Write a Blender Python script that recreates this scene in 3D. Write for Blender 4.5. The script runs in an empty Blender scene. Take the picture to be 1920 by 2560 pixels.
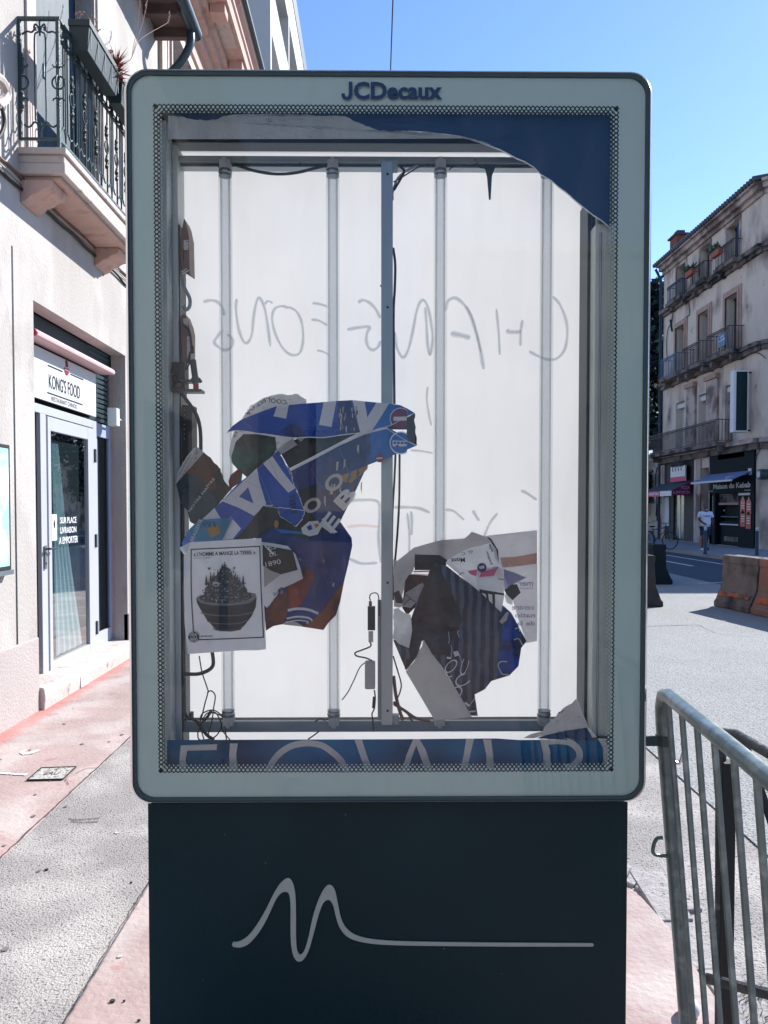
import bpy, bmesh, math, random
from mathutils import Vector, Matrix, noise
from mathutils.geometry import tessellate_polygon
R = math.radians
C = bpy.context.scene.collection
# ---------------- camera, world, sun, exposure ----------------
F, CX, CY, H = 1900.0, 960.0, 1324.0, 1.68          # focal length and principal point of the photograph
_yaw, _pit = math.atan(18 / F), math.atan(53 / F)
RT = Vector((math.cos(_yaw), -math.sin(_yaw), 0))
FW = Vector((math.sin(_yaw) * math.cos(_pit), math.cos(_yaw) * math.cos(_pit), -math.sin(_pit)))
UP = RT.cross(FW)
cd = bpy.data.cameras.new('camera'); cam = bpy.data.objects.new('camera', cd); C.objects.link(cam)
cam.matrix_world = Matrix(((RT.x, UP.x, -FW.x, 0), (RT.y, UP.y, -FW.y, 0), (RT.z, UP.z, -FW.z, H), (0, 0, 0, 1)))
cd.sensor_fit = 'VERTICAL'; cd.sensor_height = 36; cd.lens = F * 36 / 2560
cd.shift_y = (CY - 1280) / 2560; cd.clip_start = .05; cd.clip_end = 2000
bpy.context.scene.camera = cam
SUN = Vector((1.05, .90, 1.0)).normalized()          # towards the sun
EL, AZ = math.asin(SUN.z), math.atan2(SUN.x, SUN.y)
w = bpy.data.worlds.new('World'); bpy.context.scene.world = w; w.use_nodes = True
nt = w.node_tree; nt.nodes.clear()
sk = nt.nodes.new('ShaderNodeTexSky'); sk.sky_type = 'NISHITA'; sk.sun_disc = False
sk.sun_elevation = EL; sk.sun_rotation = AZ; sk.air_density = 1.0; sk.dust_density = .1; sk.ozone_density = 5.0; sk.altitude = 0
hs = nt.nodes.new('ShaderNodeHueSaturation'); hs.inputs['Saturation'].default_value = 1.04
bg = nt.nodes.new('ShaderNodeBackground'); bg.inputs['Strength'].default_value = .1
wo = nt.nodes.new('ShaderNodeOutputWorld')
nt.links.new(sk.outputs[0], hs.inputs['Color']); tn = nt.nodes.new('ShaderNodeMixRGB'); tn.blend_type = 'MULTIPLY'; tn.inputs[0].default_value = 1; tn.inputs[2].default_value = (1.0, .955, .985, 1); nt.links.new(hs.outputs[0], tn.inputs[1]); nt.links.new(tn.outputs[0], bg.inputs[0]); nt.links.new(bg.outputs[0], wo.inputs[0])
sl = bpy.data.lights.new('sun', 'SUN'); sl.energy = 3.85; sl.angle = R(.5); sl.color = (1, .968, .925)
so = bpy.data.objects.new('sun', sl); C.objects.link(so); so.rotation_euler = (-SUN).to_track_quat('-Z', 'Y').to_euler()
sc = bpy.context.scene
sc.view_settings.view_transform = 'Standard'; sc.view_settings.look = 'None'; sc.view_settings.gamma = 1
sc.view_settings.exposure = 1.3
sc.render.engine = 'CYCLES'
sc.cycles.use_denoising = True
sc.cycles.max_bounces = 8; sc.cycles.transparent_max_bounces = 16; sc.cycles.glossy_bounces = 4; sc.cycles.transmission_bounces = 4
sc.cycles.caustics_reflective = False; sc.cycles.caustics_refractive = False
sc.cycles.sample_clamp_indirect = 6

def ray(px, py): return FW + RT * ((px - CX) / F) - UP * ((py - CY) / F)
def PY(px, py, Y):
    d = ray(px, py); t = Y / d.y; return Vector((d.x * t, Y, H + d.z * t))
def PX(px, py, X):
    d = ray(px, py); t = X / d.x; return Vector((X, d.y * t, H + d.z * t))
def PG(px, py, z=0.):
    d = ray(px, py); t = (z - H) / d.z; return Vector((d.x * t, d.y * t, z))
def zc(o, pts): return [(o[0] + a / o[2], o[1] + b / o[2]) for a, b in pts]      # crop pixels -> photo pixels
def rnd(a, b): return random.uniform(a, b)

# ---------------- materials ----------------
def S(r, g, b): return tuple((c / 255 / 12.92 if c <= 10 else ((c / 255 + .055) / 1.055) ** 2.4) for c in (r, g, b))
def newmat(name):
    m = bpy.data.materials.new(name); m.use_nodes = True; n = m.node_tree; n.nodes.clear()
    out = n.nodes.new('ShaderNodeOutputMaterial'); return m, n, out
def N(n, t, **kw):
    x = n.nodes.new(t)
    for k, v in kw.items():
        if hasattr(x, k) and k not in ('Scale', 'Detail'): setattr(x, k, v)
        else: x.inputs[k].default_value = v
    return x
def M(name, col, rough=.7, var=.12, scale=6., bump=0., bscale=60., metal=0., spec=.4, col2=None, c2scale=3., c2lo=.45, c2hi=.6, stretch=(1, 1, 1), trans=0., detail=6., speck=None):
    m, n, out = newmat(name); L = n.links.new
    if max(col) > 1: col = S(*col)
    if col2 and max(col2) > 1: col2 = S(*col2)
    geo = N(n, 'ShaderNodeNewGeometry'); mp = N(n, 'ShaderNodeMapping'); mp.inputs['Scale'].default_value = stretch
    L(geo.outputs['Position'], mp.inputs[0])
    nz = N(n, 'ShaderNodeTexNoise', Scale=scale, Detail=detail); nz.inputs['Roughness'].default_value = .6; L(mp.outputs[0], nz.inputs['Vector'])
    mr = N(n, 'ShaderNodeMapRange'); mr.inputs[1].default_value = .3; mr.inputs[2].default_value = .7
    mr.inputs[3].default_value = 1 - var; mr.inputs[4].default_value = 1 + var; L(nz.outputs[0], mr.inputs[0])
    base = N(n, 'ShaderNodeRGB'); base.outputs[0].default_value = (*col, 1); cur = base.outputs[0]
    if col2:
        n2 = N(n, 'ShaderNodeTexNoise', Scale=c2scale, Detail=5.); L(mp.outputs[0], n2.inputs['Vector'])
        r2 = N(n, 'ShaderNodeMapRange'); r2.inputs[1].default_value = c2lo; r2.inputs[2].default_value = c2hi; L(n2.outputs[0], r2.inputs[0])
        mx = N(n, 'ShaderNodeMixRGB'); L(r2.outputs[0], mx.inputs[0]); L(cur, mx.inputs[1]); mx.inputs[2].default_value = (*col2, 1); cur = mx.outputs[0]
    if speck:                                        # (colour, scale, lo, hi)
        n3 = N(n, 'ShaderNodeTexNoise', Scale=speck[1], Detail=3.); n3.inputs['Roughness'].default_value = .7; L(mp.outputs[0], n3.inputs['Vector'])
        r3 = N(n, 'ShaderNodeMapRange'); r3.inputs[1].default_value = speck[2]; r3.inputs[2].default_value = speck[3]; L(n3.outputs[0], r3.inputs[0])
        mx = N(n, 'ShaderNodeMixRGB'); L(r3.outputs[0], mx.inputs[0]); L(cur, mx.inputs[1]); mx.inputs[2].default_value = (*S(*speck[0]), 1); cur = mx.outputs[0]
    mul = N(n, 'ShaderNodeVectorMath', operation='SCALE'); L(cur, mul.inputs[0]); L(mr.outputs[0], mul.inputs['Scale'])
    p = N(n, 'ShaderNodeBsdfPrincipled'); L(mul.outputs[0], p.inputs['Base Color'])
    p.inputs['Roughness'].default_value = rough; p.inputs['Metallic'].default_value = metal; p.inputs['Specular IOR Level'].default_value = spec
    if bump:
        nb = N(n, 'ShaderNodeTexNoise', Scale=bscale, Detail=8.); L(mp.outputs[0], nb.inputs['Vector'])
        bp = N(n, 'ShaderNodeBump'); bp.inputs['Strength'].default_value = bump; bp.inputs['Distance'].default_value = .02; L(nb.outputs[0], bp.inputs['Height']); L(bp.outputs[0], p.inputs['Normal'])
    sh = p.outputs[0]
    if trans:
        tb = N(n, 'ShaderNodeBsdfTranslucent'); L(mul.outputs[0], tb.inputs[0]); ms = N(n, 'ShaderNodeMixShader'); ms.inputs[0].default_value = trans
        L(sh, ms.inputs[1]); L(tb.outputs[0], ms.inputs[2]); sh = ms.outputs[0]
    L(sh, out.inputs[0]); return m
def glass(name, tint=(.95, .98, .97), k=2.0, rough=0.0, body=None, bodyfac=0.):
    m, n, out = newmat(name); L = n.links.new
    fr = N(n, 'ShaderNodeFresnel'); fr.inputs[0].default_value = 1.5
    mu = N(n, 'ShaderNodeMath', operation='MULTIPLY'); mu.use_clamp = True; L(fr.outputs[0], mu.inputs[0]); mu.inputs[1].default_value = k
    t = N(n, 'ShaderNodeBsdfTransparent'); t.inputs[0].default_value = (*tint, 1); g = N(n, 'ShaderNodeBsdfGlossy'); g.inputs['Roughness'].default_value = rough
    src = t.outputs[0]
    if body:
        d = N(n, 'ShaderNodeBsdfDiffuse'); d.inputs[0].default_value = (*S(*body), 1); m0 = N(n, 'ShaderNodeMixShader'); m0.inputs[0].default_value = bodyfac
        L(src, m0.inputs[1]); L(d.outputs[0], m0.inputs[2]); src = m0.outputs[0]
    mx = N(n, 'ShaderNodeMixShader'); L(mu.outputs[0], mx.inputs[0]); L(src, mx.inputs[1]); L(g.outputs[0], mx.inputs[2]); L(mx.outputs[0], out.inputs[0]); return m

# ---------------- mesh builder ----------------
def catmull(pts, k=6):
    pts = [Vector(p) for p in pts]; q = [pts[0] * 2 - pts[1]] + pts + [pts[-1] * 2 - pts[-2]]; out = []
    for i in range(1, len(q) - 2):
        for j in range(k):
            t = j / k; a, b, c, d = q[i - 1:i + 3]
            out.append(.5 * ((2 * b) + (c - a) * t + (2 * a - 5 * b + 4 * c - d) * t * t + (3 * b - a - 3 * c + d) * t ** 3))
    out.append(pts[-1]); return out
class MB:
    def __init__(s): s.v = []; s.f = []; s.m = []; s.mats = []
    def mi(s, mat):
        if mat not in s.mats: s.mats.append(mat)
        return s.mats.index(mat)
    def add(s, vs, fs, mat):
        o = len(s.v); s.v += [tuple(x) for x in vs]; k = s.mi(mat)
        for f in fs: s.f.append([o + i for i in f]); s.m.append(k)
    def box(s, a, b, mat, rot=None, piv=None):
        x0, x1 = sorted((a[0], b[0])); y0, y1 = sorted((a[1], b[1])); z0, z1 = sorted((a[2], b[2]))
        vs = [Vector((x, y, z)) for z in (z0, z1) for y in (y0, y1) for x in (x0, x1)]
        if rot is not None:
            pv = Vector(piv) if piv is not None else Vector(((x0 + x1) / 2, (y0 + y1) / 2, (z0 + z1) / 2)); vs = [pv + rot @ (v - pv) for v in vs]
        s.add(vs, [(0, 2, 3, 1), (4, 5, 7, 6), (0, 1, 5, 4), (2, 6, 7, 3), (0, 4, 6, 2), (1, 3, 7, 5)], mat); return s
    def tube(s, pts, r, mat, seg=8, smooth=0, closed=False):
        pts = [Vector(p) for p in pts]
        if smooth: pts = catmull(pts, smooth)
        n = len(pts); rs = r if isinstance(r, (list, tuple)) else [r] * n
        if len(rs) != n: rs = [rs[min(len(rs) - 1, int(i / (n - 1) * (len(rs) - 1) + .5))] for i in range(n)]
        vs = []; prev = None
        for i, p in enumerate(pts):
            if closed: t = pts[(i + 1) % n] - pts[i - 1]
            else: t = pts[min(i + 1, n - 1)] - pts[max(i - 1, 0)]
            t = t.normalized() if t.length > 1e-9 else Vector((0, 0, 1))
            if prev is None: a = t.orthogonal().normalized()
            else:
                a = prev - t * prev.dot(t); a = a.normalized() if a.length > 1e-6 else t.orthogonal().normalized()
            prev = a; b = t.cross(a)
            for k in range(seg):
                an = 2 * math.pi * k / seg; vs.append(p + (a * math.cos(an) + b * math.sin(an)) * rs[i])
        fs = []
        for i in range(n if closed else n - 1):
            j = (i + 1) % n
            for k in range(seg): l = (k + 1) % seg; fs.append((i * seg + k, i * seg + l, j * seg + l, j * seg + k))
        if not closed: fs.append(tuple(range(seg - 1, -1, -1))); fs.append(tuple((n - 1) * seg + k for k in range(seg)))
        s.add(vs, fs, mat); return s
    def cyl(s, p, q, r, mat, seg=16): return s.tube([p, q], r, mat, seg)
    def sphere(s, c, r, mat, seg=12, rings=8, sc_=(1, 1, 1)):
        vs = []; fs = []
        for i in range(rings + 1):
            th = math.pi * i / rings
            for k in range(seg):
                ph = 2 * math.pi * k / seg; vs.append((c[0] + r * sc_[0] * math.sin(th) * math.cos(ph), c[1] + r * sc_[1] * math.sin(th) * math.sin(ph), c[2] + r * sc_[2] * math.cos(th)))
        for i in range(rings):
            for k in range(seg): l = (k + 1) % seg; fs.append((i * seg + k, (i + 1) * seg + k, (i + 1) * seg + l, i * seg + l))
        s.add(vs, fs, mat); return s
    def quad(s, pts, mat): s.add(pts, [tuple(range(len(pts)))], mat); return s
    def prism(s, pts, off, mat):                     # closed 3-D polygon swept by a vector
        pts = [Vector(p) for p in pts]; off = Vector(off); n = len(pts)
        tr = tessellate_polygon([pts]); vs = pts + [p + off for p in pts]
        fs = [tuple(t) for t in tr] + [tuple(i + n for i in t)[::-1] for t in tr] + [(i, (i + 1) % n, (i + 1) % n + n, i + n) for i in range(n)]
        s.add(vs, fs, mat); return s
    def flat(s, pts2, mapf, mat, L=None, rounds=5):  # 2-D polygon, refined, mapped to a surface
        vs, fs = refine([(x, y) for x, y in pts2], None, L, rounds); s.add([mapf(x, y) for x, y in vs], fs, mat); return s
    def text(s, t, mapf, mat, off=0., L=None):       # mapf(u, v) for u, v in 0..1 of the text's box
        vs, fs = textmesh(t, off); vs, fs = (refine(vs, fs, L, 4) if L else (vs, fs)); s.add([mapf(x, y) for x, y in vs], fs, mat); return s
    def build(s, name, parent=None, bevel=0., smooth=False, origin=None, recalc=True):
        o = Vector((0, 0, 0))
        if parent is not None:
            q = parent
            while q.parent: q = q.parent
            o = q.location.copy()
        elif origin is not None: o = Vector(origin)
        elif s.v:
            xs, ys, zs = zip(*s.v); o = Vector(((min(xs) + max(xs)) / 2, (min(ys) + max(ys)) / 2, min(zs)))
        me = bpy.data.meshes.new(name); me.from_pydata([(a - o.x, b - o.y, c - o.z) for a, b, c in s.v], [], s.f)
        for mt in s.mats: me.materials.append(mt)
        me.polygons.foreach_set('material_index', s.m)
        if recalc:
            bm = bmesh.new(); bm.from_mesh(me); bmesh.ops.recalc_face_normals(bm, faces=bm.faces); bm.to_mesh(me); bm.free()
        if smooth:
            for p in me.polygons: p.use_smooth = True
        me.update(); ob = bpy.data.objects.new(name, me); C.objects.link(ob)
        if parent is not None: ob.parent = parent
        else: ob.location = o
        if smooth:
            e = ob.modifiers.new('edge', 'EDGE_SPLIT'); e.split_angle = R(40)
        if bevel:
            b = ob.modifiers.new('bevel', 'BEVEL'); b.width = bevel; b.segments = 2; b.limit_method = 'ANGLE'; b.angle_limit = R(40)
        return ob
def refine(v2, f, L, rounds):
    bm = bmesh.new(); bv = [bm.verts.new((x, y, 0)) for x, y in v2]
    if f is None: f = tessellate_polygon([[Vector((x, y, 0)) for x, y in v2]])
    for t in f:
        try: bm.faces.new([bv[i] for i in t])
        except Exception: pass
    bmesh.ops.triangulate(bm, faces=bm.faces)
    if L:
        for _ in range(rounds):
            es = [e for e in bm.edges if e.calc_length() > L]
            if not es: break
            bmesh.ops.subdivide_edges(bm, edges=es, cuts=1); bmesh.ops.triangulate(bm, faces=bm.faces)
    bm.verts.ensure_lookup_table(); bm.verts.index_update()
    vs = [(q.co.x, q.co.y) for q in bm.verts]; fs = [tuple(q.index for q in g.verts) for g in bm.faces]; bm.free(); return vs, fs
_tc = {}
def textmesh(t, off=0.):
    if (t, off) in _tc: return _tc[(t, off)]
    cu = bpy.data.curves.new('t', 'FONT'); cu.body = t; cu.offset = off; cu.resolution_u = 3; ob = bpy.data.objects.new('t', cu); C.objects.link(ob)
    bpy.context.view_layer.update(); dg = bpy.context.evaluated_depsgraph_get(); me = bpy.data.meshes.new_from_object(ob.evaluated_get(dg))
    vs = [(v.co.x, v.co.y) for v in me.vertices]; fs = [tuple(p.vertices) for p in me.polygons]
    bpy.data.objects.remove(ob); bpy.data.curves.remove(cu); bpy.data.meshes.remove(me)
    x0 = min(a for a, b in vs); x1 = max(a for a, b in vs); y0 = min(b for a, b in vs); y1 = max(b for a, b in vs)
    vs = [((a - x0) / (x1 - x0), (b - y0) / (y1 - y0)) for a, b in vs]; _tc[(t, off)] = (vs, fs); return vs, fs
def plane_map(o, ux, uz):                            # text box with corner o and side vectors
    o, ux, uz = Vector(o), Vector(ux), Vector(uz); return lambda u, v: o + ux * u + uz * v
def torn(pts, amp=2.5, step=7, only=None):           # ragged outline
    out = []; n = len(pts)
    for i in range(n):
        a, b = pts[i], pts[(i + 1) % n]; out.append(a)
        if only is not None and i not in only: continue
        d = math.hypot(b[0] - a[0], b[1] - a[1]); k = int(d / step)
        for j in range(1, k):
            t = j / k; nx, ny = (b[1] - a[1]) / d, -(b[0] - a[0]) / d; e = rnd(-amp, amp) * .6 + amp * math.sin(t * 9 + i) * .5 * math.sin(math.pi * t)
            out.append((a[0] + (b[0] - a[0]) * t + nx * e, a[1] + (b[1] - a[1]) * t + ny * e))
    return out
def props(o, label, cat, group=None, kind=None):
    if label: o['label'] = label
    if cat: o['category'] = cat
    if group: o['group'] = group
    if kind: o['kind'] = kind
    return o
def thing(name, label, cat, loc, group=None):
    o = bpy.data.objects.new(name, None); C.objects.link(o); o.location = loc; o.empty_display_size = .1
    bpy.context.view_layer.update(); return props(o, label, cat, group)
def copy_tree(o, parent=None):
    c = o.copy(); C.objects.link(c)
    if parent: c.parent = parent
    for ch in list(o.children): copy_tree(ch, c)
    return c
def struct(mb, name, **k): o = mb.build(name, **k); o['kind'] = 'structure'; return o
random.seed(7)

# ---------------- shared materials ----------------
m_asph = M('asphalt_light', (145, 141, 139), .92, .14, 1.3, .6, 110, speck=((60, 60, 64), 72, .555, .66), col2=(168, 163, 159), c2scale=2.2)
m_road = M('asphalt_road', (148, 149, 148), .92, .08, .8, .8, 60, speck=((62, 68, 76), 85, .54, .62))
m_pink = M('pink_pavement', (158, 138, 134), .9, .13, 2.8, .3, 40, col2=(172, 160, 156), c2scale=2.1, speck=((150, 95, 88), 4.5, .62, .80))
m_stucco = M('cream_stucco', (166, 161, 157), .93, .07, 2.5, .4, 60, col2=(182, 177, 174), c2scale=1.6, stretch=(1, 1, .55), speck=((132, 122, 118), 2.6, .60, .86))
m_plinth = M('pink_plinth', (164, 155, 152), .93, .06, 3, .4, 50, col2=(178, 148, 138), c2scale=1.7, c2lo=.5, c2hi=.8)
m_stone = M('salmon_stone', (188, 158, 147), .9, .12, 5, .4, 30, col2=(150, 112, 100), c2scale=5, c2lo=.55, c2hi=.75, stretch=(1, 1, .5))
m_stonel = M('pale_stone', (184, 174, 169), .9, .08, 5, .4, 30, col2=(120, 100, 94), c2scale=9, c2lo=.6, c2hi=.8)
m_iron = M('green_iron', (58, 76, 80), .45, .15, 20, .2, 80, metal=.3, spec=.5)
m_dkgrn = M('dark_green_plastic', (38, 54, 58), .5, .1, 8)
m_black = M('black_rubber', (24, 30, 34), .6, .1, 20)
m_cable = M('dark_cable', (34, 40, 44), .5, .1, 20)
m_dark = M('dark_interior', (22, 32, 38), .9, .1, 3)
m_white = M('white_paint', (208, 208, 212), .5, .03, 4)
m_alu = M('grey_aluminium', (140, 150, 156), .38, .08, 14, .05, 60, metal=.7, stretch=(1, 1, .2))
m_chrome = M('polished_metal', (205, 200, 198), .16, .05, 6, metal=1.0)
# ---------------- advertising display case ----------------
m_print = M('grey_green_print', (200, 228, 224), .55, .02, 2, spec=.3)
m_gasket = M('teal_gasket', (50, 72, 78), .5, .05, 8)
m_panel = M('dark_slate_enamel', (10, 40, 48), .42, .12, 1.4, .05, 90, spec=.18, speck=((120, 140, 150), 42, .74, .78), col2=(24, 50, 57), c2scale=1.3, c2lo=.5, c2hi=.8)
m_inset = M('brushed_silver', (150, 162, 160), .5, .05, 30)
m_letter = M('navy_lettering', (28, 52, 84), .4, .02)
m_sheet, n_, o_ = newmat('milky_sheet'); L_ = n_.links.new
g_ = N(n_, 'ShaderNodeNewGeometry'); z_ = N(n_, 'ShaderNodeTexNoise', Scale=1.6, Detail=4.); L_(g_.outputs['Position'], z_.inputs['Vector'])
r_ = N(n_, 'ShaderNodeMapRange'); r_.inputs[1].default_value = .3; r_.inputs[2].default_value = .7; r_.inputs[3].default_value = .80; r_.inputs[4].default_value = .87; L_(z_.outputs[0], r_.inputs[0])
tb_ = N(n_, 'ShaderNodeBsdfTranslucent'); df_ = N(n_, 'ShaderNodeBsdfDiffuse'); L_(r_.outputs[0], tb_.inputs[0]); L_(r_.outputs[0], df_.inputs[0])
mx_ = N(n_, 'ShaderNodeMixShader'); mx_.inputs[0].default_value = .33; L_(tb_.outputs[0], mx_.inputs[1]); L_(df_.outputs[0], mx_.inputs[2]); L_(mx_.outputs[0], o_.inputs[0])
m_glass = glass('clear_pane', (.985, .997, .995), .8)
_n = m_glass.node_tree; _t = [x for x in _n.nodes if x.type == 'BSDF_TRANSPARENT'][0]; _mx = [x for x in _n.nodes if x.type == 'MIX_SHADER'][0]      # dust and wipe marks on the pane
_g = N(_n, 'ShaderNodeNewGeometry'); _mp = N(_n, 'ShaderNodeMapping'); _mp.inputs['Scale'].default_value = (5, 1, 1.1); _mp.inputs['Rotation'].default_value = (0, .35, 0); _z = N(_n, 'ShaderNodeTexNoise', Scale=3., Detail=9.); _r = N(_n, 'ShaderNodeMapRange')
_r.inputs[1].default_value = .48; _r.inputs[2].default_value = .85; _r.inputs[3].default_value = .012; _r.inputs[4].default_value = .075; _d = N(_n, 'ShaderNodeBsdfDiffuse'); _d.inputs[0].default_value = (.5, .5, .5, 1); _m2 = N(_n, 'ShaderNodeMixShader')
_n.links.new(_g.outputs['Position'], _mp.inputs[0]); _n.links.new(_mp.outputs[0], _z.inputs['Vector']); _n.links.new(_z.outputs[0], _r.inputs[0]); _n.links.new(_r.outputs[0], _m2.inputs[0]); _n.links.new(_t.outputs[0], _m2.inputs[1]); _n.links.new(_d.outputs[0], _m2.inputs[2]); _n.links.new(_m2.outputs[0], _mx.inputs[1])
m_tube = glass('milky_tube_glass', (.95, .97, .985), .5, .08, (220, 226, 228), .20)
m_clear = glass('clear_sleeve', (.98, .985, .99), .35)
m_cap = M('translucent_clip', (186, 192, 194), .35, .1, 30, trans=.3)
m_prof = M('anodised_profile', (196, 206, 204), .42, .14, 9, .1, 70, metal=.05, stretch=(4, 4, .3))
m_profd = M('dark_profile', (44, 62, 70), .45, .08, 9)
m_rail = M('galvanised_rail', (140, 154, 160), .45, .08, 12)
m_bal = M('brown_ballast', (112, 84, 76), .5, .12, 20)
m_lab = M('paper_label', (196, 196, 192), .7, .06, 40, speck=((70, 70, 74), 260, .58, .62))
m_red = M('red_plastic', (150, 26, 40), .35, .05)
m_mark = glass('faded_marker', (.76, .78, .80), 0)
m_markr = glass('faded_red_marker', (.95, .86, .85), 0)
m_redrefl = M('painted_red_reflection', (120, 20, 36), .3, .35, 9, speck=((230, 200, 200), 14, .62, .66), stretch=(1, 1, 2.5))  # red reflection as colour, its glints as pale specks

YF = 2.0
XL = (PY(307, 177, YF).x + PY(328, 2008, YF).x) / 2; XR = (PY(1631, 177, YF).x + PY(1617, 2008, YF).x) / 2
ZT = PY(960, 176, YF + .003).z; ZB = PY(960, 2008, YF + .003).z
def rrect(x0, x1, z0, z1, r, n=8):
    out = []
    for cx, cz, a in ((x1 - r, z1 - r, 0), (x0 + r, z1 - r, 90), (x0 + r, z0 + r, 180), (x1 - r, z0 + r, 270)):
        for i in range(n + 1): t = R(a + 90 * i / n); out.append((cx + r * math.cos(t), cz + r * math.sin(t)))
    return out
def ring(mb, po, pi_, y0, y1, mat):
    n = len(po); vs = [(x, y0, z) for x, z in po] + [(x, y0, z) for x, z in pi_] + [(x, y1, z) for x, z in po] + [(x, y1, z) for x, z in pi_]; fs = []
    for i in range(n):
        j = (i + 1) % n; fs += [(i, j, n + j, n + i), (2 * n + i, 3 * n + i, 3 * n + j, 2 * n + j), (i, 2 * n + i, 2 * n + j, j), (n + i, n + j, 3 * n + j, 3 * n + i)]
    mb.add(vs, fs, mat)
case = thing('advertising_display', 'tall glazed street advertising case with grey-green border on a dark slate base with silver squiggle', 'advertising display', ((XL + XR) / 2, 2.1, 0))
# shell (rounded metal rim)
def shell(e): return rrect(XL + e, XR - e, ZB + e, ZT - e, .058 - e * .6)
b = MB()
prof = [(.006, 1.992), (.0, 2.004), (-.004, 2.03), (-.004, 2.2), (.002, 2.228), (.012, 2.236)]
n_r = len(shell(0)); vs = []; fs = []
inn = [(.012, 1.996), (.020, 2.23)]
loop = [(.010, 1.987)] + prof + [(.012, 2.236), (.0122, 1.992)]
for e, y in loop: vs += [(x, y, z) for x, z in shell(e)]
for a in range(len(loop)):
    c = (a + 1) % len(loop)
    for i in range(n_r): j = (i + 1) % n_r; fs.append((a * n_r + i, a * n_r + j, c * n_r + j, c * n_r + i))
b.add(vs, fs, m_chrome); b.build('rim', case, smooth=True)
b = MB(); ring(b, shell(.0118), shell(.0195), 1.992, 2.03, m_gasket); b.build('gasket', case, smooth=True)
b = MB(); b.box((XL - .0065, 2.06, ZB + .10), (XL - .0045, 2.19, ZB + 1.45), m_redrefl); b.build('red_reflection_strip', case)  # added strip that paints a red reflection on the rim side
# glass with printed border
gx0 = PY(389, 1100, YF).x; gx1 = PY(1541, 1100, YF).x; gz1 = PY(960, 262, YF).z; gz0 = PY(960, 1931, YF).z
b = MB(); po = shell(.019)
b.add([(x, YF - .006, z) for x, z in po], [tuple(range(len(po)))], m_glass); b.build('front_pane', case)
b = MB(); ni = len(po) // 4
pin = []
for cx, cz in ((gx1, gz1), (gx0, gz1), (gx0, gz0), (gx1, gz0)): pin += [(cx, cz)] * ni
vs = [(x, YF, z) for x, z in shell(.019)] + [(gx1, YF, gz1), (gx0, YF, gz1), (gx0, YF, gz0), (gx1, YF, gz0)]; fs = []
for q in range(4):
    for i in range(ni):
        k = q * ni + i
        if i < ni - 1: fs.append((k, k + 1, len(po) + q))
        else: k2 = (k + 1) % len(po); fs.append((k, k2, len(po) + (q + 1) % 4, len(po) + q))
b.add(vs, fs, m_print); b.build('printed_border', case)
# scalloped, dotted inner edge of the print
b = MB(); pitch = .01145
def disc(x, z, r, y, mat, k=8): b.add([(x + r * math.cos(2 * math.pi * i / k), y, z + r * math.sin(2 * math.pi * i / k)) for i in range(k)], [tuple(range(k))], mat)
rows = ((-.002, .0049, 0, .0006), (.0072, .0038, .5, .0010), (.0143, .0029, 0, .0006), (.0205, .0021, .5, .0010))
nx = int((gx1 - gx0) / pitch); nz = int((gz1 - gz0) / pitch)
for off, r, ph, dy in rows:
    for i in range(1, nx):
        x = gx0 + (i + ph) * (gx1 - gx0) / nx
        if gx0 + off * .8 < x < gx1 - off * .8: disc(x, gz1 - off, r, YF + dy, m_print); disc(x, gz0 + off, r, YF + dy, m_print)
    for i in range(0, nz + 1):
        z = gz0 + (i + ph) * (gz1 - gz0) / nz
        if gz0 + off * .8 <= z <= gz1 - off * .8: disc(gx0 + off, z, r, YF + dy, m_print); disc(gx1 - off, z, r, YF + dy, m_print)
b.build('dotted_edge', case, recalc=False)
p0 = PY(853, 249, YF - .009); p1 = PY(1106, 249, YF - .009); pt = PY(853, 204, YF - .009)
b = MB(); pm = plane_map(p0, p1 - p0, (0, 0, pt.z - p0.z)); b.text('CDecaux', lambda u, v: pm(.125 + .875 * u, v), m_letter, .034)
jp = [(.075, 1), (.110, 1), (.110, .30), (.102, .10), (.082, 0), (.050, -.02), (.020, .03), (.004, .18), (.002, .34), (.034, .36), (.038, .22), (.052, .15), (.068, .18), (.075, .32)]; b.quad([pm(u, v) for u, v in jp[:3] + jp[12:]], m_letter); tr_ = tessellate_polygon([[Vector((u, v, 0)) for u, v in jp[2:13]]]); b.add([pm(u, v) for u, v in jp[2:13]], [tuple(t) for t in tr_], m_letter); b.build('lettering', case)
# interior: back sheet, profiles, rails, tubes
YB = 2.185
def bx(x0, x1, y0, y1, Y, Y2, mat, mb, ym=1000):     # photo-aligned box between depths Y and Y2
    a = PY(x0, y0, Y); c = PY(x1, y1, Y); xa = PY(x0, ym, Y).x; xb = PY(x1, ym, Y).x; mb.box((xa, Y, a.z), (xb, Y2, c.z), mat)
b = MB(); s0 = PY(395, 300, YB); s1 = PY(1520, 1950, YB); b.box((s0.x, YB, s1.z), (s1.x, YB + .002, s0.z), m_sheet); b.build('milky_back_sheet', case)
b = MB(); bi = rrect(PY(436, 1000, 2.205).x, PY(1484, 1000, 2.205).x, PY(960, 1872, 2.205).z, PY(960, 352, 2.205).z, .01)
ring(b, shell(.0125), bi, 2.19, 2.225, m_profd); b.build('rear_door_frame', case)
b = MB(); bx(404, 448, 362, 1902, 2.105, 2.18, m_prof, b); bx(404, 421, 300, 1902, 2.05, 2.104, m_prof, b); bx(448.5, 452, 560, 1870, 2.11, 2.18, m_profd, b)
b.build('side_profile', case, bevel=.002)
b = MB(); bx(1486, 1536, 560, 1840, 2.05, 2.18, m_prof, b); bx(1498, 1502, 580, 1840, 2.043, 2.0495, m_alu, b); b.build('side_profile', case, bevel=.002)
b = MB(); bx(1466, 1474, 500, 1902, 2.10, 2.18, m_profd, b); bx(1477, 1485, 470, 1902, 2.09, 2.18, m_profd, b); b.build('channel', case)
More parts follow.
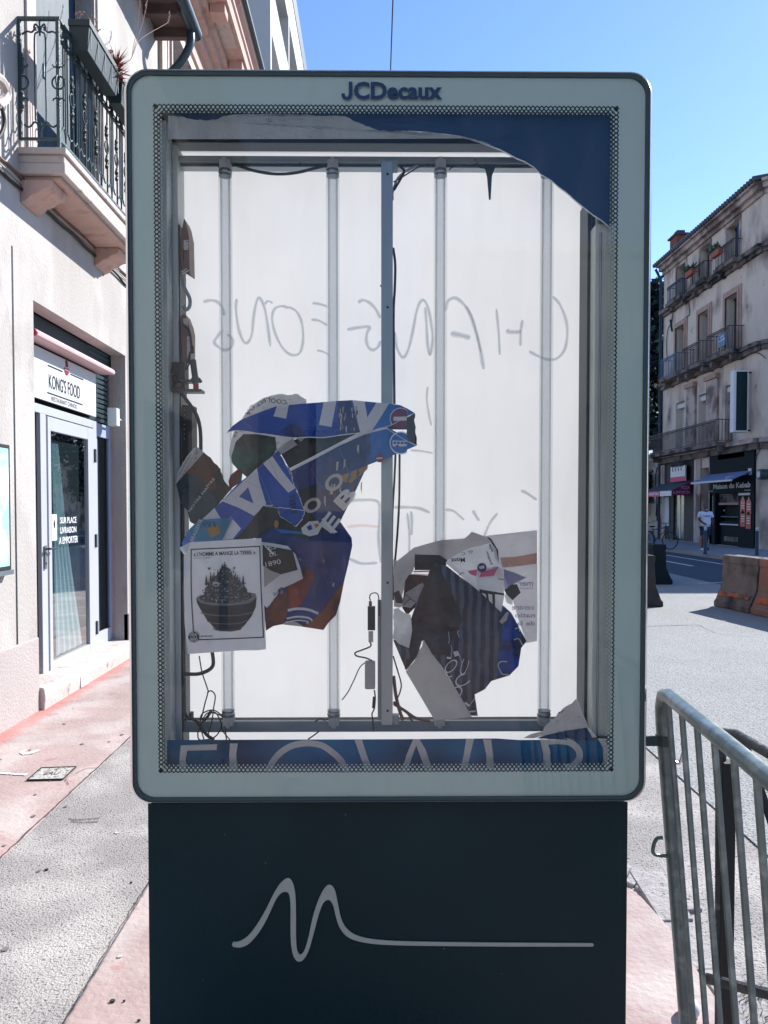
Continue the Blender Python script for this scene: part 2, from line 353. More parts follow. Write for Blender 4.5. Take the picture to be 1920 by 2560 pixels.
b = MB(); bx(400, 1530, 262, 361, 2.13, 2.18, m_profd, b, 300); bx(400, 1530, 255, 283, 2.02, 2.12, m_gasket, b, 300); b.build('header_housing', case)
b = MB(); bx(447, 1468, 389, 408, 2.12, 2.16, m_rail, b, 400); bx(447, 1468, 409, 416, 2.135, 2.16, m_profd, b, 400); bx(447, 1468, 416.5, 419, 2.13, 2.16, m_alu, b, 400)
for x in (750, 1192, 1188): b.cyl(PY(x, 409 if x != 1188 else 400, 2.1205), PY(x, 409 if x != 1188 else 400, 2.116), .002, m_black, 8)
b.build('top_rail', case)
b = MB(); bx(460, 1470, 1804, 1828, 2.12, 2.16, m_rail, b, 1800); bx(460, 1470, 1800, 1803, 2.135, 2.16, m_black, b, 1800); b.build('bottom_rail', case)
YT = 2.10
for x in (566, 833, 1100, 1365):
    a = PY(x, 428, YT); c = PY(x, 1788, YT); X = PY(x, 1000, YT).x; t = MB()
    t.cyl((X, YT, c.z), (X, YT, a.z), .0135, m_tube, 20); to = t.build('fluorescent_tube', case, smooth=True)
    t = MB(); t.cyl((X, YT, c.z + .01), (X, YT, a.z - .01), .0185, m_clear, 20); t.build('clear_sleeve', to, smooth=True)
    for z, s in ((a.z, 1), (c.z, -1)):
        t = MB(); t.box((X - .014, YT - .012, z + s * .003), (X + .014, YT + .03, z + s * .028), m_cap); t.box((X - .006, YT - .014, z + s * .012), (X + .006, YT - .011, z + s * .034), m_cap); t.build('tube_clip', to, bevel=.003)
        t = MB(); t.tube([(X, YT, z + s * .004), (X, YT, z - s * .004), (X, YT, z - s * .009), (X, YT, z - s * .014)], [.0165, .019, .0165, .018], m_alu, 16); t.build('collar', to, smooth=True)
b = MB(); bx(953, 982, 403, 1813, 2.075, 2.10, m_alu, b); bx(944, 953, 1500, 1800, 2.09, 2.10, m_rail, b); bx(981, 998, 1790, 1812, 2.08, 2.11, m_rail, b); bx(953, 994, 400, 424, 2.078, 2.10, m_rail, b)
for y in (435, 768, 1457, 1777): b.cyl(PY(969, y, 2.0755), PY(969, y, 2.073), .0035, m_black, 10)
for y in (712, 1010): b.box(PY(950, y, 2.08), PY(953, y + 5, 2.09), m_black)
b.build('centre_post', case, bevel=.0008)
# drooping spike under the rail
b = MB(); q = [PY(*p, 2.115) for p in ((1208, 412), (1240, 412), (1236, 424), (1230, 440), (1227, 497), (1223, 498), (1218, 440), (1214, 425))]; b.prism(q, (0, .006, 0), m_gasket); b.build('hanging_strip', case)
# ballasts, connectors
b = MB(); q = [PY(*p, 2.10) for p in ((452, 585), (460, 545), (466, 560), (472, 590), (474, 682), (452, 668))]; b.prism(q, (0, .06, 0), m_bal); bx(459, 471, 600, 625, 2.098, 2.0995, m_lab, b, 620); bx(457, 460, 620, 650, 2.098, 2.0995, m_black, b, 620); b.build('ballast', case, bevel=.002)
b = MB(); q = [PY(*p, 2.10) for p in ((452, 790), (462, 784), (471, 808), (475, 828), (475, 905), (455, 900))]; b.prism(q, (0, .06, 0), m_bal); bx(458, 470, 796, 815, 2.098, 2.0995, m_lab, b, 800); bx(467, 474, 840, 895, 2.098, 2.0995, m_lab, b, 850); b.build('ballast', case, bevel=.002)
b = MB(); bx(423, 462, 905, 975, 2.085, 2.13, m_black, b, 940); bx(425, 503, 972, 979, 2.075, 2.12, m_profd, b, 970); bx(446, 480, 948, 954, 2.08, 2.12, m_profd, b, 950)
b.sphere(PY(438, 930, 2.084), .013, m_black, 10, 8); b.sphere(PY(446, 965, 2.08), .009, m_bal, 10, 8); b.sphere(PY(440, 952, 2.082), .011, m_black, 10, 8); b.build('bracket', case, bevel=.001)
b = MB()
for pts, r, m in (([(480, 865), (481, 885)], .0045, m_black), ([(482, 885), (482, 900)], .006, m_lab), ([(482, 900), (488, 945)], .0085, m_profd), ([(486, 944), (492, 958)], .011, m_gasket), ([(490, 960), (490, 974)], .0075, m_red), ([(497, 946), (503, 956)], .004, m_gasket)):
    b.cyl(PY(*pts[0], 2.078), PY(*pts[1], 2.078), r, m, 10)
b.build('connector', case)
b = MB(); bx(455, 480, 1012, 1150, 2.09, 2.15, m_black, b, 1100); bx(455, 459, 1020, 1800, 2.10, 2.15, m_profd, b)
for i in range(7): b.cyl(PY(461, 1025 + i * 12, 2.0895), PY(461, 1025 + i * 12, 2.088), .0015, m_lab, 6)
b.build('terminal_box', case, bevel=.002)
b = MB(); bx(919, 938, 1517, 1576, 2.07, 2.09, m_gasket, b, 1550)
for i in range(5): bx(921 + i * 3.6, 922.3 + i * 3.6, 1519, 1574, 2.066, 2.07, m_gasket, b, 1550)
bx(921, 933, 1580, 1606, 2.072, 2.088, m_lab, b, 1590); b.cyl(PY(926, 1503, 2.078), PY(926, 1515, 2.078), .0045, m_red, 10); b.build('connector', case, bevel=.001)
b = MB(); bx(912, 938, 1654, 1724, 2.068, 2.09, m_cap, b, 1690); b.build('relay_box', case, bevel=.004)
# cables
def cable(pts, r, Y=2.09, mat=m_cable, sm=6, name='cable'):
    t = MB(); t.tube([PY(p[0], p[1], (p[2] if len(p) > 2 else Y)) for p in pts], r, mat, 8, sm); return t.build(name, case, smooth=True)
cable([(588, 412), (640, 428), (690, 435), (740, 432), (790, 420), (820, 413)], .0042, 2.11)
cable([(544, 410), (548, 420), (556, 427)], .0012); cable([(813, 412), (816, 424), (822, 428)], .0012)
cable([(1045, 413), (1020, 425), (995, 445), (982, 480), (982, 500)], .003, 2.112, m_rail); cable([(1000, 416), (1010, 428), (1000, 450), (985, 475)], .0035, 2.11); cable([(1075, 412), (1050, 416), (1010, 440), (984, 455)], .002, 2.112)
cable([(1122, 425), (1135, 416), (1165, 412)], .0016); cable([(1185, 411), (1200, 418), (1212, 420)], .002); cable([(1240, 414), (1280, 418), (1330, 413)], .0015)
cable([(983, 620), (988, 660), (987, 720), (984, 780), (985, 900), (986, 1010)], .0035); cable([(989, 1130), (986, 1200), (981, 1290), (980, 1400), (984, 1500)], .003); cable([(999, 1135), (998, 1250), (993, 1340), (986, 1420)], .003)
cable([(455, 690), (462, 720), (474, 745), (474, 765), (466, 774), (456, 764)], .005, 2.11, m_rail); cable([(452, 680), (460, 676), (466, 672)], .0016, 2.1, m_white); cable([(455, 685), (464, 680), (472, 676)], .0016, 2.1, m_white)
cable([(457, 811), (470, 822), (476, 840), (479, 866)], .0032, 2.08); cable([(455, 985), (470, 1005), (490, 1035), (500, 1070), (502, 1120), (500, 1200)], .0052, 2.085)
cable([(468, 905), (476, 880), (472, 912), (462, 925), (470, 900)], .002, 2.08)
cable([(460, 1685), (500, 1684), (530, 1668), (532, 1640), (525, 1610)], .0052, 2.09); cable([(498, 1640), (505, 1680), (518, 1720), (520, 1730), (512, 1760), (505, 1790), (500, 1810), (510, 1850)], .0018)
cable([(518, 1732), (528, 1727), (538, 1740), (534, 1770), (530, 1800), (520, 1840)], .0018)
cable([(500, 1806), (505, 1785), (530, 1775), (550, 1785), (558, 1800), (540, 1840), (500, 1850), (494, 1830)], .0018); cable([(505, 1800), (520, 1782), (545, 1786), (560, 1800), (566, 1850)], .0018); cable([(495, 1830), (510, 1800), (535, 1780), (552, 1804), (556, 1825), (575, 1850)], .0018)
cable([(548, 1800), (566, 1795), (575, 1800)], .0018); cable([(460, 1780), (470, 1795), (490, 1802), (515, 1835), (535, 1850)], .0048); cable([(508, 1803), (520, 1790), (528, 1776)], .004)
b = MB(); bx(472, 480, 1783, 1800, 2.08, 2.1, m_black, b, 1790); b.build('cable_tie', case)
cable([(926, 1502), (924, 1492), (929, 1484), (941, 1483), (947, 1495), (948, 1540)], .0016, 2.072); cable([(926, 1606), (926, 1616), (905, 1625), (888, 1632), (892, 1640), (915, 1645), (930, 1652)], .0022, 2.072, m_profd)
cable([(915, 1655), (900, 1668), (885, 1700), (870, 1730), (855, 1750)], .0016); cable([(936, 1725), (938, 1745), (936, 1770), (930, 1785), (932, 1800), (934, 1828)], .002); b = MB(); b.cyl(PY(936, 1742, 2.075), PY(934, 1770, 2.075), .0045, m_black, 8); b.build('cable_plug', case)
cable([(983, 1640), (995, 1680), (1003, 1710), (1000, 1730), (994, 1745)], .002); cable([(984, 1690), (990, 1740), (1000, 1780), (1008, 1800)], .0048, 2.09, m_bal); cable([(984, 1760), (1010, 1775), (1040, 1795), (1075, 1803)], .004, 2.1, m_bal); cable([(1000, 1770), (1020, 1785), (1030, 1803)], .003, 2.1, m_bal); cable([(984, 1755), (992, 1762), (1000, 1768)], .004, 2.1)
cable([(788, 1804), (800, 1797), (812, 1800), (825, 1795)], .0022); cable([(770, 1848), (785, 1838), (798, 1828)], .002)
# mirrored marker writing on the far side of the back sheet
G = MB(); Z3 = (380, 680, 2.765); Z4 = (940, 680, 2.676)
def stroke(o, pts, wd=.0045, mat=None, sm=5):
    for kk, kw in ((0, 1.9), (1, .9)): stroke1(o, pts, wd * kw, YB - .0012 - .0008 * kk, mat, sm)
def stroke1(o, pts, wd, yy, mat, sm):
    P = catmull([PY(x, y, yy) for x, y in zc(o, pts)], sm); n = len(P); vs = []
    for i, p in enumerate(P):
        t = (P[min(i + 1, n - 1)] - P[max(i - 1, 0)]).normalized(); nn = Vector((-t.z, 0, t.x)); ww = wd * (.9 + .12 * math.sin(i * .7)) * .5 * (.55 if i in (0, n - 1) else 1); vs += [p + nn * ww, p - nn * ww]
    G.add(vs, [(2 * i, 2 * i + 1, 2 * i + 3, 2 * i + 2) for i in range(n - 1)], mat or m_mark)
stroke(Z3, [(355, 207), (400, 196), (450, 206), (485, 245), (500, 300)], .006); stroke(Z3, [(485, 405), (450, 450), (430, 485), (455, 515), (500, 540), (548, 520), (555, 465), (520, 430)], .006)
stroke(Z3, [(585, 185), (580, 260), (598, 390), (630, 475), (660, 488), (690, 430), (705, 290), (735, 178), (775, 240), (798, 360), (818, 515)], .0055)
stroke(Z3, [(945, 250), (900, 236), (848, 255), (830, 320), (850, 420), (900, 520), (960, 572), (1020, 560), (1044, 470), (1035, 350), (1000, 275), (945, 240)], .005); stroke(Z3, [(780, 225), (800, 200), (835, 215)], .004)
stroke(Z3, [(1108, 215), (1160, 222), (1215, 240)], .005); stroke(Z3, [(1100, 330), (1150, 335), (1215, 370)], .005); stroke(Z3, [(1140, 542), (1180, 550), (1225, 572)], .004)
stroke(Z3, [(1425, 212), (1455, 195), (1500, 210), (1545, 255), (1578, 320)], .006); stroke(Z3, [(1350, 398), (1430, 384), (1503, 380), (1485, 425), (1482, 480), (1500, 525), (1530, 538), (1560, 520), (1583, 475)], .006)
stroke(Z4, [(125, 400), (138, 500), (178, 572), (215, 520), (245, 400), (275, 250), (310, 188), (345, 230), (370, 350), (378, 460), (360, 555), (345, 480), (338, 360), (330, 235)], .0055)
stroke(Z4, [(462, 260), (480, 195), (530, 174), (590, 220), (640, 310), (690, 480), (720, 650)], .0065); stroke(Z4, [(500, 410), (560, 422), (630, 440)], .01); stroke(Z4, [(600, 225), (640, 300), (675, 420), (700, 540)], .005)
stroke(Z4, [(805, 245), (820, 400), (828, 555)], .005); stroke(Z4, [(980, 320), (968, 400), (966, 495)], .0055); stroke(Z4, [(872, 388), (900, 402), (972, 400)], .008)
stroke(Z4, [(1180, 163), (1225, 210), (1265, 300), (1280, 400), (1265, 510), (1215, 575), (1150, 585), (1080, 560), (1025, 530)], .0055)
stroke(Z4, [(345, 765), (340, 850), (352, 940), (370, 1030)], .004); stroke(Z4, [(232, 1193), (300, 1198), (380, 1212)], .004); stroke(Z4, [(120, 1575), (200, 1574), (290, 1582), (360, 1610)], .006)
stroke(Z4, [(235, 1600), (240, 1680), (236, 1760)], .006); stroke(Z4, [(460, 1590), (520, 1600), (590, 1660)], .005); stroke(Z4, [(970, 1462), (1010, 1480), (1075, 1525)], .006); stroke(Z4, [(648, 1595), (665, 1625), (690, 1665)], .006)
O1 = (0, 0, .864)
stroke(O1, [(752, 1082), (780, 1080), (815, 1083), (820, 1110), (818, 1160), (822, 1215)], .006); stroke(O1, [(750, 1138), (780, 1135), (818, 1138)], .006, m_markr); stroke(O1, [(755, 1207), (780, 1217), (815, 1216)], .006)
stroke(O1, [(880, 1108), (884, 1150), (884, 1200)], .005); stroke(O1, [(1075, 1108), (1058, 1130), (1045, 1160)], .005)
G.build('marker_writing', case)
# base
BX0 = PY(371, 2250, 2.03).x; BX1 = PY(1568, 2250, 2.03).x
b = MB(); b.box((BX0, 2.03, 0), (BX1, 2.2, ZB + .004), m_panel); b.build('base', case, bevel=.003)
LZ = (370, 1980, 1.3825)
top = [(295, 517), (315, 515), (345, 497), (375, 460), (405, 410), (435, 350), (460, 312), (485, 296), (502, 315), (510, 360), (512, 430), (512, 500), (516, 545), (526, 560), (540, 548), (555, 500), (570, 430), (590, 370), (610, 332), (628, 319), (645, 335), (656, 380), (666, 430), (683, 465), (713, 490), (760, 504), (830, 512), (950, 516), (1200, 519), (1536, 521)]
bot = [(295, 533), (320, 535), (350, 522), (385, 482), (415, 430), (440, 375), (458, 350), (475, 343), (488, 352), (493, 390), (493, 450), (494, 510), (500, 555), (510, 577), (522, 584), (538, 577), (556, 545), (572, 490), (588, 430), (602, 390), (613, 375), (627, 372), (640, 390), (650, 430), (662, 465), (685, 495), (720, 512), (780, 523), (870, 528), (1000, 530), (1250, 532), (1537, 532)]
def sm2(p, k=4): return [(q.x, q.y) for q in catmull([(a, c, 0) for a, c in p], k)]
outl = sm2(top) + [(1540, 526)] + sm2(bot)[::-1] + [(291, 525)]
b = MB(); b.prism([PY(x, y, 2.0285) for x, y in zc(LZ, outl)], (0, -.003, 0), m_inset); b.build('squiggle_emblem', case)
# ---------------- torn posters inside the case ----------------
def paper(name, rgb, var=.08, scale=12, trans=.18, **k): return M(name, rgb, .42, var, scale, k.pop('bump', .06), k.pop('bscale', 25), spec=.35, trans=trans, **k)
p_blue = paper('royal_blue_print', (26, 72, 164), trans=.05); p_blue2 = paper('navy_street_print', (16, 42, 108), .35, 16, trans=.05, stretch=(1, 1, .35), col2=(70, 66, 112), c2scale=22, c2lo=.58, c2hi=.66, speck=((170, 168, 190), 46, .66, .72))
p_sky = paper('bright_blue_print', (20, 112, 196)); p_wht = paper('white_print', (236, 240, 243), .05, trans=.3); p_back = paper('grey_paper_back', (200, 203, 205), .07, 9, .3, speck=((150, 152, 156), 60, .6, .7))
p_dk = paper('black_print_and_gap', (12, 24, 32), .3, 14, trans=.0, speck=((40, 54, 66), 30, .68, .74)); p_grn = paper('dark_green_print', (10, 30, 32), .5, 9, trans=.0, col2=(8, 74, 62), c2scale=9, c2lo=.56, c2hi=.66)
p_brn = paper('rust_brown_print', (78, 44, 36), .4, 9, trans=.03, col2=(24, 34, 36), c2scale=10, c2lo=.5, c2hi=.6); p_teal = paper('dark_teal_print', (20, 52, 60), .2, 10, trans=.02)
p_cyan = paper('cyan_print', (40, 140, 182), .3, 12, col2=(98, 136, 200), c2scale=14, c2lo=.52, c2hi=.6); p_och = paper('ochre_print', (168, 132, 78), .2, 14); p_red = paper('poster_red', (110, 38, 34), .35, 14, trans=.03, col2=(150, 66, 46), c2scale=16, c2lo=.55, c2hi=.65); p_org = paper('orange_brown_print', (128, 66, 38), .3, 10, trans=.04, col2=(72, 40, 36), c2scale=12)
p_mauve = paper('purple_red_print', (122, 44, 92), .2); p_magenta = paper('pink_stripe_print', (214, 110, 150), .1); p_dred = paper('dark_red_print', (44, 14, 26), .3, trans=.02)
p_deep = paper('deep_navy_print', (0, 58, 100), .10, 3, trans=.0); p_under = paper('torn_paper_underside', (176, 186, 190), .06, 10, .25, bump=.5, bscale=30, stretch=(1.6, 1, .6)); p_flow = paper('flower_blue_print', (4, 104, 156), .3, 3.4, trans=.0, stretch=(1, 1, .5), col2=(8, 58, 100), c2scale=2.4)
p_ink = M('black_ink', (28, 40, 50), .6, .06, 30); p_ink2 = M('charcoal_ink', (44, 56, 64), .6, .5, 60, speck=((150, 160, 168), 170, .56, .62)); p_post = paper('flyer_paper', (232, 238, 244), .04, 6, .12, speck=((212, 220, 230), 8, .5, .7))
p_silver = paper('silver_paper', (190, 190, 190), .1, 8, .2); p_stone = paper('grey_wall_print', (32, 46, 58), .4, 30, .0, col2=(12, 16, 30), c2scale=6, c2lo=.48, c2hi=.6); p_pinkg = paper('pinkish_grey_print', (186, 182, 184), .1, 8, .3)
m_corr, n_, o_ = newmat('corrugated_blue_print'); L_ = n_.links.new
g_ = N(n_, 'ShaderNodeNewGeometry'); wv = N(n_, 'ShaderNodeTexWave', Scale=13., Distortion=2.2, Detail=3.); wv.bands_direction = 'X'; L_(g_.outputs['Position'], wv.inputs[0])
cr = n_.nodes.new('ShaderNodeValToRGB'); cr.color_ramp.elements[0].color = (*S(4, 18, 40), 1); cr.color_ramp.elements[1].color = (*S(66, 80, 98), 1); cr.color_ramp.elements[0].position = .3; cr.color_ramp.elements[1].position = .75
e_ = cr.color_ramp.elements.new(.5); e_.color = (*S(12, 50, 110), 1); L_(wv.outputs[0], cr.inputs[0])
pb = N(n_, 'ShaderNodeBsdfPrincipled'); pb.inputs['Roughness'].default_value = .4; L_(cr.outputs[0], pb.inputs['Base Color']); L_(pb.outputs[0], o_.inputs[0])

def crumple(Y, amp=.008, s=.012, seed=0., tilt=(0, 0), c=(0, 0)):
    if seed > 10 and seed != 41 or seed == 0: amp, s, seed = .011, .0105, 31.       # one shared relief, so stacked sheets never cross
    def f(px, py, off=0.):
        a = noise.noise(Vector((px * s, py * s, seed))); b = abs(noise.noise(Vector((px * s * .7, py * s * .7, seed + 9.3)))) + .45 * abs(noise.noise(Vector((px * s * 1.9 + py * s, py * s * .8, seed + 3.1))))
        return PY(px, py, Y + amp * (a - 1.6 * b) + tilt[0] * (px - c[0]) + tilt[1] * (py - c[1]) - off)
    return f
def frag(mb, o, pts, sf, mat, off=0., L=26, tear=None, amp=2.2):
    q = zc(o, pts) if o else pts
    if tear is not None: q = torn(q, amp, 6, tear)
    mb.flat(q, lambda x, y: sf(x, y, off), mat, L)
def ptext(mb, o, t, a, b, h, sf, mat, off=.002, bold=0., L=None):   # text box: lower-left a -> lower-right b, height h (crop pixels, perpendicular)
    a = Vector(zc(o, [a])[0] if o else a); b = Vector(zc(o, [b])[0] if o else b); u = b - a; hh = h / (o[2] if o else 1); n = Vector((u.y, -u.x)).normalized() * hh
    mb.text(t, lambda x, y: sf(a.x + u.x * x + n.x * y, a.y + u.y * x + n.y * y, off), mat, bold)
def circ(o, c, r, k=24, ry=None): return [(c[0] + r * math.cos(2 * math.pi * i / k), c[1] + (ry or r) * math.sin(2 * math.pi * i / k)) for i in range(k)]
def band(pts, wd):                                   # polyline -> ribbon outline
    P = [Vector((x, y, 0)) for x, y in pts]; P = catmull(P, 5); l = []; r = []
    for i, p in enumerate(P):
        t = (P[min(i + 1, len(P) - 1)] - P[max(i - 1, 0)]).normalized(); n = Vector((-t.y, t.x, 0)) * wd / 2; l.append(((p + n).x, (p + n).y)); r.append(((p - n).x, (p - n).y))
    return l + r[::-1]
def arcband(mb, o, pts, wd, sf, mat, off):
    q = zc(o, band(pts, wd)); n = len(q) // 2; vs = []
    for i in range(n): vs += [sf(*q[i], off), sf(*q[-1 - i], off)]
    mb.add(vs, [(2 * i, 2 * i + 1, 2 * i + 3, 2 * i + 2) for i in range(n - 1)], mat)
# --- deep blue poster left in the top of the case, torn diagonally ---
sf = crumple(2.03, .002, .01, 3)
b = MB()
edge = [(1526, 569), (1500, 548), (1482, 537), (1462, 521), (1440, 503), (1416, 481), (1395, 466), (1378, 451), (1352, 436), (1335, 418), (1312, 404), (1290, 395), (1270, 384), (1250, 374), (1226, 365), (1200, 355), (1178, 348), (1155, 342), (1125, 337), (1095, 334), (1060, 330), (1020, 328), (980, 326), (950, 328), (930, 318), (905, 308), (880, 300), (862, 292), (850, 292), (800, 291), (760, 289), (700, 286), (640, 288), (590, 288), (560, 292), (545, 300), (520, 303), (480, 300), (455, 293), (420, 290)]
frag(b, None, [(420, 283), (1526, 283)] + edge, sf, p_deep, 0, 40, tear=range(2, 42), amp=1.6)
tp = thing('torn_poster', 'deep blue poster remnant with long ragged curved tear in the top right of the display', 'poster', PY(1300, 400, 2.03)); b.build('printed_face', tp)
b = MB(); low = [(1526, 575), (1500, 552), (1440, 508), (1395, 470), (1352, 440), (1312, 408), (1270, 388), (1226, 369), (1178, 352), (1125, 342), (1060, 336), (1000, 336), (945, 336)]
fr = [(420, 289), (455, 291), (480, 298), (520, 301), (545, 298), (560, 290), (590, 286), (700, 284), (800, 289), (850, 290), (864, 291), (885, 303), (930, 320), (950, 327), (1020, 328), (1095, 333), (1155, 341), (1200, 352), (1240, 366), (1225, 363), (1190, 352), (1175, 348)]
frag(b, None, fr[:19] + [(1160, 346), (1000, 347), (420, 348)], crumple(2.024, .006, .02, 5), p_under, 0, 30, tear=range(0, 18), amp=1.6); b.build('curled_underside', tp)
b = MB(); rib = edge[:22][::-1]
for i in range(len(rib) - 1):
    a, c = Vector(rib[i]), Vector(rib[i + 1]); b.quad([sf(a.x, a.y - 1.2, .0012), sf(c.x, c.y - 1.2, .0012), sf(c.x, c.y + 2.4, .0012), sf(a.x, a.y + 2.0 + rnd(0, 1.4), .0012)], p_wht)
b.build('torn_white_edge', tp)
# --- blue poster collapsed along the sill with tall pale capitals ---
FZ = (320, 1640, 2.44); fo = (980, 1640, 2.44)
sf = lambda x, y, off=0.: PY(x, y, 2.045 + .03 * math.cos(max(0, min(1, (1935 - y) / 90)) * 1.6) - .02 - off + .003 * noise.noise(Vector((x * .01, y * .02, 1))))
b = MB(); frag(b, None, [(418, 1850), (700, 1849), (1000, 1848), (1240, 1846), (1300, 1850), (1530, 1848), (1530, 1936), (418, 1936)], sf, p_flow, 0, 30)
ft = thing('fallen_poster', 'blue poster slumped along the bottom of the display showing cut-off tall pale capitals', 'poster', PY(960, 1930, 2.05)); b.build('printed_face', ft)
b = MB()
def lw(o, pts): frag(b, o, pts, sf, p_wht, .002, 30)
lw(FZ, [(322, 545), (543, 538), (541, 573), (360, 578), (352, 640), (358, 700), (312, 700), (314, 620)]); lw(FZ, [(622, 533), (670, 533), (660, 600), (668, 700), (622, 700), (617, 600)])
arcband(b, FZ, [(855, 705), (880, 650), (930, 590), (1000, 548), (1090, 532), (1180, 545), (1250, 590), (1300, 640), (1335, 705)], 38, sf, p_wht, .002)
lw(FZ, [(1382, 512), (1428, 512), (1455, 600), (1495, 705), (1450, 705), (1420, 620)])
lw(fo, [(128, 510), (168, 508), (205, 570), (250, 705), (208, 705), (175, 620), (148, 545), (120, 620), (95, 705), (55, 705), (90, 600)]); lw(fo, [(452, 505), (500, 505), (480, 590), (460, 680), (418, 690), (438, 600)]); lw(fo, [(555, 508), (605, 510), (616, 600), (622, 690), (578, 690), (575, 600)])
lw(fo, [(902, 505), (945, 508), (965, 580), (970, 690), (922, 690), (922, 600)]); arcband(b, fo, [(945, 522), (1020, 518), (1090, 530), (1135, 570), (1143, 620), (1110, 665), (1060, 682)], 40, sf, p_wht, .002); lw(fo, [(1255, 502), (1300, 505), (1318, 560), (1318, 660), (1290, 662), (1288, 560)])
b.build('capital_letters', ft)
b = MB(); s2 = crumple(2.03, .01, .02, 8)
frag(b, fo, [(800, 500), (850, 475), (920, 458), (940, 420), (1000, 370), (1010, 350), (1130, 260), (1160, 340), (1200, 435), (1060, 455), (930, 485), (860, 502)], s2, p_back, 0, 20, tear=(2, 3, 4, 5)); frag(b, fo, [(880, 502), (930, 485), (1060, 455), (1190, 440), (1250, 500), (1240, 520), (1080, 512)], s2, p_deep, .002, 20); frag(b, fo, [(1190, 440), (1200, 434), (1250, 495), (1222, 498)], s2, p_wht, .004, 20)
for x, y in ((1020, 345), (1037, 341)): b.flat(circ(None, zc(fo, [(x, y)])[0], 2, 8), lambda q, w_: s2(q, w_, .003), p_ink)
b.build('folded_corner', ft)
# --- left cluster, zoom frames ---
A = (430, 960, 2.633); B = (430, 1300, 3.318); CC = (880, 1300, 3.19)
# poster behind with text on its pale margin, green bottle picture
gp = thing('crumpled_poster', 'dark green poster with curved pale margin lettered upside down, behind the blue street poster', 'poster', PY(620, 1180, 2.09))
s = crumple(2.092, .012, .01, 11); b = MB()
frag(b, A, [(375, 460), (385, 390), (405, 320), (440, 260), (480, 200), (530, 140), (600, 95), (660, 75), (720, 65), (760, 74), (800, 70), (820, 63), (850, 85), (885, 103), (882, 160), (840, 330), (700, 480), (560, 600), (480, 575), (420, 545), (390, 505)], s, p_back, 0, 26, tear=(4, 5, 6, 7, 8, 9, 10, 11, 12))
frag(b, A, [(390, 480), (420, 380), (470, 330), (560, 330), (680, 350), (690, 440), (600, 540), (500, 620), (430, 560), (395, 520)], s, p_grn, .002)
for t, a, c in (('COOL', (755, 138), (628, 118)), ('EST', (604, 122), (550, 152)), ('DA', (522, 168), (478, 222))):
    ptext(b, A, t, (a[0], a[1] - 32), (c[0], c[1] - 28), 30, s, p_ink, .003, .0)
ptext(b, A, 'ER', (418, 312), (400, 352), 16, s, p_ink, .003)
b.build('sheet', gp); b = MB(); frag(b, A, [(372, 640), (385, 600), (440, 555), (465, 572), (458, 640), (385, 692), (375, 665)], s, p_red, .003); frag(b, A, [(440, 600), (462, 585), (458, 640), (425, 660)], s, p_grn, .005)
frag(b, A, [(700, 430), (820, 360), (1240, 320), (1100, 420), (780, 572), (740, 500)], crumple(2.07, .004), p_dk, 0); frag(b, A, [(678, 440), (790, 358), (825, 400), (710, 470), (676, 455)], crumple(2.066, .003), p_silver, 0); frag(b, A, [(800, 345), (850, 380), (878, 352)], crumple(2.064, .003), p_silver, 0)  # first black sheet paints the shade in the gap between folds
b.build('torn_scrap', gp)
# brewery poster far left
bp_ = thing('crumpled_poster', 'torn brown and teal poster piece with slanted small white words at left of the cluster', 'poster', PY(500, 1250, 2.07))
s = crumple(2.07, .012, .012, 21); b = MB()
frag(b, A, [(160, 410), (210, 450), (265, 500), (320, 560), (345, 640), (390, 690), (300, 800), (200, 890), (150, 925), (118, 905), (100, 830), (60, 790), (25, 655), (40, 590), (70, 520), (120, 450)], s, p_brn, 0, 24, tear=(0, 1, 2, 3, 12, 13, 14, 15))
frag(b, A, [(160, 410), (210, 450), (25, 660), (40, 590), (70, 520), (120, 450)], s, p_back, .0015, 24, tear=(3, 4, 5)); frag(b, A, [(28, 660), (90, 600), (170, 590), (230, 690), (290, 760), (300, 800), (200, 890), (130, 918), (100, 830), (55, 770)], s, p_teal, .0015)
frag(b, A, [(270, 590), (310, 560), (350, 650), (340, 740), (300, 700)], s, p_grn, .002)
for k in range(5): arcband(b, A, [(60 + 8 * k, 700 + 22 * k), (110 + 10 * k, 660 + 20 * k), (170 + 6 * k, 690 + 24 * k), (200, 760 + 12 * k)], 3, s, p_ink, .003)
ptext(b, A, 'NOTRE MAÎTRE', (118, 845), (285, 625), 22, s, p_wht, .004, .0)
b.build('sheet', bp_); b = MB(); s = crumple(2.045, .006, .014, 22)
frag(b, A, [(65, 1048), (110, 960), (170, 900), (250, 890), (400, 880), (330, 1025), (200, 1050), (130, 1110), (80, 1100)], s, p_cyan, 0); frag(b, A, [(225, 950), (310, 925), (320, 980), (260, 1015)], s, p_och, .0015); frag(b, B, [(60, 230), (140, 190), (140, 300), (100, 290)], s, p_wht, .0015)
for k in range(4): arcband(b, A, [(150 + 40 * k, 905), (180 + 35 * k, 930 + 5 * k), (190 + 30 * k, 905)], 4, s, p_ink, .002)
ptext(b, A, 'RE-BRASSERIE', (120, 1085), (200, 898), 24, s, p_wht, .003, .0); b.build('torn_scrap', bp_)
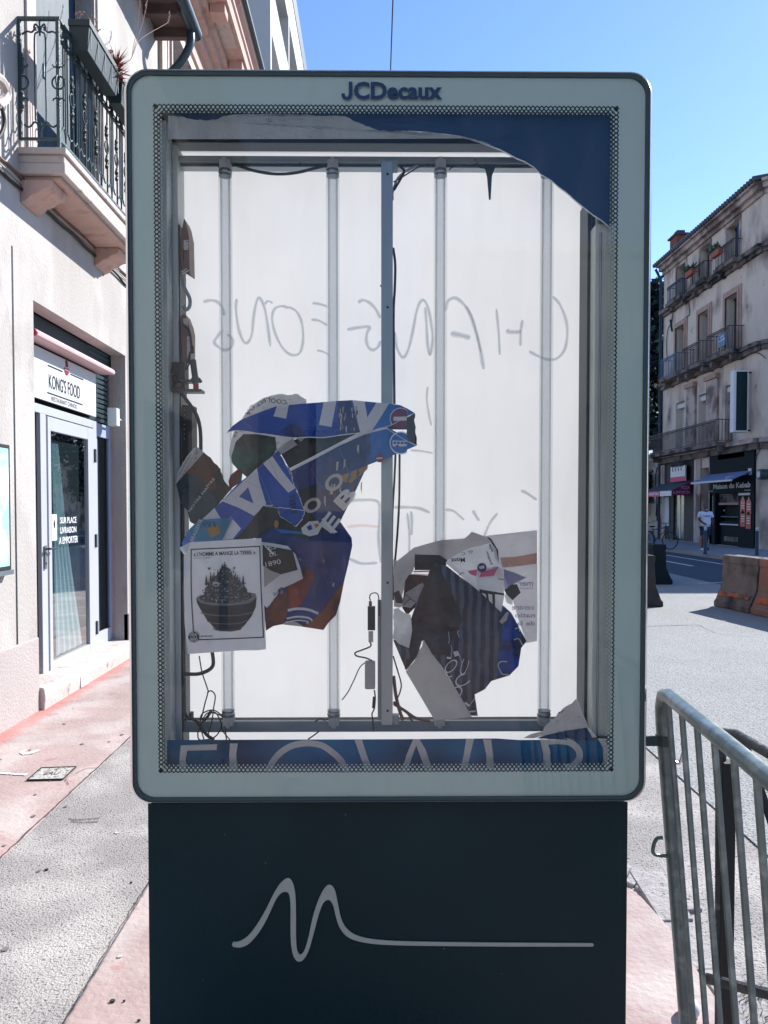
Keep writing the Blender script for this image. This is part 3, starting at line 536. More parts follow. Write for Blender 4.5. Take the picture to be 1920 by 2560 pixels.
# main blue street poster
mp_ = thing('crumpled_poster', 'large crumpled royal blue poster of a street with white capitals and a bus lane sign', 'poster', PY(760, 1500, 2.06))
s = crumple(2.06, .010, .009, 31); b = MB()     # lower body
frag(b, B, [(560, 0), (760, -60), (1000, -90), (1400, 20), (1490, 148), (1496, 212), (1462, 370), (1430, 500), (1395, 680), (1360, 790), (1300, 850), (1256, 913), (1080, 885), (910, 866), (840, 880), (780, 918), (760, 700), (740, 400), (700, 160)], s, p_blue2, 0, 22)
frag(b, B, [(740, 0), (900, 100), (1100, 160), (1300, 60), (1200, -90), (900, -120), (720, -60)], s, p_dk, .002, 22); frag(b, B, [(960, 560), (1110, 395), (1180, 420), (1180, 500), (1100, 650), (1060, 720), (958, 745), (950, 620)], s, p_red, .002)
frag(b, B, [(1430, 500), (1395, 680), (1360, 790), (1300, 850), (1256, 913), (1080, 885), (1160, 840), (1260, 740), (1360, 600), (1418, 520)], s, p_org, .002); frag(b, B, [(780, 918), (765, 760), (860, 650), (945, 585), (955, 700), (958, 780), (910, 866), (840, 880)], s, p_org, .002)
for k, (y, w1) in enumerate(((750, 22), (812, 16), (838, 10))): arcband(b, B, [(960 - 8 * k, y + 6 * k), (1040, y - 14 + 4 * k), (1130, y - 6 + 6 * k), (1215 - 50 * k, y + 26 - 2 * k)], w1, s, p_wht, .004)
frag(b, B, [(920, 858), (950, 838), (1030, 845), (1090, 880), (1080, 884), (910, 866)], s, p_silver, .004)
frag(b, B, [(850, 70), (1090, 100), (1140, 120), (900, 110)], s, p_sky, .004)
frag(b, B, [(850, 10), (865, 0), (885, 20), (880, 60), (860, 70), (845, 45)], s, p_och, .005)
b.build('lower_sheet', mp_)
s = crumple(2.052, .008, .010, 33); b = MB()
frag(b, A, [(60, 1045), (200, 890), (330, 770), (430, 660), (520, 590), (600, 522), (700, 440), (735, 500), (780, 575), (820, 690), (850, 780), (872, 830), (858, 885), (812, 936), (760, 900), (710, 870), (700, 830), (665, 795), (600, 800), (500, 930), (410, 1025), (230, 1060)], s, p_blue, 0, 22, tear=(6, 7, 8, 9, 10, 11, 12, 13, 14, 15), amp=1.8)
for q in ([(330, 772), (400, 705), (500, 610), (560, 552), (575, 640), (598, 715), (620, 790), (540, 868), (440, 815)],): frag(b, A, q, s, p_wht, .0015)
frag(b, A, [(441, 742), (500, 680), (536, 786)], s, p_blue, .003); frag(b, A, [(598, 522), (660, 474), (735, 585), (815, 684), (766, 716), (680, 620)], s, p_wht, .0015); frag(b, A, [(200, 890), (280, 815), (300, 850), (330, 898), (260, 895)], s, p_wht, .0015); frag(b, A, [(322, 1026), (385, 872), (455, 952), (400, 1020)], s, p_wht, .0015)
frag(b, A, [(410, 1025), (500, 930), (600, 800), (665, 795), (700, 830), (705, 870), (665, 890), (665, 935), (560, 1010), (420, 1045)], s, p_dk, .0018)
for k in range(5): frag(b, A, [(770 + 3 * k, 735 + 26 * k), (808 + 3 * k, 728 + 26 * k), (810 + 3 * k, 745 + 26 * k), (772 + 3 * k, 752 + 26 * k)], s, p_blue2, .002)
b.build('letter_fold', mp_)
s = crumple(2.048, .008, .010, 35); b = MB()
frag(b, A, [(778, 570), (900, 508), (1100, 400), (1250, 320), (1420, 288), (1545, 350), (1612, 405), (1500, 452), (1385, 495), (1287, 535), (1215, 690), (1120, 880), (1065, 985), (1000, 950), (900, 840), (860, 800), (820, 690)], s, p_blue2, 0, 20)
frag(b, A, [(1300, 330), (1420, 288), (1545, 350), (1612, 405), (1500, 452), (1385, 495), (1300, 520), (1310, 420)], s, p_sky, .0015); frag(b, A, [(778, 575), (770, 556), (900, 490), (1100, 385), (1250, 310), (1420, 286), (1425, 292), (1260, 335), (1100, 408), (905, 512)], s, p_wht, .003)
frag(b, A, [(1290, 535), (1287, 560), (1180, 650), (1100, 640), (1120, 600)], s, p_och, .002); frag(b, A, [(830, 700), (950, 660), (960, 800), (880, 830), (860, 800)], s, p_dk, .002)
for i in range(26): x = rnd(960, 1270); y = 560 - (x - 960) * .5 + rnd(-30, 250); frag(b, A, [(x, y), (x + rnd(5, 16), y - 4), (x + rnd(3, 12), y + rnd(30, 90)), (x - 2, y + rnd(30, 70))], s, random.choice((p_mauve, p_blue, p_dk, p_silver, p_dk)), .0022)
ptext(b, A, 'O', (1050, 730), (1150, 640), 100, s, p_silver, .005, .03); ptext(b, A, 'O', (900, 870), (1000, 800), 90, s, p_silver, .005, .03); ptext(b, A, 'B', (1130, 835), (1225, 730), 95, s, p_wht, .005, .04); ptext(b, A, 'E', (1048, 985), (1115, 895), 100, s, p_wht, .005, .04)
b.build('pointed_fold', mp_)
s3 = crumple(2.036, .005, .02, 37); b = MB(); frag(b, A, [(850, 950), (900, 905), (960, 900), (985, 940), (960, 990), (905, 1003), (860, 985)], s3, p_wht, 0); frag(b, A, [(885, 940), (915, 925), (925, 955), (900, 965)], s3, p_blue, .0015); frag(b, A, [(935, 925), (960, 915), (968, 935), (945, 948)], s3, p_och, .0015); frag(b, A, [(985, 890), (1040, 945), (1060, 985), (1090, 975), (1040, 930), (1000, 880)], s3, p_wht, 0); b.build('curled_tip', mp_)
s = crumple(2.034, .008, .010, 38); b = MB()
frag(b, A, [(360, 319), (400, 275), (450, 238), (560, 192), (680, 148), (830, 132), (980, 120), (1090, 111), (1190, 106), (1350, 122), (1500, 138), (1550, 162), (1598, 190), (1480, 250), (1370, 290), (1250, 320), (1120, 335), (1000, 352), (900, 350), (800, 354), (700, 342), (620, 330), (560, 325), (500, 313), (450, 313), (420, 307)], s, p_blue, 0, 20, tear=range(13, 26), amp=1.6)
frag(b, A, [(690, 148), (768, 139), (752, 229), (668, 212)], s, p_wht, .0015); frag(b, A, [(998, 120), (1082, 112), (1050, 284), (968, 268)], s, p_wht, .0015); frag(b, A, [(1090, 112), (1180, 108), (1215, 260), (1235, 322), (1120, 335), (1090, 250)], s, p_blue2, .0012)
frag(b, A, [(1188, 107), (1268, 114), (1286, 220), (1345, 122), (1428, 130), (1370, 225), (1318, 304), (1240, 322), (1215, 220)], s, p_wht, .0015); frag(b, A, [(1428, 130), (1500, 138), (1598, 190), (1480, 250), (1370, 290), (1318, 304), (1370, 225)], s, p_sky, .0015)
frag(b, A, [(740, 290), (790, 262), (850, 290), (878, 340), (800, 350), (742, 340)], s, p_blue2, .0015)
for i in range(24): x = rnd(1095, 1215); y = rnd(125, 290); frag(b, A, [(x, y), (x + rnd(4, 12), y), (x + rnd(4, 10), y + rnd(20, 50)), (x, y + rnd(20, 40))], s, random.choice((p_silver, p_dk, p_mauve, p_pinkg)), .003)
def clipx(pts, xm): return [(min(x, xm), y) for x, y in pts]
frag(b, A, clipx(circ(None, (1505, 228), 72), 1548), s, p_wht, .003); frag(b, A, clipx(circ(None, (1505, 228), 66), 1547), s, p_mauve, .0042); frag(b, A, [(1458, 216), (1546, 214), (1546, 240), (1458, 243)], s, p_wht, .0055)
frag(b, A, clipx(circ(None, (1507, 388), 76), 1548), s, p_wht, .003); frag(b, A, clipx(circ(None, (1507, 388), 68), 1547), s, p_sky, .0042)
frag(b, A, [(1452, 372), (1544, 374), (1544, 408), (1520, 412), (1452, 410)], s, p_wht, .0055)
for x in (1458, 1482, 1506, 1528): frag(b, A, [(x, 380), (x + 17, 380), (x + 17, 394), (x, 394)], s, p_blue, .0065)
frag(b, A, circ(None, (1484, 408), 9, 10), s, p_blue, .0062); frag(b, A, circ(None, (1366, 488), 28), s, p_mauve, .003); frag(b, A, [(1345, 484), (1386, 482), (1386, 492), (1345, 494)], s, p_wht, .0045)
frag(b, A, [(1545, 220), (1598, 188), (1602, 300), (1614, 405), (1545, 352), (1545, 290)], s, p_dk, .007, 16, tear=(0, 1, 2, 3)); frag(b, A, [(1415, 288), (1545, 222), (1545, 300), (1460, 300)], s, p_dred, .0035)
arcband(b, A, [(1410, 290), (1480, 335), (1545, 375), (1610, 405)], 4, s, p_wht, .0075); arcband(b, A, [(1370, 292), (1440, 272), (1500, 240), (1598, 190)], 4, s, p_wht, .0075)
P_ = [(360, 319), (420, 307), (500, 313), (560, 325), (620, 330), (700, 342), (800, 354), (900, 350), (1000, 352), (1120, 335), (1250, 320)]
arcband(b, A, P_, 6, s, p_wht, .002); b.build('upper_flap', mp_)
# white folded scrap with dark lettered window
wp = thing('folded_flyer', 'creased white paper scrap with a black window numbered 1890 between flyer and blue poster', 'flyer', PY(700, 1440, 2.04))
s = crumple(2.030, .003, .016, 41); b = MB()
frag(b, B, [(735, 180), (850, 195), (960, 215), (1025, 285), (1060, 380), (1087, 485), (1000, 530), (930, 560), (880, 575), (885, 600), (860, 640), (820, 690), (785, 728), (755, 700)], s, p_wht, 0, 18, tear=(7, 8, 9, 10, 11, 12)); frag(b, B, [(752, 208), (870, 228), (1000, 252), (1042, 414), (900, 452), (820, 420), (755, 378)], s, p_dk, .0015)
frag(b, B, [(752, 200), (770, 205), (850, 280), (835, 292)], s, p_wht, .003); frag(b, B, [(760, 380), (895, 458), (765, 558)], s, p_pinkg, .0015); arcband(b, B, [(765, 556), (830, 500), (895, 458)], 4, s, p_silver, .003)
ptext(b, B, 'ES', (805, 250), (865, 238), 36, s, p_wht, .003); ptext(b, B, 'LS.', (812, 305), (880, 292), 34, s, p_wht, .003); ptext(b, B, '1890', (780, 390), (905, 362), 40, s, p_wht, .003); ptext(b, B, 'N', (905, 610), (930, 575), 34, s, p_ink, .003); arcband(b, B, [(845, 600), (850, 625), (880, 590)], 5, s, p_ink, .003)
b.build('sheet', wp)
def fringe(parent, o, pts, Y, wd=5):
    k = MB(); q = torn(zc(o, pts), 1.6, 5); n = len(q); vs = []
    for i, p in enumerate(q): vs += [PY(p[0], p[1], Y), PY(p[0] + rnd(-1, 1) + wd * .3, p[1] + rnd(.8, 1) * wd * .4, Y)]
    k.add(vs, [(2 * i, 2 * i + 1, 2 * i + 3, 2 * i + 2) for i in range(n - 1)], p_wht); k.build('torn_white_edge', parent)
fringe(bp_, A, [(25, 655), (40, 590), (70, 520), (120, 450), (160, 410)], 2.055); fringe(mp_, A, [(600, 800), (665, 795), (700, 830), (710, 870), (760, 900), (812, 936), (858, 885), (872, 830)], 2.04); fringe(mp_, A, [(735, 500), (780, 575), (820, 690), (850, 780), (870, 830)], 2.04, 4); fringe(gp, A, [(440, 260), (480, 200), (530, 140), (600, 95), (660, 75), (720, 65), (760, 74), (820, 63), (885, 103)], 2.075, 4)
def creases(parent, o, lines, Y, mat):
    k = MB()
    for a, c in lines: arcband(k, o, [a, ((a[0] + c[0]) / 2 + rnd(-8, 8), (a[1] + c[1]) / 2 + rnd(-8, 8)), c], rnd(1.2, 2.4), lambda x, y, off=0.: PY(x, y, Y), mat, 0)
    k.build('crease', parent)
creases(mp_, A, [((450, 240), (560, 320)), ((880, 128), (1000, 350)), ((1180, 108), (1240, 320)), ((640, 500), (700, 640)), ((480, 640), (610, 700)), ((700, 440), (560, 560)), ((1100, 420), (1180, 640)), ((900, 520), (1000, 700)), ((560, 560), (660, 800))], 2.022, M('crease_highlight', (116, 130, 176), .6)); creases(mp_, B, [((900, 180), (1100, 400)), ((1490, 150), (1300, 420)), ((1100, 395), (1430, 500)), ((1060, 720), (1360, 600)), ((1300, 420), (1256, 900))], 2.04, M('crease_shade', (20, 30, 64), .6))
# --- white flyer with a bowl of earth ---
fl = thing('pasted_flyer', 'white pasted flyer with black border, a bowl heaped with earth and trees, and French caption', 'flyer', PY(560, 1630, 2.01))
s = lambda x, y, off=0.: PY(x, y, 2.012 + .0025 * noise.noise(Vector((x * .02, y * .008, 2))) - off)
b = MB(); frag(b, B, [(145, 184), (300, 176), (450, 166), (600, 158), (742, 151), (750, 400), (762, 650), (772, 850), (780, 1072), (690, 1082), (600, 1080), (450, 1090), (300, 1100), (134, 1112), (118, 1000), (104, 850), (98, 600), (98, 300), (120, 270), (140, 240)], s, p_post, 0, 30)
def line(q, wd): arcband(b, B, q, wd, s, p_ink, .0015)
for q in ([(154, 244), (440, 232), (731, 218)], [(728, 215), (740, 600), (759, 976)], [(762, 972), (480, 985), (178, 994)], [(182, 998), (160, 600), (159, 240)]): line(q, 9)
b.build('sheet', fl); b = MB()
ptext(b, B, '« L\'HOMME A MANGE LA TERRE. »', (180, 302), (692, 284), 34, s, p_ink, .0015, .02); ptext(b, B, 'JB Fressoz-C Bonneuil', (182, 324), (320, 320), 13, s, p_ink, .0015); ptext(b, B, '#LOVEPLANET', (240, 973), (336, 971), 14, s, p_ink, .0015, .03)
b.build('caption', fl); b = MB()
frag(b, B, [(200, 650), (215, 635), (260, 620), (450, 600), (620, 598), (690, 610), (702, 640), (695, 720), (660, 800), (600, 875), (568, 905), (570, 912), (490, 925), (400, 922), (352, 912), (360, 905), (290, 830), (235, 740), (208, 690)], s, p_ink, .0015, 20)
frag(b, B, [(200, 652), (240, 690), (330, 708), (450, 712), (560, 705), (640, 688), (700, 650), (702, 640), (690, 612), (670, 606), (650, 612), (665, 640), (600, 672), (500, 690), (400, 692), (300, 684), (240, 664), (228, 640), (262, 622), (240, 622), (212, 636)], s, M('ink_grey', (112, 124, 130), .6, .1, 40), .0028, 20)
for k, (y, xa, xb) in enumerate(((770, 240, 672), (838, 292, 626), (890, 345, 580))): arcband(b, B, [(xa, y), (330 + 10 * k, y + 18), (450, y + 24), (560, y + 18), (xb, y - 6)], 10 - 2 * k, s, M('ink_grey_b%d' % k, (92, 106, 112), .6), .0028)
b.build('printed_bowl', fl); b = MB()
mt = [(235, 660), (265, 610), (270, 570), (300, 540), (320, 500), (345, 480), (370, 455), (395, 425), (410, 395), (432, 380), (455, 392), (485, 410), (500, 450), (540, 480), (580, 520), (610, 560), (625, 600), (650, 640), (600, 672), (500, 690), (400, 692), (300, 684)]
frag(b, B, mt, s, p_ink2, .0042, 12, tear=range(0, 18), amp=2.5)
for i in range(90):
    x = rnd(270, 630); y = rnd(430, 680)
    if abs(x - 440) < (y - 380) * .75: arcband(b, B, [(x, y), (x + rnd(6, 14), y - rnd(2, 10)), (x + rnd(14, 22), y + rnd(-4, 8))], 1.8, s, random.choice((p_silver, p_ink, p_ink)), .0055)
frag(b, B, circ(None, (365, 532), 30, 16, 20), s, p_silver, .006); frag(b, B, circ(None, (363, 538), 18, 12, 9), s, p_ink2, .0068)
b.build('printed_earth', fl); b = MB()
for x, y, h in ((284, 545, 98), (321, 510, 88), (348, 490, 68), (380, 460, 60), (400, 440, 50), (420, 400, 46), (434, 385, 46), (446, 385, 34), (412, 395, 30), (524, 470, 44), (545, 490, 40), (562, 505, 36), (590, 540, 90), (508, 440, 36), (335, 500, 50), (300, 540, 50)):
    q = [(x - 2, y)]
    for k in range(5): q += [(x - (5 - k) * h * .03 - 1, y - h * (.15 + .16 * k)), (x - (5 - k) * h * .012, y - h * (.24 + .16 * k))]
    q += [(x, y - h)]; q += [(2 * x - a, c) for a, c in q[-2::-1]]
    frag(b, B, q, s, p_ink, .0048, None)
for cx, cy, r in ((308, 402, 17), (516, 398, 14), (357, 412, 7), (256, 585, 8), (262, 600, 7), (606, 528, 9)): frag(b, B, [(cx + r * (1.2 if i % 2 else .45) * math.cos(i * .7 + cx), cy + r * (1 if i % 2 else .4) * math.sin(i * .7 + cx)) for i in range(9)], s, p_ink, .005, None)
b.build('printed_trees', fl); b = MB()
frag(b, B, circ(None, (180, 970), 46, 28), s, p_ink, .004); frag(b, B, circ(None, (180, 970), 27, 24), s, p_post, .0055); frag(b, B, circ(None, (180, 970), 22, 24), s, p_ink, .0065)
for q in ([(166, 955), (194, 955), (166, 985), (194, 985), (166, 955)],):
    for i in range(4): arcband(b, B, [q[i], ((q[i][0] + q[i + 1][0]) / 2, (q[i][1] + q[i + 1][1]) / 2), q[i + 1]], 3.5, s, p_post, .0075)
for word, a0, rr, sg in (('STREET ART', 200, 37, 1), ('REBELLION', 150, 37, -1)):
    for i, ch in enumerate(word):
        if ch == ' ': continue
        an = R(a0 + sg * i * (140 / len(word))); c = (180 + rr * math.cos(an), 970 + rr * math.sin(an)); tx = (-math.sin(an) * sg * 4.5, math.cos(an) * sg * 4.5); nn = (math.cos(an) * 5 * sg, math.sin(an) * 5 * sg)
        ptext(b, B, ch, (c[0] - tx[0] - nn[0], c[1] - tx[1] - nn[1]), (c[0] + tx[0] - nn[0], c[1] + tx[1] - nn[1]), 11, s, p_post, .0078, .02)
b.build('round_stamp', fl)
# --- right cluster ---
rp = thing('crumpled_poster', 'thin grey translucent poster hanging at right with mirrored blue words', 'poster', PY(1280, 1600, 2.16))
p_veil = paper('thin_grey_paper', (196, 196, 202), .08, 6, .55); p_veilt = M('faint_violet_ink', (150, 150, 182), .7, .05, trans=.4); s = crumple(2.158, .008, .01, 51); b = MB()
frag(b, CC, [(712, 160), (900, 145), (1075, 125), (1300, 100), (1475, 80), (1478, 400), (1480, 700), (1476, 965), (1390, 982), (1330, 800), (1260, 560), (1190, 400), (1100, 215), (720, 215)], s, p_veil, 0, 26); frag(b, CC, [(1180, 300), (1320, 290), (1472, 262), (1474, 345), (1470, 350), (1300, 372), (1200, 380)], s, paper('faded_orange_print', (214, 176, 160), .08, 8, .5), .0015)
frag(b, CC, [(1200, 390), (1300, 420), (1390, 460), (1270, 520), (1215, 560)], s, p_veilt, .0015)
for t, x0, x1, y, h in (('mer', 1445, 1325, 528, 34), ('Dépar', 1440, 1330, 556, 20), ('centre', 1452, 1275, 716, 34), ('natio', 1458, 1300, 778, 36), ('de la', 1460, 1315, 842, 36)): b.text(t, lambda u, v, x0=x0, x1=x1, y=y, h=h: s(*zc(CC, [(x0 + (x1 - x0) * u, y - h * v)])[0], .003), p_veilt, .01)
b.build('sheet', rp)
r2 = thing('crumpled_poster', 'dark blue corrugated-look poster hanging crumpled with outlined white capitals at its foot', 'poster', PY(1120, 1780, 2.07))
s = crumple(2.075, .014, .011, 52); b = MB()
frag(b, CC, [(660, 340), (760, 370), (860, 450), (990, 540), (1110, 620), (1215, 690), (1270, 740), (1330, 850), (1360, 910), (1392, 968), (1350, 1020), (1328, 1165), (1255, 1240), (1140, 1275), (1110, 1285), (1060, 1350), (978, 1392), (1004, 1563), (940, 1560), (860, 1400), (740, 1200), (640, 1070), (600, 1010), (560, 960), (520, 1090), (430, 1200), (380, 1080), (330, 960), (440, 880), (520, 640), (620, 420)], s, m_corr, 0, 22)
frag(b, CC, [(620, 400), (660, 340), (700, 400), (760, 500), (820, 640), (880, 790), (840, 880), (740, 1080), (640, 1070), (560, 960), (520, 850), (560, 640)], s, p_stone, .002, 22); frag(b, CC, [(445, 880), (620, 400), (650, 420), (560, 700), (530, 860), (520, 1090), (470, 1110), (440, 1000)], s, p_dk, .004, 22)
frag(b, CC, [(1215, 690), (1270, 740), (1330, 850), (1392, 968), (1350, 1020), (1328, 1165), (1255, 1240), (1160, 1262), (1170, 1100), (1200, 900), (1190, 760)], s, paper('vivid_blue_print', (16, 70, 170), .4, 12, .15, col2=(10, 34, 90), c2scale=14), .002)
for q in ([(1180, 1200), (1165, 1160), (1185, 1130), (1240, 1130)], [(1180, 1200), (1200, 1228), (1250, 1235)], [(1300, 868), (1330, 860), (1340, 890)], [(1290, 955), (1330, 948), (1360, 1000)]): arcband(b, CC, q, 9, s, paper('pale_yellow', (190, 205, 190), .05), .004)
frag(b, CC, [(420, 1190), (430, 1110), (500, 1100), (440, 1190)], s, p_dred, .003)
for t, a_, c_, h in (('L', (790, 1110), (800, 1030), 36), ('J', (880, 1150), (850, 1040), 44), ('O', (770, 1240), (860, 1140), 70), ('C', (900, 1250), (940, 1120), 55), ('A', (760, 1330), (800, 1240), 60), ('C', (850, 1350), (945, 1290), 90), ('O', (830, 1440), (900, 1360), 80), ('L', (930, 1490), (985, 1420), 45), ('I', (935, 1535), (985, 1530), 12)): ptext(b, CC, t, a_, c_, h, s, p_wht, .006, -.012)
for q in ([(770, 890), (776, 960), (770, 985)], [(850, 880), (842, 900), (856, 935)], [(790, 1000), (800, 1040)]): arcband(b, CC, q, 4, s, p_wht, .006)
for q in ([(530, 760), (540, 830), (600, 770), (660, 790)], [(640, 880), (740, 830), (780, 880), (860, 860)], [(520, 960), (560, 940), (600, 1000)]): arcband(b, CC, q, 18, s, p_dred, .005)
b.build('sheet', r2)
r3 = thing('folded_flyer', 'white folded paper with blue printed words, violet dot and pink stripe above the corrugated poster', 'flyer', PY(1220, 1480, 2.05))
s = crumple(2.05, .010, .014, 53); b = MB()
frag(b, CC, [(745, 340), (800, 290), (900, 240), (1110, 180), (1150, 230), (1172, 350), (1200, 370), (1212, 560), (1215, 600), (1190, 735), (1150, 700), (1100, 650), (1040, 590), (985, 545), (870, 450)], s, p_wht, 0, 18); frag(b, CC, [(955, 92), (1070, 135), (1120, 175), (1110, 182), (890, 152), (930, 120)], s, p_pinkg, 0); frag(b, CC, [(1075, 130), (1110, 150), (1165, 240), (1172, 350), (1150, 330), (1110, 190)], s, p_dk, -.002)
frag(b, CC, [(920, 405), (1165, 372), (1195, 430), (1190, 462), (1020, 460), (940, 430)], s, p_magenta, .0015); frag(b, CC, [(1000, 400), (1060, 380), (1210, 380), (1212, 570), (1000, 545), (985, 470)], s, p_wht, .003); frag(b, CC, [(1030, 415), (1165, 378), (1130, 445), (1015, 455)], s, p_magenta, .0045); frag(b, CC, circ(None, (1036, 380), 37), s, paper('violet_print', (66, 60, 120), .1), .006); frag(b, CC, [(1010, 372), (1050, 360), (1060, 385), (1020, 392)], s, p_wht, .0075)
frag(b, CC, [(1015, 552), (1215, 585), (1210, 600), (1140, 592), (1140, 730), (1125, 730), (1118, 595), (1085, 588), (1095, 660), (1080, 650), (1065, 590), (1018, 580)], s, p_ink, .0045); arcband(b, CC, [(1165, 468), (1190, 472), (1210, 474)], 6, s, p_ink, .005)
ptext(b, CC, 'Mont', (900, 300), (790, 305), 36, s, p_ink, .002, .02); ptext(b, CC, 'G. C', (960, 240), (870, 262), 22, s, p_ink, .002); ptext(b, CC, 'pellier', (1125, 350), (1085, 240), 24, s, p_ink, .002, .01); ptext(b, CC, 'ole', (1128, 250), (1105, 190), 22, s, p_ink, .002, .02); arcband(b, CC, [(850, 445), (870, 425), (895, 420)], 5, s, p_ink, .002)
b.build('sheet', r3); b = MB(); s = crumple(2.06, .008, .02, 54)
frag(b, CC, [(1215, 560), (1270, 515), (1315, 512), (1345, 580), (1280, 640), (1230, 590)], s, p_dk, 0); frag(b, CC, [(1215, 600), (1260, 570), (1280, 600), (1280, 680), (1235, 660)], s, p_wht, -.004); frag(b, CC, [(1175, 810), (1230, 735), (1250, 735), (1235, 800), (1195, 830)], s, p_silver, .0); b.build('torn_scrap', r3)
r4 = thing('crumpled_poster', 'pale grey beige poster underside folded over the top of the right-hand paper heap', 'poster', PY(1020, 1450, 2.09))
s = crumple(2.088, .014, .012, 55); b = MB()
frag(b, CC, [(330, 312), (360, 325), (500, 218), (580, 195), (650, 175), (720, 158), (890, 152), (1110, 175), (900, 240), (760, 320), (740, 350), (500, 345), (490, 400), (420, 540), (400, 600), (420, 680), (380, 700), (335, 690)], s, p_pinkg, 0, 20); frag(b, CC, [(490, 275), (700, 280), (760, 320), (740, 400), (500, 400)], s, p_stone, .002); frag(b, CC, [(490, 405), (760, 400), (760, 412), (490, 418)], s, p_magenta, .0035); frag(b, CC, [(490, 425), (760, 440), (758, 452), (490, 436)], s, p_wht, .0035)
frag(b, CC, [(430, 440), (500, 430), (640, 450), (600, 560), (500, 700), (440, 760), (400, 700), (410, 600)], s, p_dred, .002); frag(b, CC, [(425, 580), (560, 500), (590, 530), (530, 640), (470, 700), (400, 690)], s, p_pinkg, .004); arcband(b, CC, [(425, 590), (470, 630), (510, 655)], 5, s, p_ink, .006); arcband(b, CC, [(410, 680), (450, 640), (470, 630)], 5, s, p_ink, .006)
b.build('sheet', r4); b = MB(); s = crumple(2.055, .01, .02, 56)
frag(b, CC, [(330, 712), (370, 700), (400, 730), (470, 760), (480, 880), (455, 1022), (380, 990), (328, 950)], s, p_wht, 0, 18, tear=(1, 2, 6, 7)); frag(b, CC, [(330, 580), (375, 560), (405, 640), (400, 668), (350, 660)], s, p_dk, .002); frag(b, CC, [(355, 330), (500, 215), (500, 370), (400, 520), (375, 530), (330, 430)], s, p_back, 0); b.build('torn_scrap', r4)
r5 = thing('crumpled_poster', 'silver grey triangular poster corner pointing down to the bottom rail', 'poster', PY(1110, 1790, 2.06))
s = crumple(2.062, .010, .012, 57); b = MB(); frag(b, CC, [(572, 955), (600, 1000), (640, 1070), (740, 1205), (860, 1400), (955, 1568), (900, 1578), (800, 1588), (655, 1592), (560, 1430), (428, 1208), (500, 1120), (530, 1060)], s, p_silver, 0, 18, tear=(10, 11, 12)); b.build('sheet', r5)
# ---------------- ground ----------------
def sheet(name, pts, z, mat, L=None):
    m = MB(); m.add([(x, y, z) for x, y in pts], [tuple(range(len(pts)))], mat); return struct(m, name, origin=(0, 0, z), recalc=False)
g = sheet('ground', [(-400, -400), (400, -400), (400, 600), (-400, 600)], -.012, m_asph)
sheet('road', [(1.9, -60), (11.3, -60), (11.3, 200), (1.9, 200)], -.004, m_road)
sheet('asphalt_strip', [(-1.80, -60), (-1.006, -60), (-1.006, 200), (-1.80, 200)], 0, m_asph)
mb = MB(); mb.box((-6, -60, -.2), (-1.80, 200, .008), m_pink); struct(mb, 'pavement', origin=(0, 0, 0))
b = MB(); pts = [(-1.006, -40), (1.14, -40), (1.15, 2.6), (1.16, 2.95), (1.13, 3.2), (1.06, 3.36), (.95, 3.44), (-1.006, 3.46)]
b.prism([(x, y, -.1) for x, y in pts], (0, 0, .118), m_pink); struct(b, 'island_pavement', origin=(0, 0, 0))
kerbm = M('granite_kerb', (150, 146, 146), .9, .14, 12, .5, 40, speck=((86, 82, 84), 60, .58, .66)); b = MB(); random.seed(3)
y = -3.0; pos = []
while y < 3.05:
    l = rnd(.22, .55); b.prism([(1.16 + rnd(-.01, .01), y, -.05), (1.30 + rnd(-.01, .02), y + .01, -.05), (1.30 + rnd(-.01, .02), y + l - .004, -.05), (1.17 + rnd(-.01, .01), y + l - .004, -.05)], (0, 0, .054 + rnd(-.004, .004)), kerbm); y += l
for i in range(9):
    t = R(8 + i * 10); cx, cy = 1.0, 3.05; r0 = .30; b.prism([(cx + (r0 - .08) * math.cos(t), cy + (r0 + .08) * math.sin(t), -.05), (cx + (r0 + .07) * math.cos(t), cy + (r0 + .25) * math.sin(t), -.05), (cx + (r0 + .05) * math.cos(t + .15), cy + (r0 + .24) * math.sin(t + .15), -.05), (cx + (r0 - .09) * math.cos(t + .15), cy + (r0 + .07) * math.sin(t + .15), -.05)], (0, 0, .052 + rnd(-.004, .004)), kerbm)
struct(b, 'kerb', bevel=.006, origin=(1.2, 0, 0))
mb = MB(); mb.box((11.42, -60, -.2), (14.72, 200, .115), M('grey_pavement', (130, 132, 140), .9, .1, 3, .3, 40)); mb.box((11.3, -60, -.2), (11.42, 200, .1), kerbm); struct(mb, 'far_pavement', origin=(13, 0, 0))
sheet('shade_toned_lane', [(7.6, -60), (11.3, -60), (11.3, 200), (7.6, 200)], .0, M('shade_navy_asphalt', (48, 66, 84), .85, .08, 1, .6, 70, speck=((84, 98, 110), 60, .58, .66)))  # added lane strip; its navy colour carries the building's shade
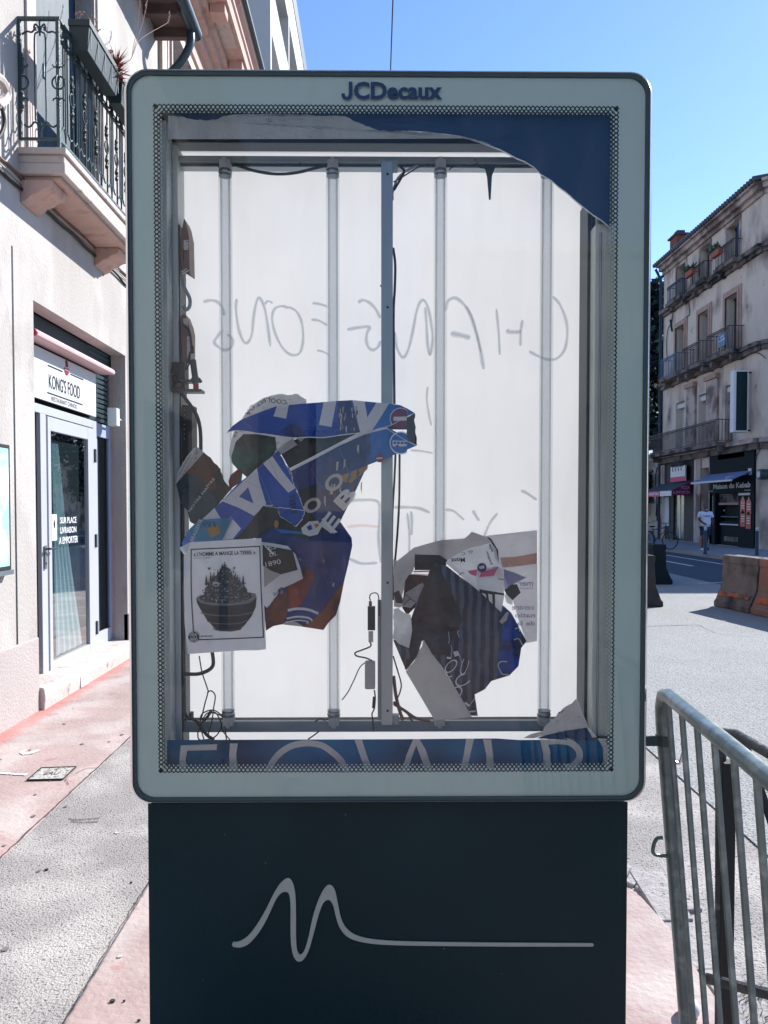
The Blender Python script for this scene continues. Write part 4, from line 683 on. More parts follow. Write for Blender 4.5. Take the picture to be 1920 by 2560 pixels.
# pale painted lane marks, asphalt seams
line_m = M('worn_white_line', (210, 208, 196), .8, .15, 12)
for i, (xa, ya, xb, yb, wd) in enumerate(((9.2, 22.0, 9.2, 24.6, .12), (9.2, 27.5, 9.2, 31, .12), (10.4, 14, 10.4, 60, .10), (7.2, 16.9, 9.2, 17.5, .09))):
    m = MB(); d = Vector((xb - xa, yb - ya, 0)).normalized(); n = Vector((-d.y, d.x, 0)) * wd / 2; a = Vector((xa, ya, .0)); c = Vector((xb, yb, .0)); m.quad([q_ + Vector((0, 0, .004)) for q_ in (a + n, a - n, c - n, c + n)], line_m); struct(m, 'road_marking', recalc=False)
def ribbon(name, pts, wd, mat, z, jit=.004):
    P = catmull([Vector((p[0], p[1], z)) for p in pts], 8); vs = []
    for i, p in enumerate(P):
        t = (P[min(i + 1, len(P) - 1)] - P[max(i - 1, 0)]).normalized(); n = Vector((-t.y, t.x, 0)); e = wd * rnd(.5, 1.2) / 2; o = n * rnd(-jit, jit); vs += [p + n * e + o, p - n * e + o]
    m = MB(); m.add(vs, [(2 * i, 2 * i + 1, 2 * i + 3, 2 * i + 2) for i in range(len(P) - 1)], mat); return struct(m, name, recalc=False)
seam = M('dark_seam', (70, 66, 68), .95, .3, 40); spr = M('white_spray', (235, 228, 226), .8, .05)
gp2 = lambda l, z=.0: [(PG(x, y, z).x, PG(x, y, z).y) for x, y in l]
ribbon('pavement_seam', [(-1.8, y) for y in [i * .35 for i in range(-2, 60)]], .012, seam, .0125); ribbon('pavement_seam', [(-1.006, y) for y in [i * .3 for i in range(-2, 40)]], .006, M('pale_seam', (118, 110, 108), .95, .3, 40), .022)
ribbon('asphalt_crack', gp2([(1600, 1566), (1660, 1564), (1745, 1562)]), .018, seam, .0); ribbon('asphalt_crack', gp2([(1745, 1562), (1800, 1585), (1880, 1592)]), .008, seam, .0)
ribbon('asphalt_crack', gp2([(172, 2048), (200, 2050), (250, 2046)]), .007, seam, .004, .001); ribbon('asphalt_crack', gp2([(175, 2054), (205, 2057), (245, 2055)]), .007, seam, .004, .001)
ribbon('pavement_crack', gp2([(188, 1935), (215, 1922), (250, 1920)], .01), .005, seam, .0125); ribbon('pavement_crack', gp2([(162, 1948), (168, 1955), (172, 1962)], .01), .005, seam, .0125)
ribbon('spray_mark', gp2([(56, 1880), (58, 1885), (72, 1884), (98, 1876)], .01), .03, spr, .0128, .001); ribbon('spray_mark', gp2([(66, 1874), (56, 1880), (60, 1885)], .01), .025, spr, .0131, .001); ribbon('spray_mark', gp2([(0, 1933), (40, 1936), (67, 1937)], .01), .03, spr, .0128, .001)
m_spray, n_, o_ = newmat('coral_spray'); L_ = n_.links.new     # thin paint dust, ragged by noise
g_ = N(n_, 'ShaderNodeTexCoord'); z_ = N(n_, 'ShaderNodeTexNoise', Scale=9., Detail=7.); L_(g_.outputs['Object'], z_.inputs['Vector'])
uvn = N(n_, 'ShaderNodeUVMap'); sx = N(n_, 'ShaderNodeSeparateXYZ'); L_(uvn.outputs[0], sx.inputs[0])
ad = N(n_, 'ShaderNodeMath', operation='ADD'); L_(sx.outputs[0], ad.inputs[0]); L_(z_.outputs[0], ad.inputs[1])
r_ = N(n_, 'ShaderNodeMapRange'); r_.inputs[1].default_value = .78; r_.inputs[2].default_value = 1.45; r_.inputs[4].default_value = .42; L_(ad.outputs[0], r_.inputs[0])
d_ = N(n_, 'ShaderNodeBsdfDiffuse'); d_.inputs[0].default_value = (*S(226, 140, 132), 1); t_ = N(n_, 'ShaderNodeBsdfTransparent'); mx_ = N(n_, 'ShaderNodeMixShader'); L_(r_.outputs[0], mx_.inputs[0]); L_(t_.outputs[0], mx_.inputs[1]); L_(d_.outputs[0], mx_.inputs[2]); L_(mx_.outputs[0], o_.inputs[0])
def spray(name, P, wd, z, axis='y'):                  # strip with u = 1 along the middle
    vs = []; P = catmull([Vector((a, c, z)) for a, c in P], 6)
    for i, p in enumerate(P):
        t = (P[min(i + 1, len(P) - 1)] - P[max(i - 1, 0)]).normalized(); n = Vector((-t.y, t.x, 0)) * wd / 2; vs += [p + n, p, p - n]
    me = bpy.data.meshes.new(name); fs = []
    for i in range(len(P) - 1): fs += [(3 * i, 3 * i + 1, 3 * i + 4, 3 * i + 3), (3 * i + 1, 3 * i + 2, 3 * i + 5, 3 * i + 4)]
    me.from_pydata([tuple(v) for v in vs], [], fs); uv = me.uv_layers.new(); 
    for l in me.loops: uv.data[l.index].uv = (min(1, min(l.vertex_index // 3, len(P) - 1 - l.vertex_index // 3) / 5) if l.vertex_index % 3 == 1 else 0, .5)
    me.materials.append(m_spray); o = bpy.data.objects.new(name, me); C.objects.link(o); o['kind'] = 'structure'; return o
spray('coral_paint', [(-2.74, y) for y in (3.5, 4.5, 5.2, 5.8, 6.4, 7, 8, 9.4)], .34, .0136)
spray('coral_paint', [(1.02, .5), (1.05, 1.6), (1.03, 2.2), (.99, 2.5)], .4, .0225); spray('coral_paint', [(-.86, 1.4), (-.80, 1.9), (-.74, 2.4)], .3, .0225)
# access cover in the pavement
cv = thing('access_cover', 'small worn metal access cover set in the pink pavement', 'access cover', PG(135, 1935, .01))
q = [PG(x, y, .013) for x, y in ((68, 1951), (103, 1921), (190, 1918), (157, 1949))]; b = MB(); b.prism(q, (0, 0, .003), M('worn_cover', (168, 166, 160), .7, .1, 30, .6, 60, speck=((60, 60, 60), 40, .55, .6))); b.build('plate', cv)
b = MB()
for i in range(4):
    a, c = q[i], q[(i + 1) % 4]; b.tube([a + Vector((0, 0, .003)), c + Vector((0, 0, .003))], .005, m_black, 6)
b.build('frame', cv); b = MB(); ctr = sum(q, Vector()) / 4 + Vector((0, 0, .0045))
b.text('EAU', lambda u, v: ctr + (q[1] - q[0]) * .28 * (v - .5) + (q[3] - q[0]) * .42 * (u - .5), seam, .01); b.build('lettering', cv)
# gum spots and oil marks, pressed flat
random.seed(31); gm = MB(); mg = M('gum_grey', (104, 98, 98), .9, .2, 30); mgl = M('gum_pale', (176, 168, 164), .9, .1, 30)
for _ in range(170):
    x, y = rnd(-2.7, 1.0), rnd(2.2, 9.5)
    if -1.8 < x < -1.02 and rnd(0, 1) < .5: continue
    if x > -1.0 and y > 3.3: continue
    z = .0222 if x > -1.0 else (.0122 if x < -1.81 else .0035); r = rnd(.006, .016); gm.add([(x + r * rnd(.7, 1.2) * math.cos(i), y + r * rnd(.7, 1.2) * math.sin(i), z) for i in (0, 1.05, 2.1, 3.14, 4.2, 5.2)], [(0, 1, 2, 3, 4, 5)], mg if rnd(0, 1) < .7 else mgl)
o = gm.build('gum_spots', recalc=False); o['kind'] = 'stuff'
# litter
litm = M('dark_litter', (40, 44, 46), .8)
for px, py, r in ((117, 2165, .012), (281, 2503, .012), (311, 2503, .005), (328, 2197, .007), (347, 2552, .006)):
    c = PG(px, py, .02); b = MB(); b.prism([(c.x + r * math.cos(a) * rnd(.6, 1.2), c.y + r * .7 * math.sin(a), c.z - .02 + (.02 if py > 2480 else .002)) for a in (0, 1.1, 2.2, 3.3, 4.4, 5.4)], (0, 0, .004), litm)
    o = b.build('litter_scrap'); props(o, {117: 'small dark scrap lying on the rough asphalt strip left of the base', 281: 'biggest dark scrap on the pink strip beside the base', 311: 'tiny scrap just right of the bigger one on pink strip', 328: 'small dark scrap on asphalt close to the base edge', 347: 'little scrap against the foot of the slate base'}[px], 'litter')
# ---------------- left side of the street ----------------
def wallX(mb, X, inn, y0, y1, z0, z1, ops, depth, mat, rev=None):     # facade on a plane of constant X with openings and reveals
    ys = sorted({y0, y1, *[q for o in ops for q in o[:2]]}); zs = sorted({z0, z1, *[q for o in ops for q in o[2:4]]})
    for i in range(len(ys) - 1):
        for j in range(len(zs) - 1):
            ym, zm = (ys[i] + ys[i + 1]) / 2, (zs[j] + zs[j + 1]) / 2
            if any(o[0] < ym < o[1] and o[2] < zm < o[3] for o in ops): continue
            mb.quad([(X, ys[i], zs[j]), (X, ys[i + 1], zs[j]), (X, ys[i + 1], zs[j + 1]), (X, ys[i], zs[j + 1])], mat)
    xi = X + inn * depth
    for a, b, c, d in [o[:4] for o in ops]:
        for q in ([(X, a, c), (X, a, d), (xi, a, d), (xi, a, c)], [(X, b, c), (X, b, d), (xi, b, d), (xi, b, c)], [(X, a, d), (X, b, d), (xi, b, d), (xi, a, d)], [(X, a, c), (X, b, c), (xi, b, c), (xi, a, c)]): mb.quad(q, rev or mat)
XW = -2.8
yv = lambda px, X=XW, py=1300: PX(px, py, X).y
zv = lambda px, py, X=XW: PX(px, py, X).z
w0, w1 = yv(85, XW, 40), yv(228, XW, 40); s0, s1 = yv(86, XW, 1000), yv(315, XW, 1100); SZ = zv(86, 752)
B0 = PX(151, 372, -2.48)                              # outer near foot of the balcony railing
ZF = B0.z
A_ = thing('old_house', 'cream stucco house with iron balcony above a small restaurant doorway on the left', 'house', (-4, 4, 0))
b = MB(); wallX(b, XW, -1, -14, 9.9, 0, 7.75, [(w0, w1, ZF - .02, 7.0), (s0, s1, .19, SZ), (-3.0, -1.9, 4.4, 6.8), (-7.2, -6.1, 4.4, 6.8), (-8, -5.2, .2, 3)], .16, m_stucco)
b.box((-9, -14, 0), (-3.25, 9.9, 7.75), m_dark); b.box((-3.25, 8.6, 0), (-2.81, 9.89, 7.7), m_stucco); b.quad([(-9, 9.9, 0), (XW, 9.9, 0), (XW, 9.9, 7.7), (-9, 9.9, 7.7)], m_stucco); b.build('wall', A_)
b = MB(); pz = zv(60, 1605); b.box((XW - .05, -14, 0), (XW + .014, s0 + .001, pz), m_plinth); b.box((XW - .05, s1, 0), (XW + .014, 9.9, .5), m_plinth); b.build('plinth', A_, bevel=.01)
b = MB(); gy = yv(39); b.box((XW - .02, gy - .012, pz), (XW + .002, gy + .012, zv(37, 620)), m_black); b.build('expansion_joint', A_)
# eave, gutter
m_wood = M('weathered_rafter', (98, 82, 78), .85, .25, 12, .3, 40, stretch=(.4, 1, 1)); m_zinc = M('dark_zinc', (66, 80, 86), .4, .12, 8, .1, 30, metal=.5)
b = MB(); b.box((-3.4, -14, 7.72), (-2.36, 9.86, 7.76), m_wood)
for i in range(52): y = 9.78 - i * .45; b.box((-2.82, y - .04, 7.6), (-2.38, y + .04, 7.719), m_wood)
b.build('soffit', A_); b = MB(); b.prism([(-9, -14.0, 9.4), (-2.3, -14.0, 7.78), (-2.3, -14.0, 7.9), (-9, -14.0, 9.52)], (0, 23.9, 0), M('roof_tile', (176, 110, 84), .8, .2, 9, .4, 20)); b.build('roof', A_)
b = MB(); b.tube([(-2.31, -14, 7.72), (-2.31, 9.9, 7.72)], .082, m_zinc, 16)
for y in (9.1, 8.2, 7.3, 6.4, 5.5): b.tube([(-2.31, y, 7.72), (-2.31, y + .035, 7.72)], .088, m_zinc, 16)
b.build('gutter', A_, smooth=True); b = MB(); b.tube([(-2.33, 9.72, 7.66), (-2.34, 9.72, 7.5), (-2.45, 9.73, 7.3), (-2.68, 9.75, 7.05), (-2.72, 9.76, 6.8), (-2.72, 9.76, 3), (-2.72, 9.76, .1)], .05, m_zinc, 12, 4); b.build('downpipe', A_, smooth=True)
# balcony window
XS = XW - .155; m_shut = M('slate_blue_shutter', (52, 72, 84), .6, .10, 5, .2, 30, stretch=(1, 8, .5), col2=(40, 60, 78), c2scale=2)
wn = MB(); ym = yv(108, XS, 60); wn.box((XS - .04, w0 - .1, ZF), (XS, ym - .004, 7.0), m_shut); wn.box((XS - .04, ym + .004, ZF), (XS - .003, yv(176, XS, 60), 7.0), m_shut); wo_ = wn.build('shutter', A_)
wn = MB(); wn.box((XS - .06, yv(177, XS, 60), ZF), (XS - .012, w1 - .002, 7.0), M('blue_shutter_edge', (46, 74, 102), .5)); wn.build('shutter', A_)
wn = MB(); wn.box((XS - .03, ym - .02, ZF + 1.0), (XS + .012, ym + .02, ZF + 1.12), m_alu); wn.build('shutter_bolt', wo_)
b = MB()
for ya, yb, e in ((w0 - .17, w0 - .002, .02), (w1 + .002, w1 + .15, .03), (w1 + .04, w1 + .09, .05)): b.box((XW - .01, ya, ZF), (XW + e, yb, 7.12), m_stonel)
b.build('window_surround', A_, bevel=.006)
for ya, yb in ((-3.0, -1.9), (-7.2, -6.1)):
    b = MB(); b.box((XS - .04, ya, 4.4), (XS, yb, 6.8), m_shut); b.build('shutter', A_)
b = MB(); b.box((XS - .04, -8, .2), (XS, -5.2, 3), m_dark); b.build('shop_window', A_)
# balcony
XO, YN, YE = -2.46, B0.y, B0.y + 1.86
bal = MB()
for z0, z1, e in ((ZF - .05, ZF, .035), (ZF - .115, ZF - .052, .012), (ZF - .20, ZF - .117, .022), (ZF - .235, ZF - .202, -.03)): bal.box((XW - .01, YN - e, z0), (XO + e, YE + e, z1), m_stonel if e > 0 else m_stone)  # shaded underside and corbels coloured salmon, sunlit fascia coloured pale
bo = bal.build('balcony', A_, bevel=.008)
for y in (YN + .0, YE - .30):
    k = MB(); q = [(XW, ZF - .236), (XO - .09, ZF - .236), (XO - .09, ZF - .27), (XO - .11, ZF - .30), (XO - .16, ZF - .315), (XO - .20, ZF - .345), (XO - .25, ZF - .36), (XW + .05, ZF - .40), (XW, ZF - .42)]
    k.prism([(x, y, z) for x, z in q], (0, .30, 0), m_stone); k.build('corbel', bo, bevel=.01)
RZ0, RZ1 = ZF + .075, ZF + 1.0
k = MB(); XR_ = -2.49
k.box((XR_ - .02, YN, RZ1 - .012), (XR_ + .02, YE, RZ1 + .012), m_iron); k.box((XW, YN - .015, RZ1 - .012), (XR_ + .02, YN + .015, RZ1 + .012), m_iron); k.box((XW, YN - .01, RZ0 - .01), (XR_, YN + .01, RZ0 + .01), m_iron); k.box((XR_ - .012, YN, RZ0 - .012), (XR_ + .012, YE, RZ0 + .012), m_iron); k.box((XR_ - .01, YN, RZ1 - .15), (XR_ + .01, YE, RZ1 - .13), m_iron)
k.box((XR_ - .014, YN - .014, ZF), (XR_ + .014, YN + .014, RZ1), m_iron); k.box((XW, YN - .012, RZ0), (XW + .024, YN + .012, RZ1), m_iron); k.box((XR_ - .014, YE - .014, ZF), (XR_ + .014, YE + .014, RZ1), m_iron)
k.build('rail_frame', bo, bevel=.003)
def motif(k, f):                                      # f(u, z): u across a 0.28 m bay
    hh = RZ1 - RZ0; t = .0075
    def tb(p, r=t): k.tube([f(u, RZ0 + z * hh) for u, z in p], r, m_iron, 5, 4)
    k.tube([f(.14, RZ0 + .0), f(.14, RZ0 + .14 * hh)], t, m_iron, 5); k.tube([f(.14, RZ0 + .86 * hh), f(.14, RZ1)], t, m_iron, 5)
    tb([(.098, .16), (.098, .5), (.098, .84), (.118, .885), (.14, .895), (.162, .885), (.182, .84), (.182, .5), (.182, .16), (.162, .115), (.14, .105), (.118, .115), (.098, .16)], .0065)
    for s in (1, -1):
        g_ = lambda u: .14 + s * u
        tb([(g_(0), .88), (g_(.012), .93), (g_(.035), .955), (g_(.045), .925), (g_(.03), .905)]); tb([(g_(.0), .07), (g_(.02), .12), (g_(.05), .14), (g_(.075), .11), (g_(.1), .1), (g_(.13), .12)]); tb([(g_(.03), .93), (g_(.06), .89), (g_(.1), .895), (g_(.14), .87)])
    for s in (0, 1):
        c = .28 * s; tb([(c + .048 * math.cos(a * math.pi / 6) * (1 - 0), .47 + .055 * math.sin(a * math.pi / 6)) for a in range(13)], .007)
        for z0, dz in ((.56, 1), (.38, -1)):
            for n_2, (zz, ww) in enumerate(((0, .012), (.035, .02), (.07, .012), (.1, .018), (.14, .006))): k.sphere(f(c, RZ0 + (z0 + dz * zz) * hh), ww, m_iron, 6, 4, (1, 1, 1.5))
            tb([(c - .045, z0 + dz * .06), (c - .03, z0 + dz * .04), (c, z0 + dz * .05), (c + .03, z0 + dz * .04), (c + .045, z0 + dz * .06)], .006)
n_b = 7; wbay = (YE - YN) / n_b
for i in range(n_b):
    k = MB(); motif(k, lambda u, z, i=i: Vector((XR_, YN + (i + u / .28) * wbay, z))); k.tube([(XR_, YN + (i + .06) * wbay, RZ0), (XR_, YN + (i + .06) * wbay, RZ1)], .008, m_iron, 5); k.tube([(XR_, YN + (i + .5) * wbay, RZ0), (XR_, YN + (i + .5) * wbay, RZ1)], .006, m_iron, 5); k.build('railing_panel', bo)
k = MB(); motif(k, lambda u, z: Vector((XW + .03 + u, YN, z))); k.build('railing_panel', bo)
# planters hung on the railing
m_soil = M('dry_soil', (92, 72, 62), .95, .3, 40)
m_flower = M('withered_flower', (176, 138, 124), .8, .2, 40); m_stem = M('dry_stem', (120, 92, 84), .8, .2, 40); m_spike = M('rust_spiky_leaf', (128, 62, 44), .7, .35, 30)
def planter(y, L, label):
    t = thing('balcony_planter', label, 'planter', (-2.37, y + L / 2, 5.35), 'planters hung on the balcony rail')
    z1, z0 = RZ1 + .10, RZ1 - .13; k = MB()
    vs = []; lay = [(z0, .055, .03), (z1 - .05, .078, .012), (z1 - .05, .088, 0), (z1, .088, 0), (z1, .074, .014), (z1 - .05, .07, .02)]
    for z, hx, ey in lay: vs += [(-2.385 - hx, y + ey, z), (-2.385 + hx, y + ey, z), (-2.385 + hx, y + L - ey, z), (-2.385 - hx, y + L - ey, z)]
    fs = [(0, 1, 2, 3)] + [(4 * a + i, 4 * a + (i + 1) % 4, 4 * a + 4 + (i + 1) % 4, 4 * a + 4 + i) for a in range(len(lay) - 1) for i in range(4)]; k.add(vs, fs, m_dkgrn)
    for i in range(5): yy = y + .05 + i * (L - .1) / 4; k.box((-2.31, yy - .006, z0 + .01), (-2.304, yy + .006, z1 - .055), m_dkgrn)
    k.build('trough', t, bevel=.004); k = MB(); k.box((-2.45, y + .02, z1 - .06), (-2.32, y + L - .02, z1 - .03), m_soil); k.build('soil', t)
    k = MB(); k.box((-2.51, y + L * .3, RZ1 + .012), (-2.44, y + L * .3 + .02, RZ1 + .02), m_iron); k.build('hook', t); return t, z1
p1, zt = planter(6.22, .74, 'near dark green plastic trough with withered flowers hung on balcony rail')
p2, _ = planter(7.02, .7, 'far dark green trough on balcony rail, half hidden by the display')
random.seed(11)
for tt, y0 in ((p1, 6.22),):
    fl_ = thing('dried_plant', 'dry brown flower stalks with small withered heads in the near trough', 'plant', (-2.4, y0 + .3, zt - .03)); k = MB(); kf = MB()
    for i in range(16):
        y = y0 + .04 + rnd(0, .6); x = -2.4 + rnd(-.05, .04); h = rnd(.03, .13); a = Vector((x, y, zt - .03)); e = a + Vector((rnd(-.03, .08), rnd(-.05, .05), h + .03)); k.tube([a, (a + e) / 2 + Vector((.01, 0, .01)), e], .0022, m_stem, 4)
        for q in range(3): kf.sphere(e + Vector((rnd(-.02, .02), rnd(-.02, .02), rnd(-.01, .015))), rnd(.006, .012), m_flower, 5, 4, (1, 1, .6))
    k.build('stem', fl_); kf.build('flower_head', fl_)
sp = thing('spiky_plant', 'rust red spiky succulent head beside the corner of the display case', 'plant', (-2.36, 6.93, zt - .02)); k = MB(); c = Vector((-2.33, 6.93, zt + .03))
for i in range(150):
    d = Vector((rnd(-1, 1), rnd(-1, 1), rnd(-.5, 1.3))).normalized(); L = rnd(.07, .15); s_ = d.cross(Vector((rnd(-1, 1), rnd(-1, 1), rnd(-1, 1)))).normalized() * .008; o = c + Vector((0, 0, rnd(-.12, .04))) + d * .02; tip = o + d * L + Vector((0, 0, .02)); n_ = d.cross(s_).normalized() * .004
    k.add([o + s_, o - s_, o + n_, tip], [(0, 1, 3), (1, 2, 3), (2, 0, 3)], m_spike)
k.build('leaf_rosette', sp)
gr = thing('dry_grass', 'three tall pale dried grass stalks rising above the balcony trough', 'plant', (-2.33, 6.9, zt - .02)); base = Vector((-2.33, 6.86, zt))
for pts in ([(325, 150), (333, 118), (343, 70), (350, 0), (352, -40)], [(325, 150), (338, 112), (358, 50), (368, 0), (376, -50)], [(325, 150), (345, 105), (375, 82), (400, 68), (420, 55), (424, 40), (423, 30)]):
    k = MB(); P = [PX(x, y, -2.30) for x, y in pts]; k.tube([base] + P, [.0035, .003, .0028, .0026, .0025, .002], m_stem, 5, 6)
    Q = catmull(P[-3:], 10)
    for q in Q:
        for _ in range(2): k.sphere(q + Vector((rnd(-.006, .006), rnd(-.006, .006), rnd(-.01, .01))), rnd(.003, .006), m_flower, 4, 3, (1, 1, 2))
    k.build('stalk', gr)
# cables clipped under the balcony
def wcable(name, label, dz, r, y0, y1, wob, seed, mat=m_cable):
    k = MB(); P = [(XW + .018 + .006 * math.sin(i * 1.7), y0 + (y1 - y0) * i / 26, zcb + dz + wob * noise.noise(Vector((i * .45, seed, 0)))) for i in range(27)]; k.tube(P, r, mat, 6, 3); o = k.build(name, smooth=True); return props(o, label, 'cable', 'cables along the stucco wall')
zcb = PX(145, 545, XW + .02).z
wcable('wall_cable', 'thick black cable drooping along the wall under the balcony', -.03, .013, 3.5, 9.7, .05, 1); wcable('wall_cable', 'thin pale cable stretched along the wall just above the black one', .01, .006, 3.5, 9.7, .025, 2, M('pale_cable', (176, 166, 160), .6)); wcable('wall_cable', 'brown cable bundle running highest under the balcony', .055, .011, 3.5, 9.7, .03, 3, M('brown_cable', (112, 84, 74), .7))
# restaurant recess: louvre, sign, awning, door
sh = thing('restaurant_entrance', 'white framed restaurant door and glazing recessed in the cream wall', 'shop front', (-2.97, 7.3, .2)); XD = -2.985
k = MB(); k.box((XD - .06, s0 - .2, .2), (XD - .045, s1, SZ), m_dark); k.build('backing', sh)
k = MB(); zs_ = zv(243, 937, XD); k.box((XD - .03, s0 - .2, zs_ + .04), (XD + .0, s1, SZ), m_profd); yl0, yl1 = yv(243, XD), yv(276, XD)
for i in range(15):
    z = zv(262, 1058, XD) + i * .052; k.box((XD - .02, yl0 - .2, z), (XD - .0, yl1, z + .034), M('louvre_slat', (62, 80, 86), .5) if i == 0 else bpy.data.materials['louvre_slat'], Matrix.Rotation(R(22), 3, 'Y'))
k.box((XD - .02, yl1, .3), (XD + .012, yl1 + .05, SZ - .002), m_profd); k.build('louvre', sh)
k = MB(); k.box((XD - .02, yl1 + .12, .19), (XD + .05, s1 - .001, SZ - .2), M('pinkish_jamb', (172, 148, 142), .9, .1, 4, .4, 30)); k.build('jamb', sh)
m_dgl = glass('dark_shop_glass', (.72, .84, .86), .6); m_cur = M('sheer_curtain', (200, 214, 212), .9, .1, 10, stretch=(1, 12, .2)); m_frm = M('white_door_frame', (170, 173, 182), .4, .03, 4)
zb = zv(116, 1685, XD); zt_ = zv(113, 1041, XD); y1_, y2_ = yv(114, XD), yv(230, XD); zh = zv(100, 1012, XD)
k = MB(); k.box((XD - .02, s0 - .15, zt_ + .012), (XD + .02, y2_, zh), m_frm); k.box((XD - .02, yv(98, XD), zb - .02), (XD + .02, y1_ - .012, zt_ + .012), m_frm); k.box((XD - .02, y2_ + .008, zb + .0), (XD + .018, yv(241, XD), zt_ + .09), m_frm); k.build('door_frame', sh, bevel=.004)
k = MB(); m_frs = M('blue_grey_frame', (150, 162, 190), .4, .03, 4); k.box((XD - .02, yv(241, XD) + .002, zt_ - .06), (XD + .014, yl1 - .003, zt_ + .08), m_frs); k.box((XD - .02, yl1 - .06, zb), (XD + .014, yl1 - .003, zt_ - .061), m_frs); k.box((XD - .02, yv(241, XD) + .002, zb - .0), (XD + .014, yl1 - .061, zb + .17), m_frm); k.build('sidelight_frame', sh, bevel=.003)
k = MB(); k.quad([(XD - .005, yv(241, XD), zb + .17), (XD - .005, yl1 - .06, zb + .17), (XD - .005, yl1 - .06, zt_ - .06), (XD - .005, yv(241, XD), zt_ - .06)], m_dgl); k.build('sidelight_pane', sh)
d0 = thing('d', None, None, (0, 0, 0)); bpy.data.objects.remove(d0)
k = MB(); gL, gR = yv(127, XD + .02), yv(220, XD + .02); gb, gt = zv(127, 1656, XD + .02), zv(126, 1077, XD + .02)
k.box((XD - .015, y1_, zb), (XD + .03, gL, zt_), m_frm); k.box((XD - .015, gR, zb), (XD + .03, y2_, zt_), m_frm); k.box((XD - .015, gL, zb), (XD + .029, gR, gb), m_frm); k.box((XD - .015, gL, gt), (XD + .029, gR, zt_), m_frm); do = k.build('door', sh, bevel=.004)
k = MB(); k.quad([(XD + .008, gL, gb), (XD + .008, gR, gb), (XD + .008, gR, gt), (XD + .008, gL, gt)], m_dgl); k.build('door_pane', do)
k = MB(); vs = []
for i in range(41):
    t = i / 40
    for z, a0, a1 in ((gt - .1, .12, .30), (gt - .9, .16, .5), (gb + .02, .2, .92)): vs.append((XD - .02 + .012 * math.sin(t * 31), gL + (gR - gL) * (a0 + (a1 - a0) * t), z))
k.add(vs, [(3 * i + j, 3 * i + 3 + j, 3 * i + 4 + j, 3 * i + 1 + j) for i in range(40) for j in (0, 1)], m_cur); k.build('curtain', do)
k = MB()
for t, ya, yb in (('SUR PLACE', 1293, 1309), ('LIVRAISON', 1318, 1334), ('A EMPORTER', 1343, 1361)):
    xa, xb = (151, 191) if t[0] != 'A' else (148, 195); p = PX(xa, yb, XD + .012); q = PX(xb, yb, XD + .012); u = PX(xa, ya, XD + .012); k.text(t, plane_map((XD + .012, p.y, p.z), (0, q.y - p.y, 0), (0, 0, u.z - p.z)), m_white, .02)
k.build('door_lettering', do)
k = MB(); q = PX(125, 1352, XD + .014); k.box((XD + .0301, q.y, q.z), (XD + .032, q.y + .11, q.z + .24), m_white); k.sphere((XD + .033, q.y + .055, q.z + .15), .03, m_black, 8, 6, (.1, .6, 1.3)); k.build('sticker', do)
k = MB(); hz = PX(120, 1372, XD + .05).z; hy = yv(118, XD + .05); k.box((XD + .03, hy - .015, hz - .18), (XD + .036, hy + .02, hz + .03), m_alu); k.tube([(XD + .03, hy, hz), (XD + .075, hy, hz), (XD + .08, hy + .05, hz), (XD + .08, hy + .14, hz)], .010, m_profd, 8); k.sphere((XD + .037, hy, hz - .13), .012, m_black, 8, 6, (.4, 1, 1)); k.build('door_handle', do)
for py in (1352, 1570, 1140): z = zv(232, py, XD); k = MB(); k.box((XD + .02, y2_ - .005, z - .07), (XD + .045, y2_ + .03, z + .07), m_profd); k.build('hinge', do)
# step
k = MB(); k.prism([(-3.05, s0 - .001, 0), (XW + .05, s0 - .001, 0), (XW + .06, s0, .12), (XW + .05, s0, .195), (-3.05, s0, .215)], (0, s1 - s0, 0), m_stonel); k.build('door_step', sh, bevel=.012)
k = MB(); k.box((XW + .055, 7.02, .02), (XW + .064, 7.2, .13), m_white); k.build('step_tile', sh)
# sign
sg = thing('restaurant_sign', 'white restaurant sign with narrow black lettering and a red bowl above the doorway', 'sign', (-2.93, 7, zv(243, 1043, -2.93))); XG = -2.93
q0, q1 = zv(243, 1043, XG), zv(243, 937, XG); ye = yv(243, XG)
k = MB(); k.box((XG - .02, s0 - .12, q0), (XG, ye, q1), M('sign_white', (196, 198, 202), .45, .02)); k.build('board', sg)
k = MB(); zt1, zt0 = zv(126, 935, XG), zv(126, 971, XG); k.text("KONG'S FOOD", plane_map((XG + .003, yv(126, XG), zt0), (0, yv(203, XG) - yv(126, XG), 0), (0, 0, zt1 - zt0)), m_ink0 if 'm_ink0' in globals() else m_dark, .005)
zt0 = zv(132, 1003, XG); k.text('RESTAURANT CHINOIS', plane_map((XG + .003, yv(132, XG), zt0), (0, yv(195, XG) - yv(132, XG), 0), (0, 0, .042)), m_dark, .0)
for xa, ya, xb, yb in ((119, 911, 156, 931), (176, 935, 208, 950), (118, 981, 206, 1012)):
    p, q = PX(xa, ya, XG), PX(xb, yb, XG); z = (p.z + q.z) / 2; k.box((XG, p.y, z - .006), (XG + .003, q.y, z + .006), m_dark)
k.build('lettering', sg); k = MB(); p = PX(166, 921, XG); rr = .055
k.prism([(XG + .001, p.y + rr * math.cos(R(a)), p.z + rr * math.sin(R(a)) * 1.2) for a in range(180, 361, 15)], (.004, 0, 0), m_red); k.box((XG + .005, p.y - rr, p.z - .022), (XG + .007, p.y + rr, p.z - .012), m_white)
for dy in (-.02, 0, .02): k.tube([(XG + .004, p.y + dy, p.z + .015), (XG + .004, p.y + dy + .008, p.z + .03), (XG + .004, p.y + dy - .006, p.z + .05), (XG + .004, p.y + dy + .002, p.z + .068 + (.02 if dy == 0 else 0))], .0035, m_red, 5, 3)
k.build('bowl_emblem', sg)
